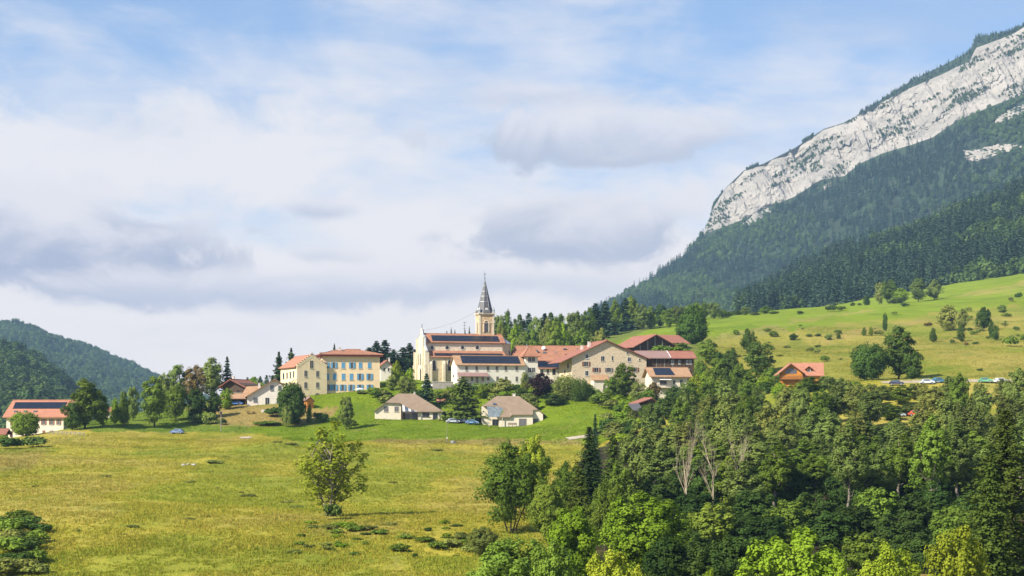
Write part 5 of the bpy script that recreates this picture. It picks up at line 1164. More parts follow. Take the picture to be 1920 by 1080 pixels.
# ---- orange log chalet
h = House('log_chalet', 'orange log chalet with glazed gable and dormer on its tiled roof', 'chalet', 1467, 1502.5, 470, -4, 724, 9)
u0, v0 = h.f(1456.5, 702); ua, va = h.f(1482.5, 681); u1, v1 = h.f(1509.5, 700.5)
h.walls('wood_orange', 0, [(0, v0 + (va - v0) * (0 - u0) / (ua - u0) - .3), (ua, va - .35), (h.L, v1 + (va - v1) * (u1 - h.L) / (u1 - ua) - .3)], 'y')
h.gable_y('tile_salmon', u0, v0, ua, va, u1, v1, -1.1, 9.4)
nlog = 14
for k in range(nlog):
    z = -.2 + k * .36
    if z > 3.6: break
    MB().tube([(-.35, -.05, z), (h.L + .35, -.05, z)], [.17, .17], 6).build('log', MT['wood_orange'], h.o)
q0, q1, q2, q3 = h.f(1500, 705.5, 1.2), h.f(1545, 705.5, 1.2), h.f(1544, 681.5, 6.5), h.f(1484, 682, 6.5)
mb = MB(); mb.ext([(q0[0], .9, q0[1]), (q1[0], .9, q0[1]), (q2[0], 6.2, q2[1]), (ua, 6.2, q2[1])], (0, 0, .22)); rw = h.part('side_roof', mb, 'tile_salmon')
mb = MB(); mb.ext([(ua, 6.25, q2[1]), (q2[0], 6.25, q2[1]), (q1[0], 11.4, q0[1]), (q0[0], 11.4, q0[1])], (0, 0, .22)); h.part('side_roof', mb, 'tile_salmon')
L2 = h.f(1541, 705, 1.2)[0]; mb = MB(); mb.ext([(L2 - .3, 1.6, -3), (L2 - .3, 10.8, -3), (L2 - .3, 10.8, q0[1] - .1), (L2 - .3, 6.2, q2[1] - .3), (L2 - .3, 1.6, q0[1] - .1)], (-(L2 - h.L) + .35, 0, 0)); h.part('side_wall', mb, 'wood_orange')
# glazed gable
for (x0_, x1_, y0_, y1_) in ((1472.5, 1477.3, 693, 700.5), (1478, 1482.6, 690, 700.5), (1483.2, 1487.8, 690, 700.5), (1488.5, 1493.3, 693, 700.5)): h.win(x0_, y0_, x1_, y1_, frame='wood_brown', glass='glass_sky', ft=.07, bars=False, sill=False)
h.win(1478, 711.8, 1490.5, 722, frame='frame_white', glass='white_paint', name='door', sill=False)
# dormer
a_, b_ = h.f(1512.5, 700, 2.4), h.f(1521, 690.5, 2.4); ap = h.f(1516.7, 687, 2.0)
mb = MB(); mb.ext([(a_[0], 2.4, a_[1]), (b_[0], 2.4, a_[1]), (b_[0], 2.4, b_[1]), (ap[0], 2.4, ap[1] - .25), (a_[0], 2.4, b_[1])], (0, 3, 0)); do = h.part('dormer', mb, 'wood_orange', rw)
q = [(a_[0] - .55, 1.7, b_[1] - .35), (ap[0], 1.7, ap[1]), (b_[0] + .55, 1.7, b_[1] - .35)]; mb = MB(); mb.ext([q[0], q[1], (q[1][0], 6, q[1][2]), (q[0][0], 6, q[0][2])], (0, 0, .15)); mb.ext([q[1], q[2], (q[2][0], 6, q[2][2]), (q[1][0], 6, q[1][2])], (0, 0, .15)); h.part('dormer_roof', mb, 'tile_salmon', rw)
h.win(1514.2, 692.3, 1519.5, 698.7, off=2.4, frame='frame_white', glass='glass_sky', parent=rw, sill=False)
mb = MB(); mb.box(-.6, h.L + .4, -1.4, -.06, h.h(711) - .15, h.h(711)); bal = h.part('balcony', mb, 'wood_brown')
MB().box(-.6, h.L + .4, -1.42, -1.32, h.h(711) + .75, h.h(711) + .9).build('rail', MT['wood_brown'], bal)
for k in range(16): u = -.55 + (h.L + .9) * k / 15; MB().box(u - .05, u + .05, -1.40, -1.34, h.h(711), h.h(711) + .75).build('baluster', MT['wood_brown'], bal)
# ---- small wooden shed
h = House('orange_garden_shed', 'small orange wooden garden shed under the yellow house', 'shed', 575, 588, 506, 28, 767, 3)
u0, v0 = h.f(572, 750); ua, va = h.f(581, 744); u1, v1 = h.f(590, 752); h.walls('wood_orange', 0, [(0, v0), (ua, va - .2), (h.L, v1)], 'y', -1.0); h.gable_y('tile_mauve', u0, v0 - .1, ua, va, u1, v1 - .1, -.4, 3.4, .12)
h.win(577.5, 756, 583.5, 768, frame='wood_orange', sh='wood_orange', closed=True, name='door', sill=False, ft=.06)
h = House('red_roof_kiosk', 'tiny open shelter with pinkish-red roof behind the cedar', 'shelter', 820.5, 836, 512, 6, 762, 3)
mb = MB(); mb.ext([(-.4, -.4, h.h(754.5)), (h.L + .4, -.4, h.h(754.5)), (h.L + .2, 3, h.h(747.5, 3)), (-.2, 3, h.h(747.5, 3))], (0, 0, .12)); h.part('roof', mb, 'tile_salmon')
for u in (0, h.L - .15):
    for y in (0, 2.6): MB().box(u, u + .15, y, y + .15, -1.5, h.h(754.5) - .02 + (h.h(747.5, 3) - h.h(754.5)) * y / 3.4).build('post', MT['wood_dark'], h.o)
# ---- stone retaining wall below the church square
h = House('retaining_wall', 'grey stone retaining wall under the church square', 'wall', 812, 850, 528, 10, 745, .8)
mb = MB(); mb.box(0, h.L, 0, 1.2, -5, h.h(716.5)); h.part('wall_body', mb, 'retaining_stone')
mb = MB(); mb.box(-.1, h.L + .1, -.1, 1.3, h.h(716.5) + .002, h.h(716.5) + .2); h.part('coping', mb, 'frame_stone')
mb = MB(); mb.box(0.3, h.L - .2, 1.3, 22, -5, h.h(716.5) - .1); h.part('paving', mb, 'gravel')
# ---- small village roof seen past the farmhouse trees
h = House('valley_cottage', 'tiny red-roofed cottage glimpsed between trees beyond the solar farmhouse', 'house', 198, 214, 560, 0, 786, 7)
he = h.h(772); hr = h.h(764, 3.5); h.walls('stucco_pale', he, [(0, he), (3.5, hr - .25), (7, he)]); h.gable_x('tile_red', he - .1, 3.5, hr, -.4, h.L + .4, -.5, 7.5)
h.win(203, 775, 206, 780)

# ------------------------------------------------------------------ trees and shrubs standing on the ground
def variant(pr, leafm, key='crown'):
    q = dict(pr); me = pr[key].copy(); me.materials.clear(); me.materials.append(MT[leafm]); q[key] = me; return q
TR = {}
# near kinds (small leaves)
for i in range(4): TR['ash%d' % i] = broadleaf(10 + i, 17, 9.5, .04, 210, 66, .40, ('egg', 'round', 'egg', 'top')[i], 'leaf_grey', 'bark', rc=.09, limbs=26, flat=1.5, plumes=(7, 6, 8, 5)[i])
for i in range(4): TR['tall%d' % i] = broadleaf(20 + i, 24, 9.0, .32, 190, 66, .42, ('top', 'egg', 'top', 'round')[i], ('leaf_grey', 'leaf', 'leaf', 'leaf_grey')[i], 'bark_pale', rc=.09, limbs=30, core=.2, flat=1.4, plumes=(6, 5, 7, 6)[i])
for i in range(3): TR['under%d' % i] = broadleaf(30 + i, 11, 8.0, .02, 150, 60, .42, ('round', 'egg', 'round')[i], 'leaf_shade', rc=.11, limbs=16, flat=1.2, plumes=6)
for i in range(3): TR['near%d' % i] = broadleaf(40 + i, 12, 10.0, .03, 300, 78, .30, ('round', 'egg', 'round')[i], ('leaf_bright', 'leaf', 'leaf_bright')[i], rc=.085, limbs=20, flat=1.2, plumes=(8, 7, 9)[i])
TR['near_yellow'] = variant(TR['near0'], 'leaf_yellow'); TR['near_mid'] = variant(TR['near2'], 'leaf')
TR['lone'] = broadleaf(51, 15, 9, .05, 260, 22, .32, 'egg', 'leaf_yellow', 'bark_pale', rc=.075, stems=3, limbs=44, core=.15, flat=1.2, plumes=7)
TR['multi'] = broadleaf(52, 15, 14, .08, 280, 62, .36, 'round', 'leaf', 'bark', rc=.07, stems=4, limbs=50, core=.25, flat=1.3, plumes=10)
for i in range(2): TR['spruce%d' % i] = conifer(60 + i, 22, 4.2, .03, 44, 12, 9, .55, ('needle', 'needle_light')[i], irr=.22, droop=.3, thick=3)
TR['great_spruce'] = conifer(64, 24, 6.0, .02, 50, 14, 12, .46, 'needle_light', irr=.22, droop=.28, thick=3)
for i in range(3): TR['bare%d' % i] = bare_tree(70 + i, 18, (.24, .27, .22)[i])
# village kinds
VS = dict(rc=.115, limbs=12, flat=1.1)
for i in range(4): TR['v_round%d' % i] = broadleaf(80 + i, 10, 9, .04, 130, 46, .46, 'round', 'leaf', plumes=6 + i, **VS)
for i in range(3): TR['v_egg%d' % i] = broadleaf(86 + i, 14, 9, .05, 140, 46, .48, 'egg', 'leaf', plumes=5 + i, **VS)
for i in range(2): TR['v_col%d' % i] = broadleaf(90 + i, 12, 4.5, .06, 60, 50, .45, 'column', 'leaf', rc=.2, limbs=8)
TR['willow'] = broadleaf(93, 11, 10, .25, 110, 70, .45, 'round', 'leaf_olive', rc=.12, droop=.5)
TR['ball'] = broadleaf(94, 8, 9.5, .04, 190, 55, .42, 'round', 'leaf', rc=.11, core=.55, lobes=.3, limbs=8)
TR['lime'] = broadleaf(95, 16, 11, .03, 220, 60, .5, 'egg', 'leaf_olive', rc=.10, core=.5, lobes=.2, limbs=8)
TR['cedar'] = conifer(96, 15, 6.5, .04, 30, 12, 7, 1.25, 'needle_light', irr=.25, droop=.1)
for i in range(2): TR['v_con%d' % i] = conifer(97 + i, 18, 3.8, .03, 30, 10, 5, 1.25, 'needle_blue', irr=.2)
TR['pine'] = conifer(99, 16, 3.8, .12, 22, 9, 5, 1.5, 'needle', irr=.35, droop=-.05)
for b in ('v_round0', 'v_round1', 'v_round2', 'v_round3', 'v_egg0', 'v_egg1', 'v_egg2', 'v_col0', 'v_col1'):
    for lm in ('dark', 'bright', 'olive', 'grey', 'copper', 'rust', 'yellow'): pass
_vc = {}
def proto(key):
    """'v_egg0:dark' -> that shape with another leaf"""
    if key in TR: return TR[key]
    b, lm = key.split(':')
    TR[key] = variant(TR[b], 'leaf_' + lm if 'leaf_' + lm in MT else lm); return TR[key]
prng = random.Random(5)
def tree(px, D, top, wpx, key, label, name='tree', cat='tree', group=None, sink=0.15, zb=None):
    pr = proto(key); x = (px - 960) / F * D; z = (gz(x, D) if zb is None else zb) - sink; Hh = (HY - top) / F * D - z; wm = wpx * D / F
    o = tag(empty(name, (x, D, z), prng.random() * 6.283), label, cat, group)
    s_ = wm / pr['W']; o.scale = (s_, s_, Hh / pr['H'])
    if pr.get('trunk'): link('trunk', pr['trunk'], o)
    link('crown', pr['crown'], o); return o
SH = {}
for k, lm in enumerate(('leaf_dark', 'leaf', 'leaf_olive', 'leaf_bright', 'leaf_rust', 'leaf_grey')): SH[lm] = [shrubmesh(200 + 3 * k + q, 3.0, 1.6, lm) for q in range(2)]
def gh(px, py, lo=185.0, hi=1250.0):
    """where the line of sight through a photo point meets the ground"""
    Ds = np.geomspace(lo, hi, 500); x = (px - 960) / F * Ds; d = ground(x, Ds) - (HY - py) / F * Ds
    i = np.argmax(d > 0)
    return float(Ds[i]) if d[i] > 0 else hi
def shrub(px, py, wpx, hpx, lm, label, group=None, D=None, name='shrub'):
    D = D or gh(px, py); pr = prng.choice(SH[lm]); x = (px - 960) / F * D
    o = tag(link(name, pr['mesh'], loc=(x, D, gz(x, D) - .08)), label, 'shrub', group); s_ = wpx * D / F / pr['W']
    o.scale = (s_, s_, max(.12, hpx * D / F / pr['H'])); o.rotation_euler = (0, 0, prng.random() * 6.283); return o

# ---- single trees of the village side
tree(48, 462, 772, 56, 'ball', 'clipped ball-shaped green tree in front of the solar farmhouse')
tree(160, 468, 709, 82, 'v_egg0', 'tall leafy tree covering the end of the solar farmhouse')
tree(135, 465, 752, 44, 'v_round1:dark', 'lower dark bushy tree crowding the foot of the tall leafy tree by the farmhouse')
tree(192, 470, 738, 34, 'v_round0', 'small tree on the far flank of the tall farmhouse tree')
tree(215, 478, 742, 17, 'v_col0:bright', 'slim bright young tree between farmhouse tree and orchard')
tree(232, 474, 728, 24, 'v_col1', 'slender tall young tree with thin trunk on the slope')
tree(250, 492, 722, 30, 'v_egg1:grey', 'grey-green tree behind the slender young tree')
tree(290, 480, 703, 66, 'v_egg2', 'round-headed tree with pale trunk standing on the lawn edge')
tree(330, 492, 722, 52, 'v_round2', 'broad green tree second along the orchard row')
tree(368, 494, 728, 50, 'v_round3:dark', 'dark broad tree third along the orchard row')
tree(401, 496, 733, 38, 'v_round0:dark', 'compact dark tree beside the carport')
tree(335, 560, 681, 62, 'v_egg1:grey', 'tall grey-green tree at the near end of the big clump behind the orchard')
tree(366, 556, 684, 50, 'v_egg0:rust', 'rust-brown tree in the clump behind the orchard')
tree(398, 566, 668, 58, 'v_egg2:grey', 'highest grey-green tree of the clump beside the timber chalet')
tree(426, 570, 668, 26, 'v_con0', 'dark spruce at the end of the clump above the timber chalet')
tree(310, 552, 700, 40, 'v_round1:grey', 'low grey-green tree behind the round-headed lawn tree')
tree(424, 508, 728, 34, 'v_round1:bright', 'bright green shrubby tree before the timber chalet')
tree(478, 640, 706, 44, 'v_round2:bright', 'light green round tree behind the white gabled house')
tree(523, 556, 659, 27, 'pine', 'dark pine nearer the white gabled house, behind the stepped gable')
tree(546, 560, 652, 27, 'pine', 'taller dark pine touching the stepped gable house roof')
tree(548, 486, 716, 54, 'ball:dark', 'dark dense round tree on a trunk before the yellow stepped-gable house')
tree(538, 481, 760, 26, 'v_round2:grey', 'grey-green bushy tree at the foot of the dark round tree')
tree(650, 475, 741, 36, 'v_egg1:grey', 'small grey-green tree alone on the lawn slope under the blue-shuttered house')
tree(579, 487, 754, 11, 'v_col1', 'thin columnar shrub-tree beside the orange shed')
tree(627, 600, 644, 17, 'v_con1', 'dark treetop showing above the blue-shuttered house roof')
tree(744, 552, 676, 30, 'v_round0:yellow', 'yellow-green tree beside the grey gabled house')
tree(768, 540, 690, 24, 'v_round1:bright', 'light green tree at the corner of the church front')
tree(735, 530, 702, 36, 'v_round3:olive', 'olive shrubby tree on the bank below the grey gabled house')
tree(762, 522, 706, 44, 'v_round2:olive', 'spreading olive-green tree on the bank before the church front')
tree(800, 508, 700, 40, 'v_con0:needle_blue', 'dark blue-green conifer before the church front')
tree(868, 494, 706, 80, 'cedar', 'big spreading cedar between the two bungalows')
tree(942, 518, 709, 60, 'v_round0:olive', 'pale olive tree before the long white house')
tree(905, 516, 722, 36, 'v_round1:bright', 'bright green hedge-like tree between cedar and pale olive tree')
tree(984, 522, 694, 17, 'v_col0:olive', 'slim light-green tree against the white tower house')
tree(975, 512, 726, 36, 'v_round2:dark', 'dark low tree beside the copper beech')
tree(1014, 512, 699, 60, 'v_round3:copper', 'dark purple copper beech before the annex')
tree(1062, 508, 701, 54, 'willow', 'weeping willow with yellow-green crown')
tree(1087, 505, 708, 40, 'willow:dark', 'darker weeping tree beside the yellow-green willow')
tree(1040, 502, 738, 60, 'v_round1:dark', 'dark bushy tree under the copper beech and willow')
tree(1105, 520, 720, 30, 'v_round0:olive', 'low olive bush-tree at the stone farmhouse corner')
tree(1170, 512, 680, 58, 'v_egg0', 'tall green tree covering the middle of the stone farmhouse front')
tree(1148, 508, 706, 44, 'v_round2', 'green tree leaning against the tall tree at the farmhouse lean-to')
tree(1195, 503, 715, 40, 'v_egg1:grey', 'grey-green tree between farmhouse tree and rust bush')
tree(1226, 508, 716, 36, 'v_round3:rust', 'rust-orange bushy tree before the solar cottage')
tree(1160, 500, 740, 50, 'v_round0:bright', 'bright green low tree on the bank under the farmhouse')
tree(1297, 640, 565, 60, 'lime:dark', 'large egg-shaped dark green lime tree on the field edge')
tree(1330, 566, 634, 50, 'v_egg2', 'green tree just beyond the end of the timber wing')
tree(1352, 556, 660, 40, 'v_round1:dark', 'dark lower tree behind the green tree by the timber wing')
tree(1316, 540, 676, 40, 'v_round2', 'broad tree hiding the lower corner of the timber wing')
tree(1402, 600, 616, 36, 'v_round0:dark', 'dark round tree standing up in the grass above the big dark tree')
tree(1421, 540, 638, 74, 'v_egg1:dark', 'largest dark tree of the clump uphill of the log chalet')
tree(1372, 545, 652, 40, 'v_egg0:dark', 'dark narrow tree beside the largest dark tree')
tree(1385, 512, 680, 50, 'v_round3', 'green tree below the largest dark tree')
tree(1340, 515, 690, 46, 'v_round1', 'green tree on the bank below the timber wing end')
tree(1305, 505, 702, 40, 'v_round0:yellow', 'yellow-green bush-tree by the solar cottage chimney')
tree(1430, 492, 705, 40, 'v_round2:bright', 'light green tree next to the log chalet')
tree(1684, 482, 609, 82, 'v_egg2:dark', 'tall many-headed dark tree on the pasture above the parked cars')
tree(1627, 478, 644, 70, 'ball:dark', 'dense dark rounded tree beside the tall many-headed pasture tree')
tree(1712, 476, 660, 50, 'v_round1:dark', 'dark lower tree on the far flank of the many-headed pasture tree')
# ---- trees on the field
for px, D, top, w, k, lb in ((1435, 960, 574, 34, 'v_round0', 'bushy tree at the lower edge of the bright field'), (1415, 950, 585, 26, 'v_round1:grey', 'low bush beside the bushy field-edge tree'), (1452, 945, 583, 24, 'v_round2', 'rounded bush at the end of the field-edge clump'),
        (1625, 1060, 552, 12, 'v_col0:dark', 'single small dark tree before the forest edge'), (1650, 1080, 528, 24, 'v_egg1:olive', 'olive-brown tree at the forest edge above the field'), (1668, 1065, 524, 40, 'v_egg0', 'large green tree of the clump at the forest edge'),
        (1690, 1055, 540, 36, 'v_round3:bright', 'pale green round tree in the forest-edge clump'), (1722, 1060, 520, 44, 'v_egg2:grey', 'tall grey-green tree in the forest-edge clump'), (1752, 1070, 524, 40, 'v_round0:grey', 'broad grey-green tree ending the forest-edge clump'), (1680, 1030, 556, 40, 'v_round1:grey', 'grey bush below the forest-edge clump'), (1612, 1020, 568, 12, 'v_round2', 'little round bush on the sandy field track'), (1598, 1020, 566, 9, 'v_col1', 'tiny upright bush on the field track'),
        (1487, 690, 625, 22, 'v_round3:dark', 'small round tree casting shadow on the pasture'), (1534, 700, 625, 17, 'v_round0:dark', 'little bush tree near the small round pasture tree'), (1512, 720, 633, 8, 'v_col0', 'sapling between the two pasture bush trees'), (1572, 690, 623, 9, 'v_col1', 'thin sapling on the open pasture'),
        (1660, 730, 586, 13, 'v_round1:dark', 'small tree on the pale track across the pasture'), (1620, 700, 612, 9, 'v_col0', 'young tree above the dense rounded tree'), (1633, 700, 611, 9, 'v_col1:bright', 'second young tree above the dense rounded tree'),
        (1750, 640, 612, 13, 'v_col0:dark', 'young pasture tree above the tree tops, first of three in a row'), (1802, 640, 606, 15, 'v_col1:dark', 'young pasture tree, second of three in a row'), (1866, 640, 606, 16, 'v_col0:dark', 'young pasture tree, third of three in a row'),
        (1845, 700, 575, 36, 'v_round2:dark', 'round dark thorn bush-tree high on the pasture'), (1776, 720, 571, 52, 'v_round3:olive', 'wide olive thicket high on the pasture'), (1805, 715, 578, 30, 'v_round0:olive', 'smaller olive thicket beside the wide one'), (1858, 660, 598, 12, 'v_round1:dark', 'small dark bush below the thorn bush-tree')):
    tree(px, D, top, w, k, lb)
for px, py, w, hh, lm in ((1500, 590, 22, 6, 'leaf_dark'), (1560, 584, 40, 9, 'leaf_dark'), (1578, 583, 26, 7, 'leaf'), (1910, 560, 24, 8, 'leaf_dark'), (1895, 566, 18, 6, 'leaf_olive'), (1450, 632, 30, 8, 'leaf'), (1520, 660, 26, 6, 'leaf_olive'), (1785, 645, 18, 6, 'leaf_dark'), (1812, 648, 16, 5, 'leaf_rust'), (1740, 612, 24, 6, 'leaf_rust'), (1880, 583, 30, 8, 'leaf_grey'), (1895, 650, 46, 14, 'leaf'), (1925, 640, 40, 10, 'leaf'), (1905, 620, 20, 6, 'leaf_dark'), (1840, 622, 16, 5, 'leaf_olive'), (1700, 655, 22, 6, 'leaf_olive'), (1380, 628, 20, 7, 'leaf')):
    shrub(px, py, w * .7, hh * 1.5, lm, 'low scattered shrub on the sunny pasture slope', 'shrubs on the pasture slope')
for i in range(46):
    a_ = prng.random()
    if i < 26: px, py = prng.gauss(1850, 70), prng.gauss(612, 30)
    else: px, py = prng.uniform(1380, 1700), prng.uniform(606, 690)
    if py < 565 or px > 1935: continue
    w = prng.uniform(7, 22); shrub(px, py, w, w * prng.uniform(.3, .6), ('leaf_olive', 'leaf', 'leaf_dark', 'leaf_grey', 'leaf_olive')[i % 5], 'low scattered shrub on the sunny pasture slope', 'shrubs on the pasture slope')
# ---- woods behind the village
WT = [(915, 592), (940, 580), (965, 588), (1000, 588), (1020, 582), (1050, 588), (1090, 580), (1115, 568), (1140, 560), (1180, 556), (1205, 566), (1235, 572), (1275, 572)]
for i in range(22):
    px = 922 + i * 16.5 + prng.uniform(-4, 4); con = i in (4, 6, 12, 13, 15)
    tree(px, (770 if px < 1130 else 900) + prng.uniform(-20, 30), float(itp(px, WT)) + prng.uniform(-5, 7), prng.uniform(44, 54) if con else prng.uniform(34, 44), 'v_con%d' % (i % 2) if con else ('v_egg0', 'v_egg1:grey', 'v_round0', 'v_egg2:dark')[i % 4],
         'dark conifer in the wood rising behind the church' if con else 'leafy tree in the wood rising behind the church', group='conifers in the wood behind the church' if con else 'leafy trees in the wood behind the church')
for i in range(13):
    px = 936 + i * 15.5 + prng.uniform(-6, 6)
    tree(px, 690 + prng.uniform(-15, 20), prng.uniform(604, 624) - (8 if 1010 < px < 1070 else 0), prng.uniform(34, 48), ('v_round0:olive', 'v_egg1', 'v_round3:bright', 'v_egg2:grey', 'v_round1', 'v_round2:grey')[i % 6], 'leafy tree in the wood rising behind the church', group='leafy trees in the wood behind the church')
for i in range(10):
    px = 1262 + i * 15 + prng.uniform(-4, 4)
    tree(px, 960 + prng.uniform(-20, 40), prng.uniform(566, 582) if px < 1350 else prng.uniform(572, 588), prng.uniform(24, 36), ('v_egg0', 'v_egg1:grey', 'v_round2', 'v_egg2:bright')[i % 4], 'leafy tree in the line behind the egg-shaped lime', group='tree line beyond the lime')
for i, (px, top) in enumerate(((692, 648), (706, 636), (722, 634), (738, 652), (756, 648), (768, 640), (782, 652))):
    tree(px, 640 + 8 * (i % 3), top + 3, 62, 'v_con%d' % (i % 2), 'dark conifer between the blue-shuttered house and the church', group='conifers beside the church')
for i, (px, top) in enumerate(((452, 712), (464, 704), (476, 708), (488, 702), (500, 700), (511, 703), (440, 716))):
    tree(px, 820, top + 3, 30, 'v_con%d' % (i % 2), 'distant conifer peeping over the white gabled house', group='distant conifers over the white gabled house')
for i, (px, top) in enumerate(((838, 620), (846, 614), (853, 618), (880, 612), (872, 618))):
    tree(px, 700, top, 12, 'v_con%d' % (i % 2), 'conifer tip showing over the church roof ridge', group='conifer tips over the church ridge')
# ---- shrubs around the gardens
for px, py, w, hh, lm, lb in ((365, 795, 44, 20, 'leaf_grey', 'grey-green thicket below the orchard row'), (392, 797, 38, 24, 'leaf_grey', 'taller grey-green thicket end below the orchard row'), (415, 797, 22, 14, 'leaf_grey', 'small grey bush at the utility pole'), (515, 780, 46, 18, 'leaf_dark', 'dark hedge bush before the white gabled house'), (600, 793, 34, 22, 'leaf_dark', 'dark round garden bush below the orange shed'), (626, 795, 20, 12, 'leaf', 'green garden bush next to the dark round one'),
        (660, 800, 22, 14, 'leaf_grey', 'grey bush at the foot of the lawn tree'), (500, 798, 60, 8, 'leaf', 'low weedy bank under the dry terrace'), (22, 842, 60, 26, 'leaf_dark', 'dark bush below the ball-shaped tree, at the frame edge'), (62, 838, 60, 22, 'leaf_grey', 'grey-green bush below the ball-shaped tree'), (5, 835, 30, 20, 'leaf', 'green bush under the outbuilding roof'),
        (700, 742, 26, 16, 'leaf_bright', 'bright bush at the corner of the blue-shuttered house'), (722, 746, 34, 18, 'leaf_olive', 'olive bush on the bank by the blue-shuttered house'), (680, 740, 30, 5, 'leaf_olive', 'low shrubs along the blue-shuttered house terrace'), (845, 745, 34, 18, 'leaf_yellow' if False else 'leaf_bright', 'yellow-green bush under the retaining wall'), (1228, 690 + 40, 24, 30, 'leaf_bright', 'climbing bush on the solar cottage wall'), (1240, 652, 50, 16, 'leaf', 'leafy creeper mass before the upper barn gable'), (1268, 655, 50, 14, 'leaf', 'leafy creeper mass under the barn wing roof'), (1210, 656, 34, 9, 'leaf_olive', 'olive creeper at the lower corner of the upper barn'),
        (1130, 812, 24, 30, 'leaf_dark', 'dark columnar bush at the end of the lawn'), (1165, 815, 60, 16, 'leaf_olive', 'olive scrub where lawn meets wood'), (1190, 800, 40, 18, 'leaf_bright', 'bright scrub below the hut')):
    shrub(px, py, w, hh, lm, lb)
for px, py, D, w, hh, lm, lb in ((1240, 655, 590, 54, 20, 'leaf', 'leafy creeper mass climbing the upper barn gable'), (1272, 655, 591, 46, 16, 'leaf_bright', 'bright creeper mass under the barn wing roof'), (1208, 657, 588, 30, 12, 'leaf_olive', 'olive creeper at the foot of the upper barn roof slope'), (1225, 672, 538, 30, 10, 'leaf', 'climber on the timber wing wall')):
    shrub(px, py, w, hh, lm, lb, D=D)
for i, (px, D, w, hh) in enumerate(((705, 522, 30, 18), (720, 516, 34, 20), (748, 514, 40, 22), (776, 518, 34, 22), (786, 512, 30, 20), (822, 516, 34, 20), (838, 514, 34, 24), (850, 520, 30, 20), (886, 522, 34, 18), (900, 526, 40, 18), (920, 524, 40, 20), (930, 510, 40, 22), (955, 514, 40, 20), (965, 524, 30, 18), (990, 508, 40, 22), (1030, 518, 36, 20), (1045, 522, 36, 18), (1080, 516, 40, 22), (1100, 508, 40, 24), (1118, 512, 36, 20), (1125, 500, 44, 22), (1140, 492, 44, 20), (1180, 490, 44, 24), (1205, 492, 44, 26), (1215, 482, 40, 24), (1165, 482, 44, 18), (1140, 470, 40, 16), (1170, 462, 44, 20), (1150, 448, 50, 20), (1120, 440, 30, 14), (1175, 440, 50, 26), (1145, 428, 44, 18), (1165, 416, 50, 24))):
    shrub(px, 0, w, hh, ('leaf', 'leaf_olive', 'leaf_bright', 'leaf_dark', 'leaf_grey')[i % 5], 'garden shrub on the bank between the upper houses and the lawn', 'garden shrubs on the bank below the upper houses', D=D)
for i, (px, D, top, w) in enumerate(((890, 528, 722, 30), (925, 528, 720, 32), (1000, 500, 742, 30), (1128, 505, 736, 30), (1185, 478, 750, 40), (1215, 500, 728, 34), (1150, 436, 790, 46), (1180, 424, 792, 50))):
    tree(px, D, top, w, ('v_round0:bright', 'v_round2', 'v_egg1:olive', 'v_round3:dark')[i % 4], ('light green small tree behind the cedar, near the long white house', 'small round tree before the middle of the long white house', 'olive small tree under the copper beech', 'dark small tree below the farmhouse lean-to', 'light green tree on the bank above the garden hut', 'small round tree between rust tree and farmhouse', 'olive tree at the wood corner by the lawn end', 'dark tree at the wood corner behind the spruces')[i])
# ---- shrubs and weeds of the meadow
for px, py, w, hh in ((198, 894, 30, 6), (358, 905, 26, 6), (407, 916, 14, 5), (466, 932, 40, 7), (66, 913, 22, 5), (149, 997, 18, 7), (248, 990, 34, 7), (357, 975, 24, 6), (536, 943, 30, 7), (548, 1037, 40, 10), (232, 1003, 14, 5), (404, 869, 46, 9), (556, 953, 34, 8), (30, 921, 12, 4), (452, 925, 14, 5), (520, 830, 26, 5), (545, 834, 34, 6), (640, 912, 30, 5), (735, 905, 24, 4), (820, 845, 30, 5)):
    shrub(px, py, w * .95, hh * .8, 'leaf_olive', 'low green weed tussock on the open yellow-green meadow', 'weed tussocks on the meadow')
for px, py, w, hh in ((618, 994, 40, 12), (645, 988, 50, 12), (664, 997, 46, 13), (590, 991, 36, 9), (690, 994, 44, 11), (712, 1002, 44, 10), (748, 1034, 40, 16), (779, 1046, 16, 12), (796, 1016, 44, 12), (820, 1030, 50, 16), (846, 1025, 50, 16), (870, 1014, 46, 18), (886, 1036, 46, 18), (905, 1020, 50, 22), (760, 1010, 40, 9), (730, 985, 36, 7)) + tuple((prng.uniform(560, 900), prng.uniform(982, 1046), prng.uniform(14, 34), prng.uniform(4, 10)) for _ in range(34)):
    shrub(px, py, w, hh, ('leaf', 'leaf_bright', 'leaf_olive', 'leaf_dark')[int(px) % 4], 'bracken-like green bush in the strip below the lone tree', 'bracken bushes below the lone tree')
for px, py, w, hh, lm in ((10, 1005, 60, 46, 'leaf'), (48, 990, 56, 34, 'leaf_dark'), (72, 1000, 40, 26, 'leaf_dark'), (20, 1040, 64, 46, 'leaf'), (56, 1035, 50, 40, 'leaf_dark'), (10, 1075, 70, 44, 'leaf_rust'), (48, 1075, 50, 36, 'leaf_rust'), (0, 985, 40, 26, 'leaf_dark'), (26, 1022, 50, 40, 'leaf_olive'), (66, 1056, 44, 36, 'leaf'), (30, 1062, 50, 40, 'leaf_dark'), (70, 1020, 40, 34, 'leaf'), (5, 1030, 50, 40, 'leaf_olive'), (36, 975, 40, 24, 'leaf'), (66, 1078, 44, 30, 'leaf_olive')):
    shrub(px, py, w * 1.4, hh * .8, lm if lm != 'leaf_rust' else 'leaf_olive', 'bush in the thicket at the meadow edge beside the frame', 'thicket bushes at the meadow edge')

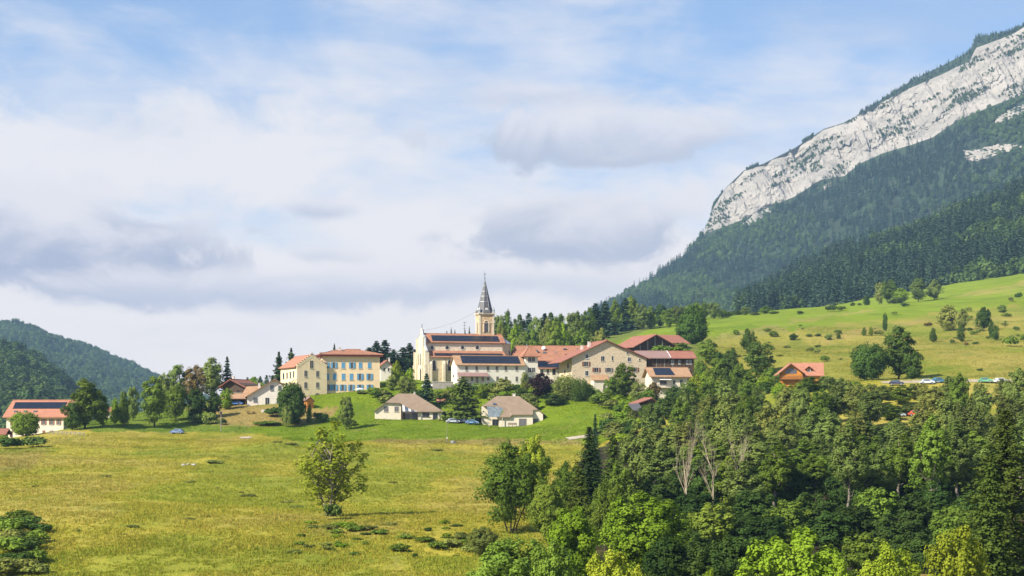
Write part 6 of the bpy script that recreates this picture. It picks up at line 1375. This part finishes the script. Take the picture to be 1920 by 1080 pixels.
# ---- foreground trees one can tell apart
tree(620, 250, 784, 172, 'lone', 'lone sparse yellow-green tree standing in the meadow', sink=.3)
shrub(622, 975, 42, 36, 'leaf_dark', 'dark ivy bush around the foot of the lone meadow tree')
tree(958, 228, 822, 170, 'multi', 'broad many-stemmed green tree at the meadow edge')
tree(1003, 262, 812, 78, 'near_yellow', 'yellow-topped tree behind the many-stemmed tree')
tree(1116, 300, 776, 34, 'spruce0:needle_blue', 'dark narrow spruce tip at the lawn end')
tree(1105, 246, 800, 92, 'spruce0', 'broad dark spruce beside the many-stemmed tree')
tree(1150, 256, 812, 80, 'spruce1', 'lighter spruce behind the broad dark spruce')
tree(1062, 236, 862, 84, 'near_mid', 'feathery mid-green tree under the broad dark spruce')
tree(1195, 282, 790, 96, 'ash1', 'grey-green tree at the wood corner behind the spruces')
tree(955, 158, 1000, 190, 'near1', 'dark green bushy tree at the bottom edge under the many-stemmed tree')
tree(1075, 168, 945, 150, 'near0', 'bright green tree at the bottom edge, first of the sunny row')
tree(1040, 150, 1008, 120, 'near_mid', 'mid-green bush-tree at the bottom edge beside the bright one')
tree(1146, 142, 1026, 130, 'near_yellow', 'vivid yellow-green low tree at the bottom edge')
tree(1206, 190, 918, 190, 'near2', 'big sunlit tree with yellow-green top before the dark wood')
tree(1330, 140, 1062, 60, 'near0', 'small bright treetop just showing under the bare trees')
tree(1500, 148, 984, 230, 'near2', 'wide sunlit tree at the bottom edge under the wood')
tree(1572, 145, 1040, 80, 'near0', 'smaller sunlit tree flanking the wide one')
tree(1666, 146, 1014, 140, 'near0', 'upright bright green tree at the bottom edge under tall trunks')
tree(1800, 152, 980, 150, 'near_yellow', 'yellow-green rounded tree before the great spruce')
tree(1885, 168, 768, 270, 'great_spruce', 'great spruce with sunlit boughs at the frame edge', name='spruce_tree')
tree(1858, 160, 850, 130, 'spruce1', 'light green spruce flank leaning out beside the great spruce')
tree(1288, 246, 754, 84, 'bare0', 'bare pale dead tree, tallest of the leafless three', name='dead_tree')
tree(1338, 250, 756, 90, 'bare1', 'bare pale dead tree in the middle of the leafless three', name='dead_tree')
tree(1380, 254, 782, 92, 'bare2', 'bare dead tree with spread branches, shortest of the leafless three', name='dead_tree')
tree(1028, 216, 900, 84, 'near1', 'mid-green tree filling the gap beside the many-stemmed tree')
tree(1085, 226, 872, 76, 'spruce1', 'light spruce under the broad dark spruce')
tree(1135, 214, 896, 90, 'near_mid', 'leafy tree at the foot of the lighter spruce')
tree(1160, 232, 868, 80, 'ash1:leaf', 'upright leafy tree between spruces and bare trees')
tree(905, 205, 985, 70, 'near1:olive', 'low olive bush-tree at the foot of the many-stemmed tree')
tree(1520, 452, 706, 50, 'v_egg0', 'leafy tree hiding the base of the log chalet side wing')
tree(1548, 455, 704, 40, 'v_egg1:grey', 'grey-green tree at the far corner of the log chalet')
tree(1497, 448, 717, 40, 'v_round1', 'green tree before the log chalet door')
tree(1462, 450, 716, 34, 'v_round2:bright', 'light bush-tree at the near corner of the log chalet')
tree(1264, 498, 724, 46, 'v_round3:dark', 'dark tree under the white awning of the solar cottage')
tree(1292, 498, 714, 44, 'v_egg0', 'green tree under the solar cottage chimney')
tree(1212, 452, 758, 40, 'v_egg1', 'leafy tree in front of the garden hut')
tree(1240, 456, 748, 44, 'v_egg2:dark', 'dark tree beside the garden hut')
tree(1186, 452, 768, 30, 'v_round0:olive', 'olive bush-tree before the lean-to shed')
for px, D, top, w, k, lb in ((1345, 542, 670, 46, 'v_egg1', 'upper green tree in the thick belt beyond the timber wing'), (1366, 522, 690, 50, 'v_round1:dark', 'dark round tree in the thick belt beyond the timber wing'), (1408, 506, 692, 50, 'v_egg2', 'full green tree in the belt halfway to the log chalet'), (1446, 516, 688, 42, 'v_round0', 'round green tree in the belt close to the log chalet'), (1322, 524, 696, 42, 'v_round3:bright', 'light green tree under the timber wing end wall'), (1462, 505, 704, 30, 'v_egg0:grey', 'grey-green tree touching the log chalet eave'), (1338, 500, 712, 44, 'v_egg0', 'leafy tree low in the belt under the timber wing'), (1400, 486, 718, 48, 'v_round2:olive', 'olive tree low in the belt toward the log chalet'), (1366, 482, 716, 46, 'v_egg1:dark', 'dark tree low in the belt under the timber wing'), (1440, 482, 722, 44, 'v_egg2:bright', 'bright tree low in the belt before the log chalet')):
    tree(px, D, top, w, k, lb)
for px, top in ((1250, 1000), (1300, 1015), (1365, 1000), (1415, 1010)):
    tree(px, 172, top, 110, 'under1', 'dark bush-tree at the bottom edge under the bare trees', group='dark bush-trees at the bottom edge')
for i, px in enumerate((1578, 1604, 1632, 1660, 1690, 1718)):
    tree(px, 424 + (i % 2) * 8, (708, 714, 718, 722, 722, 718)[i], 56, ('v_egg0:grey', 'v_egg2', 'v_egg1:olive')[i % 3], 'leafy tree between the upper and lower parked cars above the wood', group='trees between the two rows of parked cars')
# ---- the wood
WTOP = [(1170, 800), (1215, 772), (1260, 748), (1300, 738), (1360, 728), (1440, 726), (1500, 736), (1560, 716), (1600, 730), (1640, 750), (1700, 752), (1735, 714), (1790, 712), (1850, 712), (1900, 702), (1960, 690)]
def wood(n, x0, x1, D, dt, keys, wlo, whi, nm, lb, gp, dj=14):
    for i in range(n):
        px = x0 + (x1 - x0) * (i + .5) / n + prng.uniform(-12, 12)
        tree(px, D + prng.uniform(-dj, dj), float(itp(px, WTOP)) + dt + prng.uniform(-10, 18), prng.uniform(wlo, whi), keys[i % len(keys)], lb, group=gp)
wood(22, 1215, 1960, 392, -6, ('ash0', 'ash1:leaf', 'ash2', 'ash0:leaf_olive'), 56, 76, '', 'grey-green tree along the upper rim of the dense wood', 'upper rim of the wood')
wood(20, 1200, 1950, 330, 34, ('ash1', 'ash3', 'ash2:leaf_olive', 'ash0'), 74, 100, '', 'grey-green tree in the body of the dense wood', 'body of the wood')
wood(17, 1230, 1940, 282, 78, ('tall0', 'ash2:leaf', 'tall1', 'ash3'), 86, 112, '', 'grey-green tree in the body of the dense wood', 'body of the wood')
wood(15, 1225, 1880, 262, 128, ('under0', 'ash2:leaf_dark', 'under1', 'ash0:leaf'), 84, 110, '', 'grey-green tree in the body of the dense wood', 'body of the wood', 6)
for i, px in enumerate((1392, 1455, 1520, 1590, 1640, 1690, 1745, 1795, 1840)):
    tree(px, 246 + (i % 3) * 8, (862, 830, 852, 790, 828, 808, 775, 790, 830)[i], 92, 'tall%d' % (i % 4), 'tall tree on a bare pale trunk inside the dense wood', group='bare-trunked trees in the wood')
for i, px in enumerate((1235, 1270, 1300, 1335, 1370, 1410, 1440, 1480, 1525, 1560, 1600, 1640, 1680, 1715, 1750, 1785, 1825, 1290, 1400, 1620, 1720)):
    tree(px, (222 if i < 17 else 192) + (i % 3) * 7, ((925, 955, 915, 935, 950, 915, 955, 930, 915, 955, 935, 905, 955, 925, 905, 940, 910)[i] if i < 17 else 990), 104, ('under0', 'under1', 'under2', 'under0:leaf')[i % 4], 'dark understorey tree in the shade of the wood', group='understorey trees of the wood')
for i, (px, top) in enumerate(((1250, 742), (1290, 724), (1325, 716), (1360, 712), (1400, 716), (1440, 716), (1475, 730), (1530, 722), (1555, 706), (1590, 726))):
    tree(px, 446 + (i % 3) * 9, top, 46, ('v_egg0:dark', 'v_col0:dark', 'v_egg1', 'v_egg2:grey', 'v_round2')[i % 5], 'green tree on the bank between village and wood', group='trees on the bank between village and wood')

# ------------------------------------------------------------------ vehicles
def carmesh():
    prof = [(-2.05, .35), (-2.1, .62), (-2.02, .86), (-1.75, .95), (-1.15, 1.40), (.55, 1.44), (1.05, 1.02), (1.85, .88), (2.08, .66), (2.1, .35)]
    b = MB(); W2 = .86; A = []
    for sgn, k in ((-1, 0), (-1, 1), (1, 1), (1, 0)): pass
    rings = []
    for y, ins in ((-W2, .0), (-W2 + .12, .06), (W2 - .12, .06), (W2, .0)):
        rings.append([(x, y * (1.0 if z < 1.0 else .84), z + (ins if z > 1.0 else 0)) for x, z in prof])
    n = len(prof); v = [p for r_ in rings for p in r_]
    f = [tuple(range(n))[::-1], tuple(range(3 * n, 4 * n))]
    for r_ in range(3):
        for i in range(n): f.append((r_ * n + i, r_ * n + (i + 1) % n, (r_ + 1) * n + (i + 1) % n, (r_ + 1) * n + i))
    b.add(v, f); return b
_car = carmesh()
def wheel():
    m = MB(); m.tube([(0, -.1, 0), (0, .1, 0)], [.33, .33], 12); return m.mesh('wheel', MT['tyre'])
def hub():
    m = MB(); m.tube([(0, -.115, 0), (0, .115, 0)], [.19, .19], 10); return m.mesh('rim', MT['zinc'])
_wh, _hb = wheel(), hub(); _gl = None
def carglass():
    m = MB()
    for sg in (-1, 1):
        y = sg * .745; m.add([(-1.25, y * 1.0 + sg * .09, 1.0), (.75, y + sg * .09, 1.0), (.5, y, 1.38), (-1.0, y, 1.36)], [(0, 1, 2, 3) if sg < 0 else (3, 2, 1, 0)])
    m.add([(1.12, -.66, 1.02), (1.12, .66, 1.02), (.62, .58, 1.42), (.62, -.58, 1.42)], [(0, 1, 2, 3)]); m.add([(-1.76, -.66, .99), (-1.76, .66, .99), (-1.2, .58, 1.38), (-1.2, -.58, 1.38)], [(3, 2, 1, 0)])
    return m.mesh('window_glass', MT['glass_sky'])
_gl = carglass(); _paint = {}
def car(px, py, D, rz, col, label, zb=None, group=None):
    key = tuple(col)
    if key not in _paint:
        m = bpy.data.materials.new('car_paint'); m.use_nodes = True; q = NB(m.node_tree); b = m.node_tree.nodes['Principled BSDF']
        q.put(b.inputs['Base Color'], q.mix(q.ss(q.noise(q.n('ShaderNodeTexCoord').outputs['Object'], 2.0), .4, .7, 0, .2), tuple(col), tuple(v * .8 for v in col))); b.inputs['Roughness'].default_value = .28; b.inputs['Coat Weight'].default_value = .6
        _paint[key] = _car.mesh('body', m, False)
    x = (px - 960) / F * D; z = gz(x, D) if zb is None else zb
    o = tag(empty('parked_car', (x, D, z), R(rz)), label, 'car', group); bd = link('body', _paint[key], o); link('window_glass', _gl, o)
    for wx in (-1.3, 1.3):
        for wy in (-.78, .78): w = link('wheel', _wh, o, (wx, wy, .33)); link('rim', _hb, w)
    for wy in (-.6, .6): MB().box(2.02, 2.10, wy - .16, wy + .16, .62, .76).build('headlight', MT['white_paint'], o)
    return o
car(332, 812, 470, 172, (.10, .16, .30), 'blue-grey car on the lane above the meadow')
car(443, 756, 515.5, 184, (.08, .20, .55), 'blue car parked under the carport')
car(803, 716, 531, 12, (.75, .75, .74), 'white car on the church square')
car(817, 716, 533, 18, (.05, .06, .08), 'dark car beside the white one on the church square', zb=None)
car(849, 791, 487, 8, (.50, .52, .56), 'silver car next to the beige bungalow, farthest from the cedar trunk')
car(867, 791, 489, 174, (.06, .07, .10), 'black car parked right under the cedar')
car(885, 791, 488, 4, (.16, .30, .48), 'blue car under the cedar near the garage bungalow')
for px, D, c_, lb in ((1681, 449, (.03, .03, .06), 'near-black car by the dark pasture trees above the wood'), (1738, 450, (.55, .58, .62), 'silver car above the wood, next to a blue one'), (1760, 452, (.06, .20, .32), 'dark blue car above the wood beside the silver one'), (1876, 452, (.78, .78, .78), 'white car above the wood near the frame edge'), (1848, 453, (.10, .30, .16), 'green car half hidden beside the white car above the wood'),
                     (1636, 402, (.60, .50, .44), 'beige car glimpsed through the wood, first of the lower row'), (1668, 401, (.74, .76, .78), 'white car glimpsed through the wood in the lower row'), (1682, 396, (.62, .68, .72), 'pale silver car glimpsed through the wood in the lower row'), (1704, 400, (.68, .70, .70), 'grey-white car glimpsed through the wood by the red one'), (1718, 397, (.55, .10, .05), 'red car glimpsed through the wood at the end of the lower row')):
    car(px, 0, D, prng.uniform(-20, 30), c_, lb)

# ------------------------------------------------------------------ small things
def base(px, D): x = (px - 960) / F * D; return (x, D, gz(x, D))
def onground(name, label, cat, px, py=None, D=None, rz=0, group=None):
    D = D or gh(px, py); b = base(px, D); return tag(empty(name, b, R(rz)), label, cat, group)
o = onground('utility_pole', 'wooden utility pole with a box at the top beside the thicket', 'pole', 414.5, D=473)
Hp = (HY - 772) / F * 473 - o.location.z
MB().tube([(0, 0, -.6), (0, 0, Hp)], [.15, .11], 8).build('shaft', MT['wood_grey'], o); MB().box(-.3, .3, -.25, .25, Hp - .7, Hp).build('transformer_box', MT['iron'], o); MB().box(-.7, .7, -.06, .06, Hp - .05 + .06, Hp + .1).build('crossarm', MT['wood_grey'], o)
o = onground('lawn_pole', 'thin pale pole on the lawn edge under the cedar', 'pole', 838, D=441); Hp = (HY - 790) / F * 441 - o.location.z
MB().tube([(0, 0, -.4), (0, 0, Hp)], [.07, .05], 6).build('shaft', MT['wood_grey'], o); MB().box(-.14, .14, -.1, .1, 1.2, 1.6).build('sensor_box', MT['white_paint'], o)
o = onground('round_trough', 'small white round water trough beside the thin lawn pole', 'trough', 849.5, D=441)
n = 14; m = MB(); A = [(.62 * math.cos(i * 6.2832 / n), .62 * math.sin(i * 6.2832 / n)) for i in range(n)]; m.add([(x, y, -.2) for x, y in A] + [(x * 1.1, y * 1.1, .62) for x, y in A] + [(x * .95, y * .95, .62) for x, y in A] + [(x * .9, y * .9, .45) for x, y in A], [(q * n + i, q * n + (i + 1) % n, (q + 1) * n + (i + 1) % n, (q + 1) * n + i) for q in range(3) for i in range(n)] + [tuple(range(3 * n, 4 * n))]); m.build('basin', MT['zinc'], o); MB().tube([(.9, 0, -.2), (.9, 0, .8)], [.05, .05], 6).build('standpipe', MT['iron'], o)
# roadside rail: posts and planks
o = onground('roadside_fence', 'low pale wooden rail fence along the lane before the solar farmhouse', 'fence', 92, D=455)
p0 = np.array(base(92, 455)); last = None
for k in range(9):
    px = 92 + 8.2 * k; D = 455 - 1.2 * k; q = np.array(base(px, D)) - p0; MB().box(q[0] - .09, q[0] + .09, q[1] - .09, q[1] + .09, q[2] - .3, q[2] + 1.0).build('post', MT['wood_grey'], o)
    if last is not None:
        for zz in (.45, .85): MB().tube([last + [0, -.12, zz], q + [0, -.12, zz]], [.07, .07], 4).build('rail', MT['wood_grey'], o)
    last = q
o = onground('parasol', 'white parasol open before the blue-shuttered house', 'parasol', 674.5, D=528); zt = (HY - 727) / F * 528 - o.location.z
n = 8; m = MB(); m.add([(1.9 * math.cos(i * .7854), 1.9 * math.sin(i * .7854), zt - .55) for i in range(n)] + [(0, 0, zt), (0, 0, zt - .12)] + [(1.9 * math.cos(i * .7854), 1.9 * math.sin(i * .7854), zt - .62) for i in range(n)], [(i, (i + 1) % n, n) for i in range(n)] + [(n + 2 + (i + 1) % n, n + 2 + i, n + 1) for i in range(n)] + [(i, n + 2 + i, n + 2 + (i + 1) % n, (i + 1) % n) for i in range(n)]); m.build('canopy', MT['white_paint'], o); MB().tube([(0, 0, -.3), (0, 0, zt + .15)], [.035, .03], 6).build('pole', MT['wood_grey'], o)
o = onground('picnic_table', 'weathered picnic table on the dry terrace before the white gabled house', 'table', 470, D=500)
MB().box(-1.3, 1.3, -.4, .4, .72, .78).build('tabletop', MT['wood_brown'], o)
for y in (-.85, .85): MB().box(-1.3, 1.3, y - .15, y + .15, .42, .47).build('bench', MT['wood_brown'], o)
for x in (-.9, .9): MB().box(x - .06, x + .06, -.9, .9, .30, .40).build('brace', MT['wood_brown'], o); MB().box(x - .05, x + .05, -.25, .25, -.2, .72).build('leg', MT['wood_brown'], o)
o = onground('garden_trough', 'long pale stone planter on the dry terrace', 'planter', 500, D=502)
m = MB(); m.box(-1.7, 1.7, -.45, .45, -.2, .75); m.build('box', MT['frame_stone'], o); MB().box(-1.6, 1.6, -.36, .36, .752, .80).build('soil', MT['wood_dark'], o)
for px, s_, lb in ((345, .55, 'white boulder lying before the grassy mound, the outermost'), (352, .4, 'small white boulder between two others before the mound'), (363, .5, 'grey-white boulder against the grassy mound')):
    D = gh(px, 873); rr = np.random.default_rng(int(px)); import bmesh
    bm = bmesh.new(); bmesh.ops.create_icosphere(bm, subdivisions=2, radius=s_)
    for v in bm.verts: v.co *= 1 + .22 * rr.normal(); v.co.z *= .6
    me = bpy.data.meshes.new('boulder'); bm.to_mesh(me); bm.free(); me.materials.append(MT['rock_white']); tag(link('boulder', me, loc=(base(px, D)[0], D, base(px, D)[2] + .1)), lb, 'boulder')
# bare gravel patch and the light track
def patch(name, pts, m, lift=.05, label=None, cat=None, kind='structure'):
    Ds = [(px, gh(px, py)) for px, py in pts]; q = [np.array(base(px, D)) + [0, 0, lift] for px, D in Ds]; c_ = np.mean(q, 0); n = len(q); c_[2] = gz(c_[0], c_[1]) + lift
    mb = MB(); mb.add(q + [c_], [(i, (i + 1) % n, n) for i in range(n)]); tag(mb.build(name, MT[m]), kind=kind)
patch('gravel_patch', [(447, 821.5), (456, 819.8), (468, 819.5), (474, 821), (466, 822.6), (452, 822.8)], 'gravel', .12)
patch('track', [(1060, 823), (1085, 818.5), (1110, 815), (1128, 815.5), (1112, 819), (1088, 823), (1068, 826)], 'gravel', .14)
patch('parking_track', [(1650, 716), (1700, 713.2), (1800, 712.2), (1925, 712), (1925, 717.5), (1800, 718), (1700, 719), (1655, 720)], 'gravel', .10)
# cable from the spire to the church front, antenna mast
A = P(893, 584, 571); Bq = P(790.5, 620, 559); pts = []
for i in range(13): t_ = i / 12; p = A * (1 - t_) + Bq * t_; p[2] -= 1.2 * math.sin(math.pi * t_); pts.append(p)
m = MB(); m.tube([p - A for p in pts], [.025] * 13, 5); ob = tag(m.build('cable', MT['iron']), 'thin cable running from the church tower down to the front pinnacle', 'cable'); ob.location = A
A = P(871, 640, 650); o = tag(empty('antenna_mast', A), 'thin lattice antenna mast rising behind the church roof', 'mast'); zt = (640 - 603) / F * 650
MB().tube([(0, 0, -14), (0, 0, zt)], [.14, .06], 5).build('mast', MT['iron'], o)
for k in range(3): MB().box(-.7, .7, -.05, .05, zt - .5 - 1.2 * k, zt - .4 - 1.2 * k).build('crossarm', MT['iron'], o)

# ------------------------------------------------------------------ grass of the meadow (stuff)
rg = np.random.default_rng(3)
def grass(n, x0, x1, D0, D1, hmin, hmax, wd, label, name, pw=1.6):
    D = D0 * (D1 / D0) ** rg.random(n); px = x0 + (x1 - x0) * rg.random(n); x = (px - 960) / F * D; z = ground(x, D); py = HY - F * z / D
    clump = fbm(x / 5, D / 5, 0, 3, 123) + .6 * fbm(x / 1.4, D / 1.4, 0, 2, 124)
    kp = (clump + .6 * rg.random(n) > -.30) & ~((px > 1085) & (D < 420))
    x, D, z, clump = x[kp], D[kp], z[kp], clump[kp]; n = len(x)
    # nearest ground colour
    ci = np.clip(np.searchsorted(cols, 960 + F * x / D), 0, len(cols) - 1); ri = np.clip(np.searchsorted(rows, D), 0, len(rows) - 1); colr = gcol[ri * nc + ci]
    B = 5; hh = (hmin + (hmax - hmin) * rg.random(n) ** pw) * (0.7 + .5 * np.clip(clump, 0, 1))
    V = np.empty((n, B, 3, 3)); 
    for b in range(B):
        a = rg.random(n) * 6.283; r_ = wd * (.1 + .9 * rg.random(n)); bx = x + np.cos(a) * r_; by = D + np.sin(a) * r_; t_ = rg.random(n) * 6.283; bw = .05 + .05 * rg.random(n)
        V[:, b, 0] = np.stack([bx - np.cos(t_) * bw, by - np.sin(t_) * bw, z - .05], 1); V[:, b, 1] = np.stack([bx + np.cos(t_) * bw, by + np.sin(t_) * bw, z - .05], 1)
        ln = hh * (.7 + .6 * rg.random(n)); V[:, b, 2] = np.stack([bx + rg.normal(0, .35, n) * ln, by + rg.normal(0, .35, n) * ln, z + ln], 1)
    jit = (.85 + .5 * rg.random((n, B)))[..., None] * np.array([1, 1, 1.0]); cl = colr[:, None, :] * jit; gr = rg.random((n, B, 1)) < .25; cl = np.where(gr, cl * np.array([.75, 1.02, .8]), cl)
    cv = np.repeat(cl[:, :, None, :], 3, 2).reshape(-1, 3); cv = np.concatenate([cv, np.ones((len(cv), 1))], 1)
    me = mesh_np(name, V.reshape(-1, 3), np.arange(n * B * 3).reshape(-1, 3), MT['grass_blade'], {'gcol': ('FLOAT_COLOR', cv)})
    tag(link(name, me), label, 'grass', kind='stuff')
m = bpy.data.materials.new('grass_blade'); m.use_nodes = True; t = m.node_tree; t.nodes.clear(); q = NB(t); at = q.n('ShaderNodeAttribute', attribute_name='gcol').outputs['Color']
d = q.n('ShaderNodeBsdfDiffuse'); tr_ = q.n('ShaderNodeBsdfTranslucent'); mx = q.n('ShaderNodeMixShader'); mx.inputs[0].default_value = .35; q.put(d.inputs['Color'], at); q.put(tr_.inputs['Color'], at); t.links.new(d.outputs[0], mx.inputs[1]); t.links.new(tr_.outputs[0], mx.inputs[2]); oo = q.n('ShaderNodeOutputMaterial'); t.links.new(mx.outputs[0], oo.inputs[0]); MT['grass_blade'] = m
grass(110000, -30, 1150, 186, 450, .12, .42, .40, 'long yellow-green grass covering the meadow', 'meadow_grass')
grass(30000, 1300, 1950, 455, 760, .10, .5, .7, 'dry tufted grass of the pasture slope', 'pasture_grass')
grass(60000, 150, 1180, 436, 545, .06, .22, .35, 'short bright green grass of the lawn below the houses', 'lawn_grass')

# ------------------------------------------------------------------ haze
hz_m = bpy.data.materials.new('haze_air'); hz_m.use_nodes = True; t = hz_m.node_tree; t.nodes.clear()
pv = t.nodes.new('ShaderNodeVolumePrincipled'); pv.inputs['Color'].default_value = (0.42, 0.68, 1.0, 1); pv.inputs['Density'].default_value = HAZE; pv.inputs['Anisotropy'].default_value = 0.0
o_ = t.nodes.new('ShaderNodeOutputMaterial'); t.links.new(pv.outputs[0], o_.inputs['Volume'])
hb = MB(); hb.box(-3600, 3400, -600, 4450, -76, 990)
tag(hb.build('haze', hz_m), 'thin blue summer haze over the whole valley', 'haze', kind='stuff')
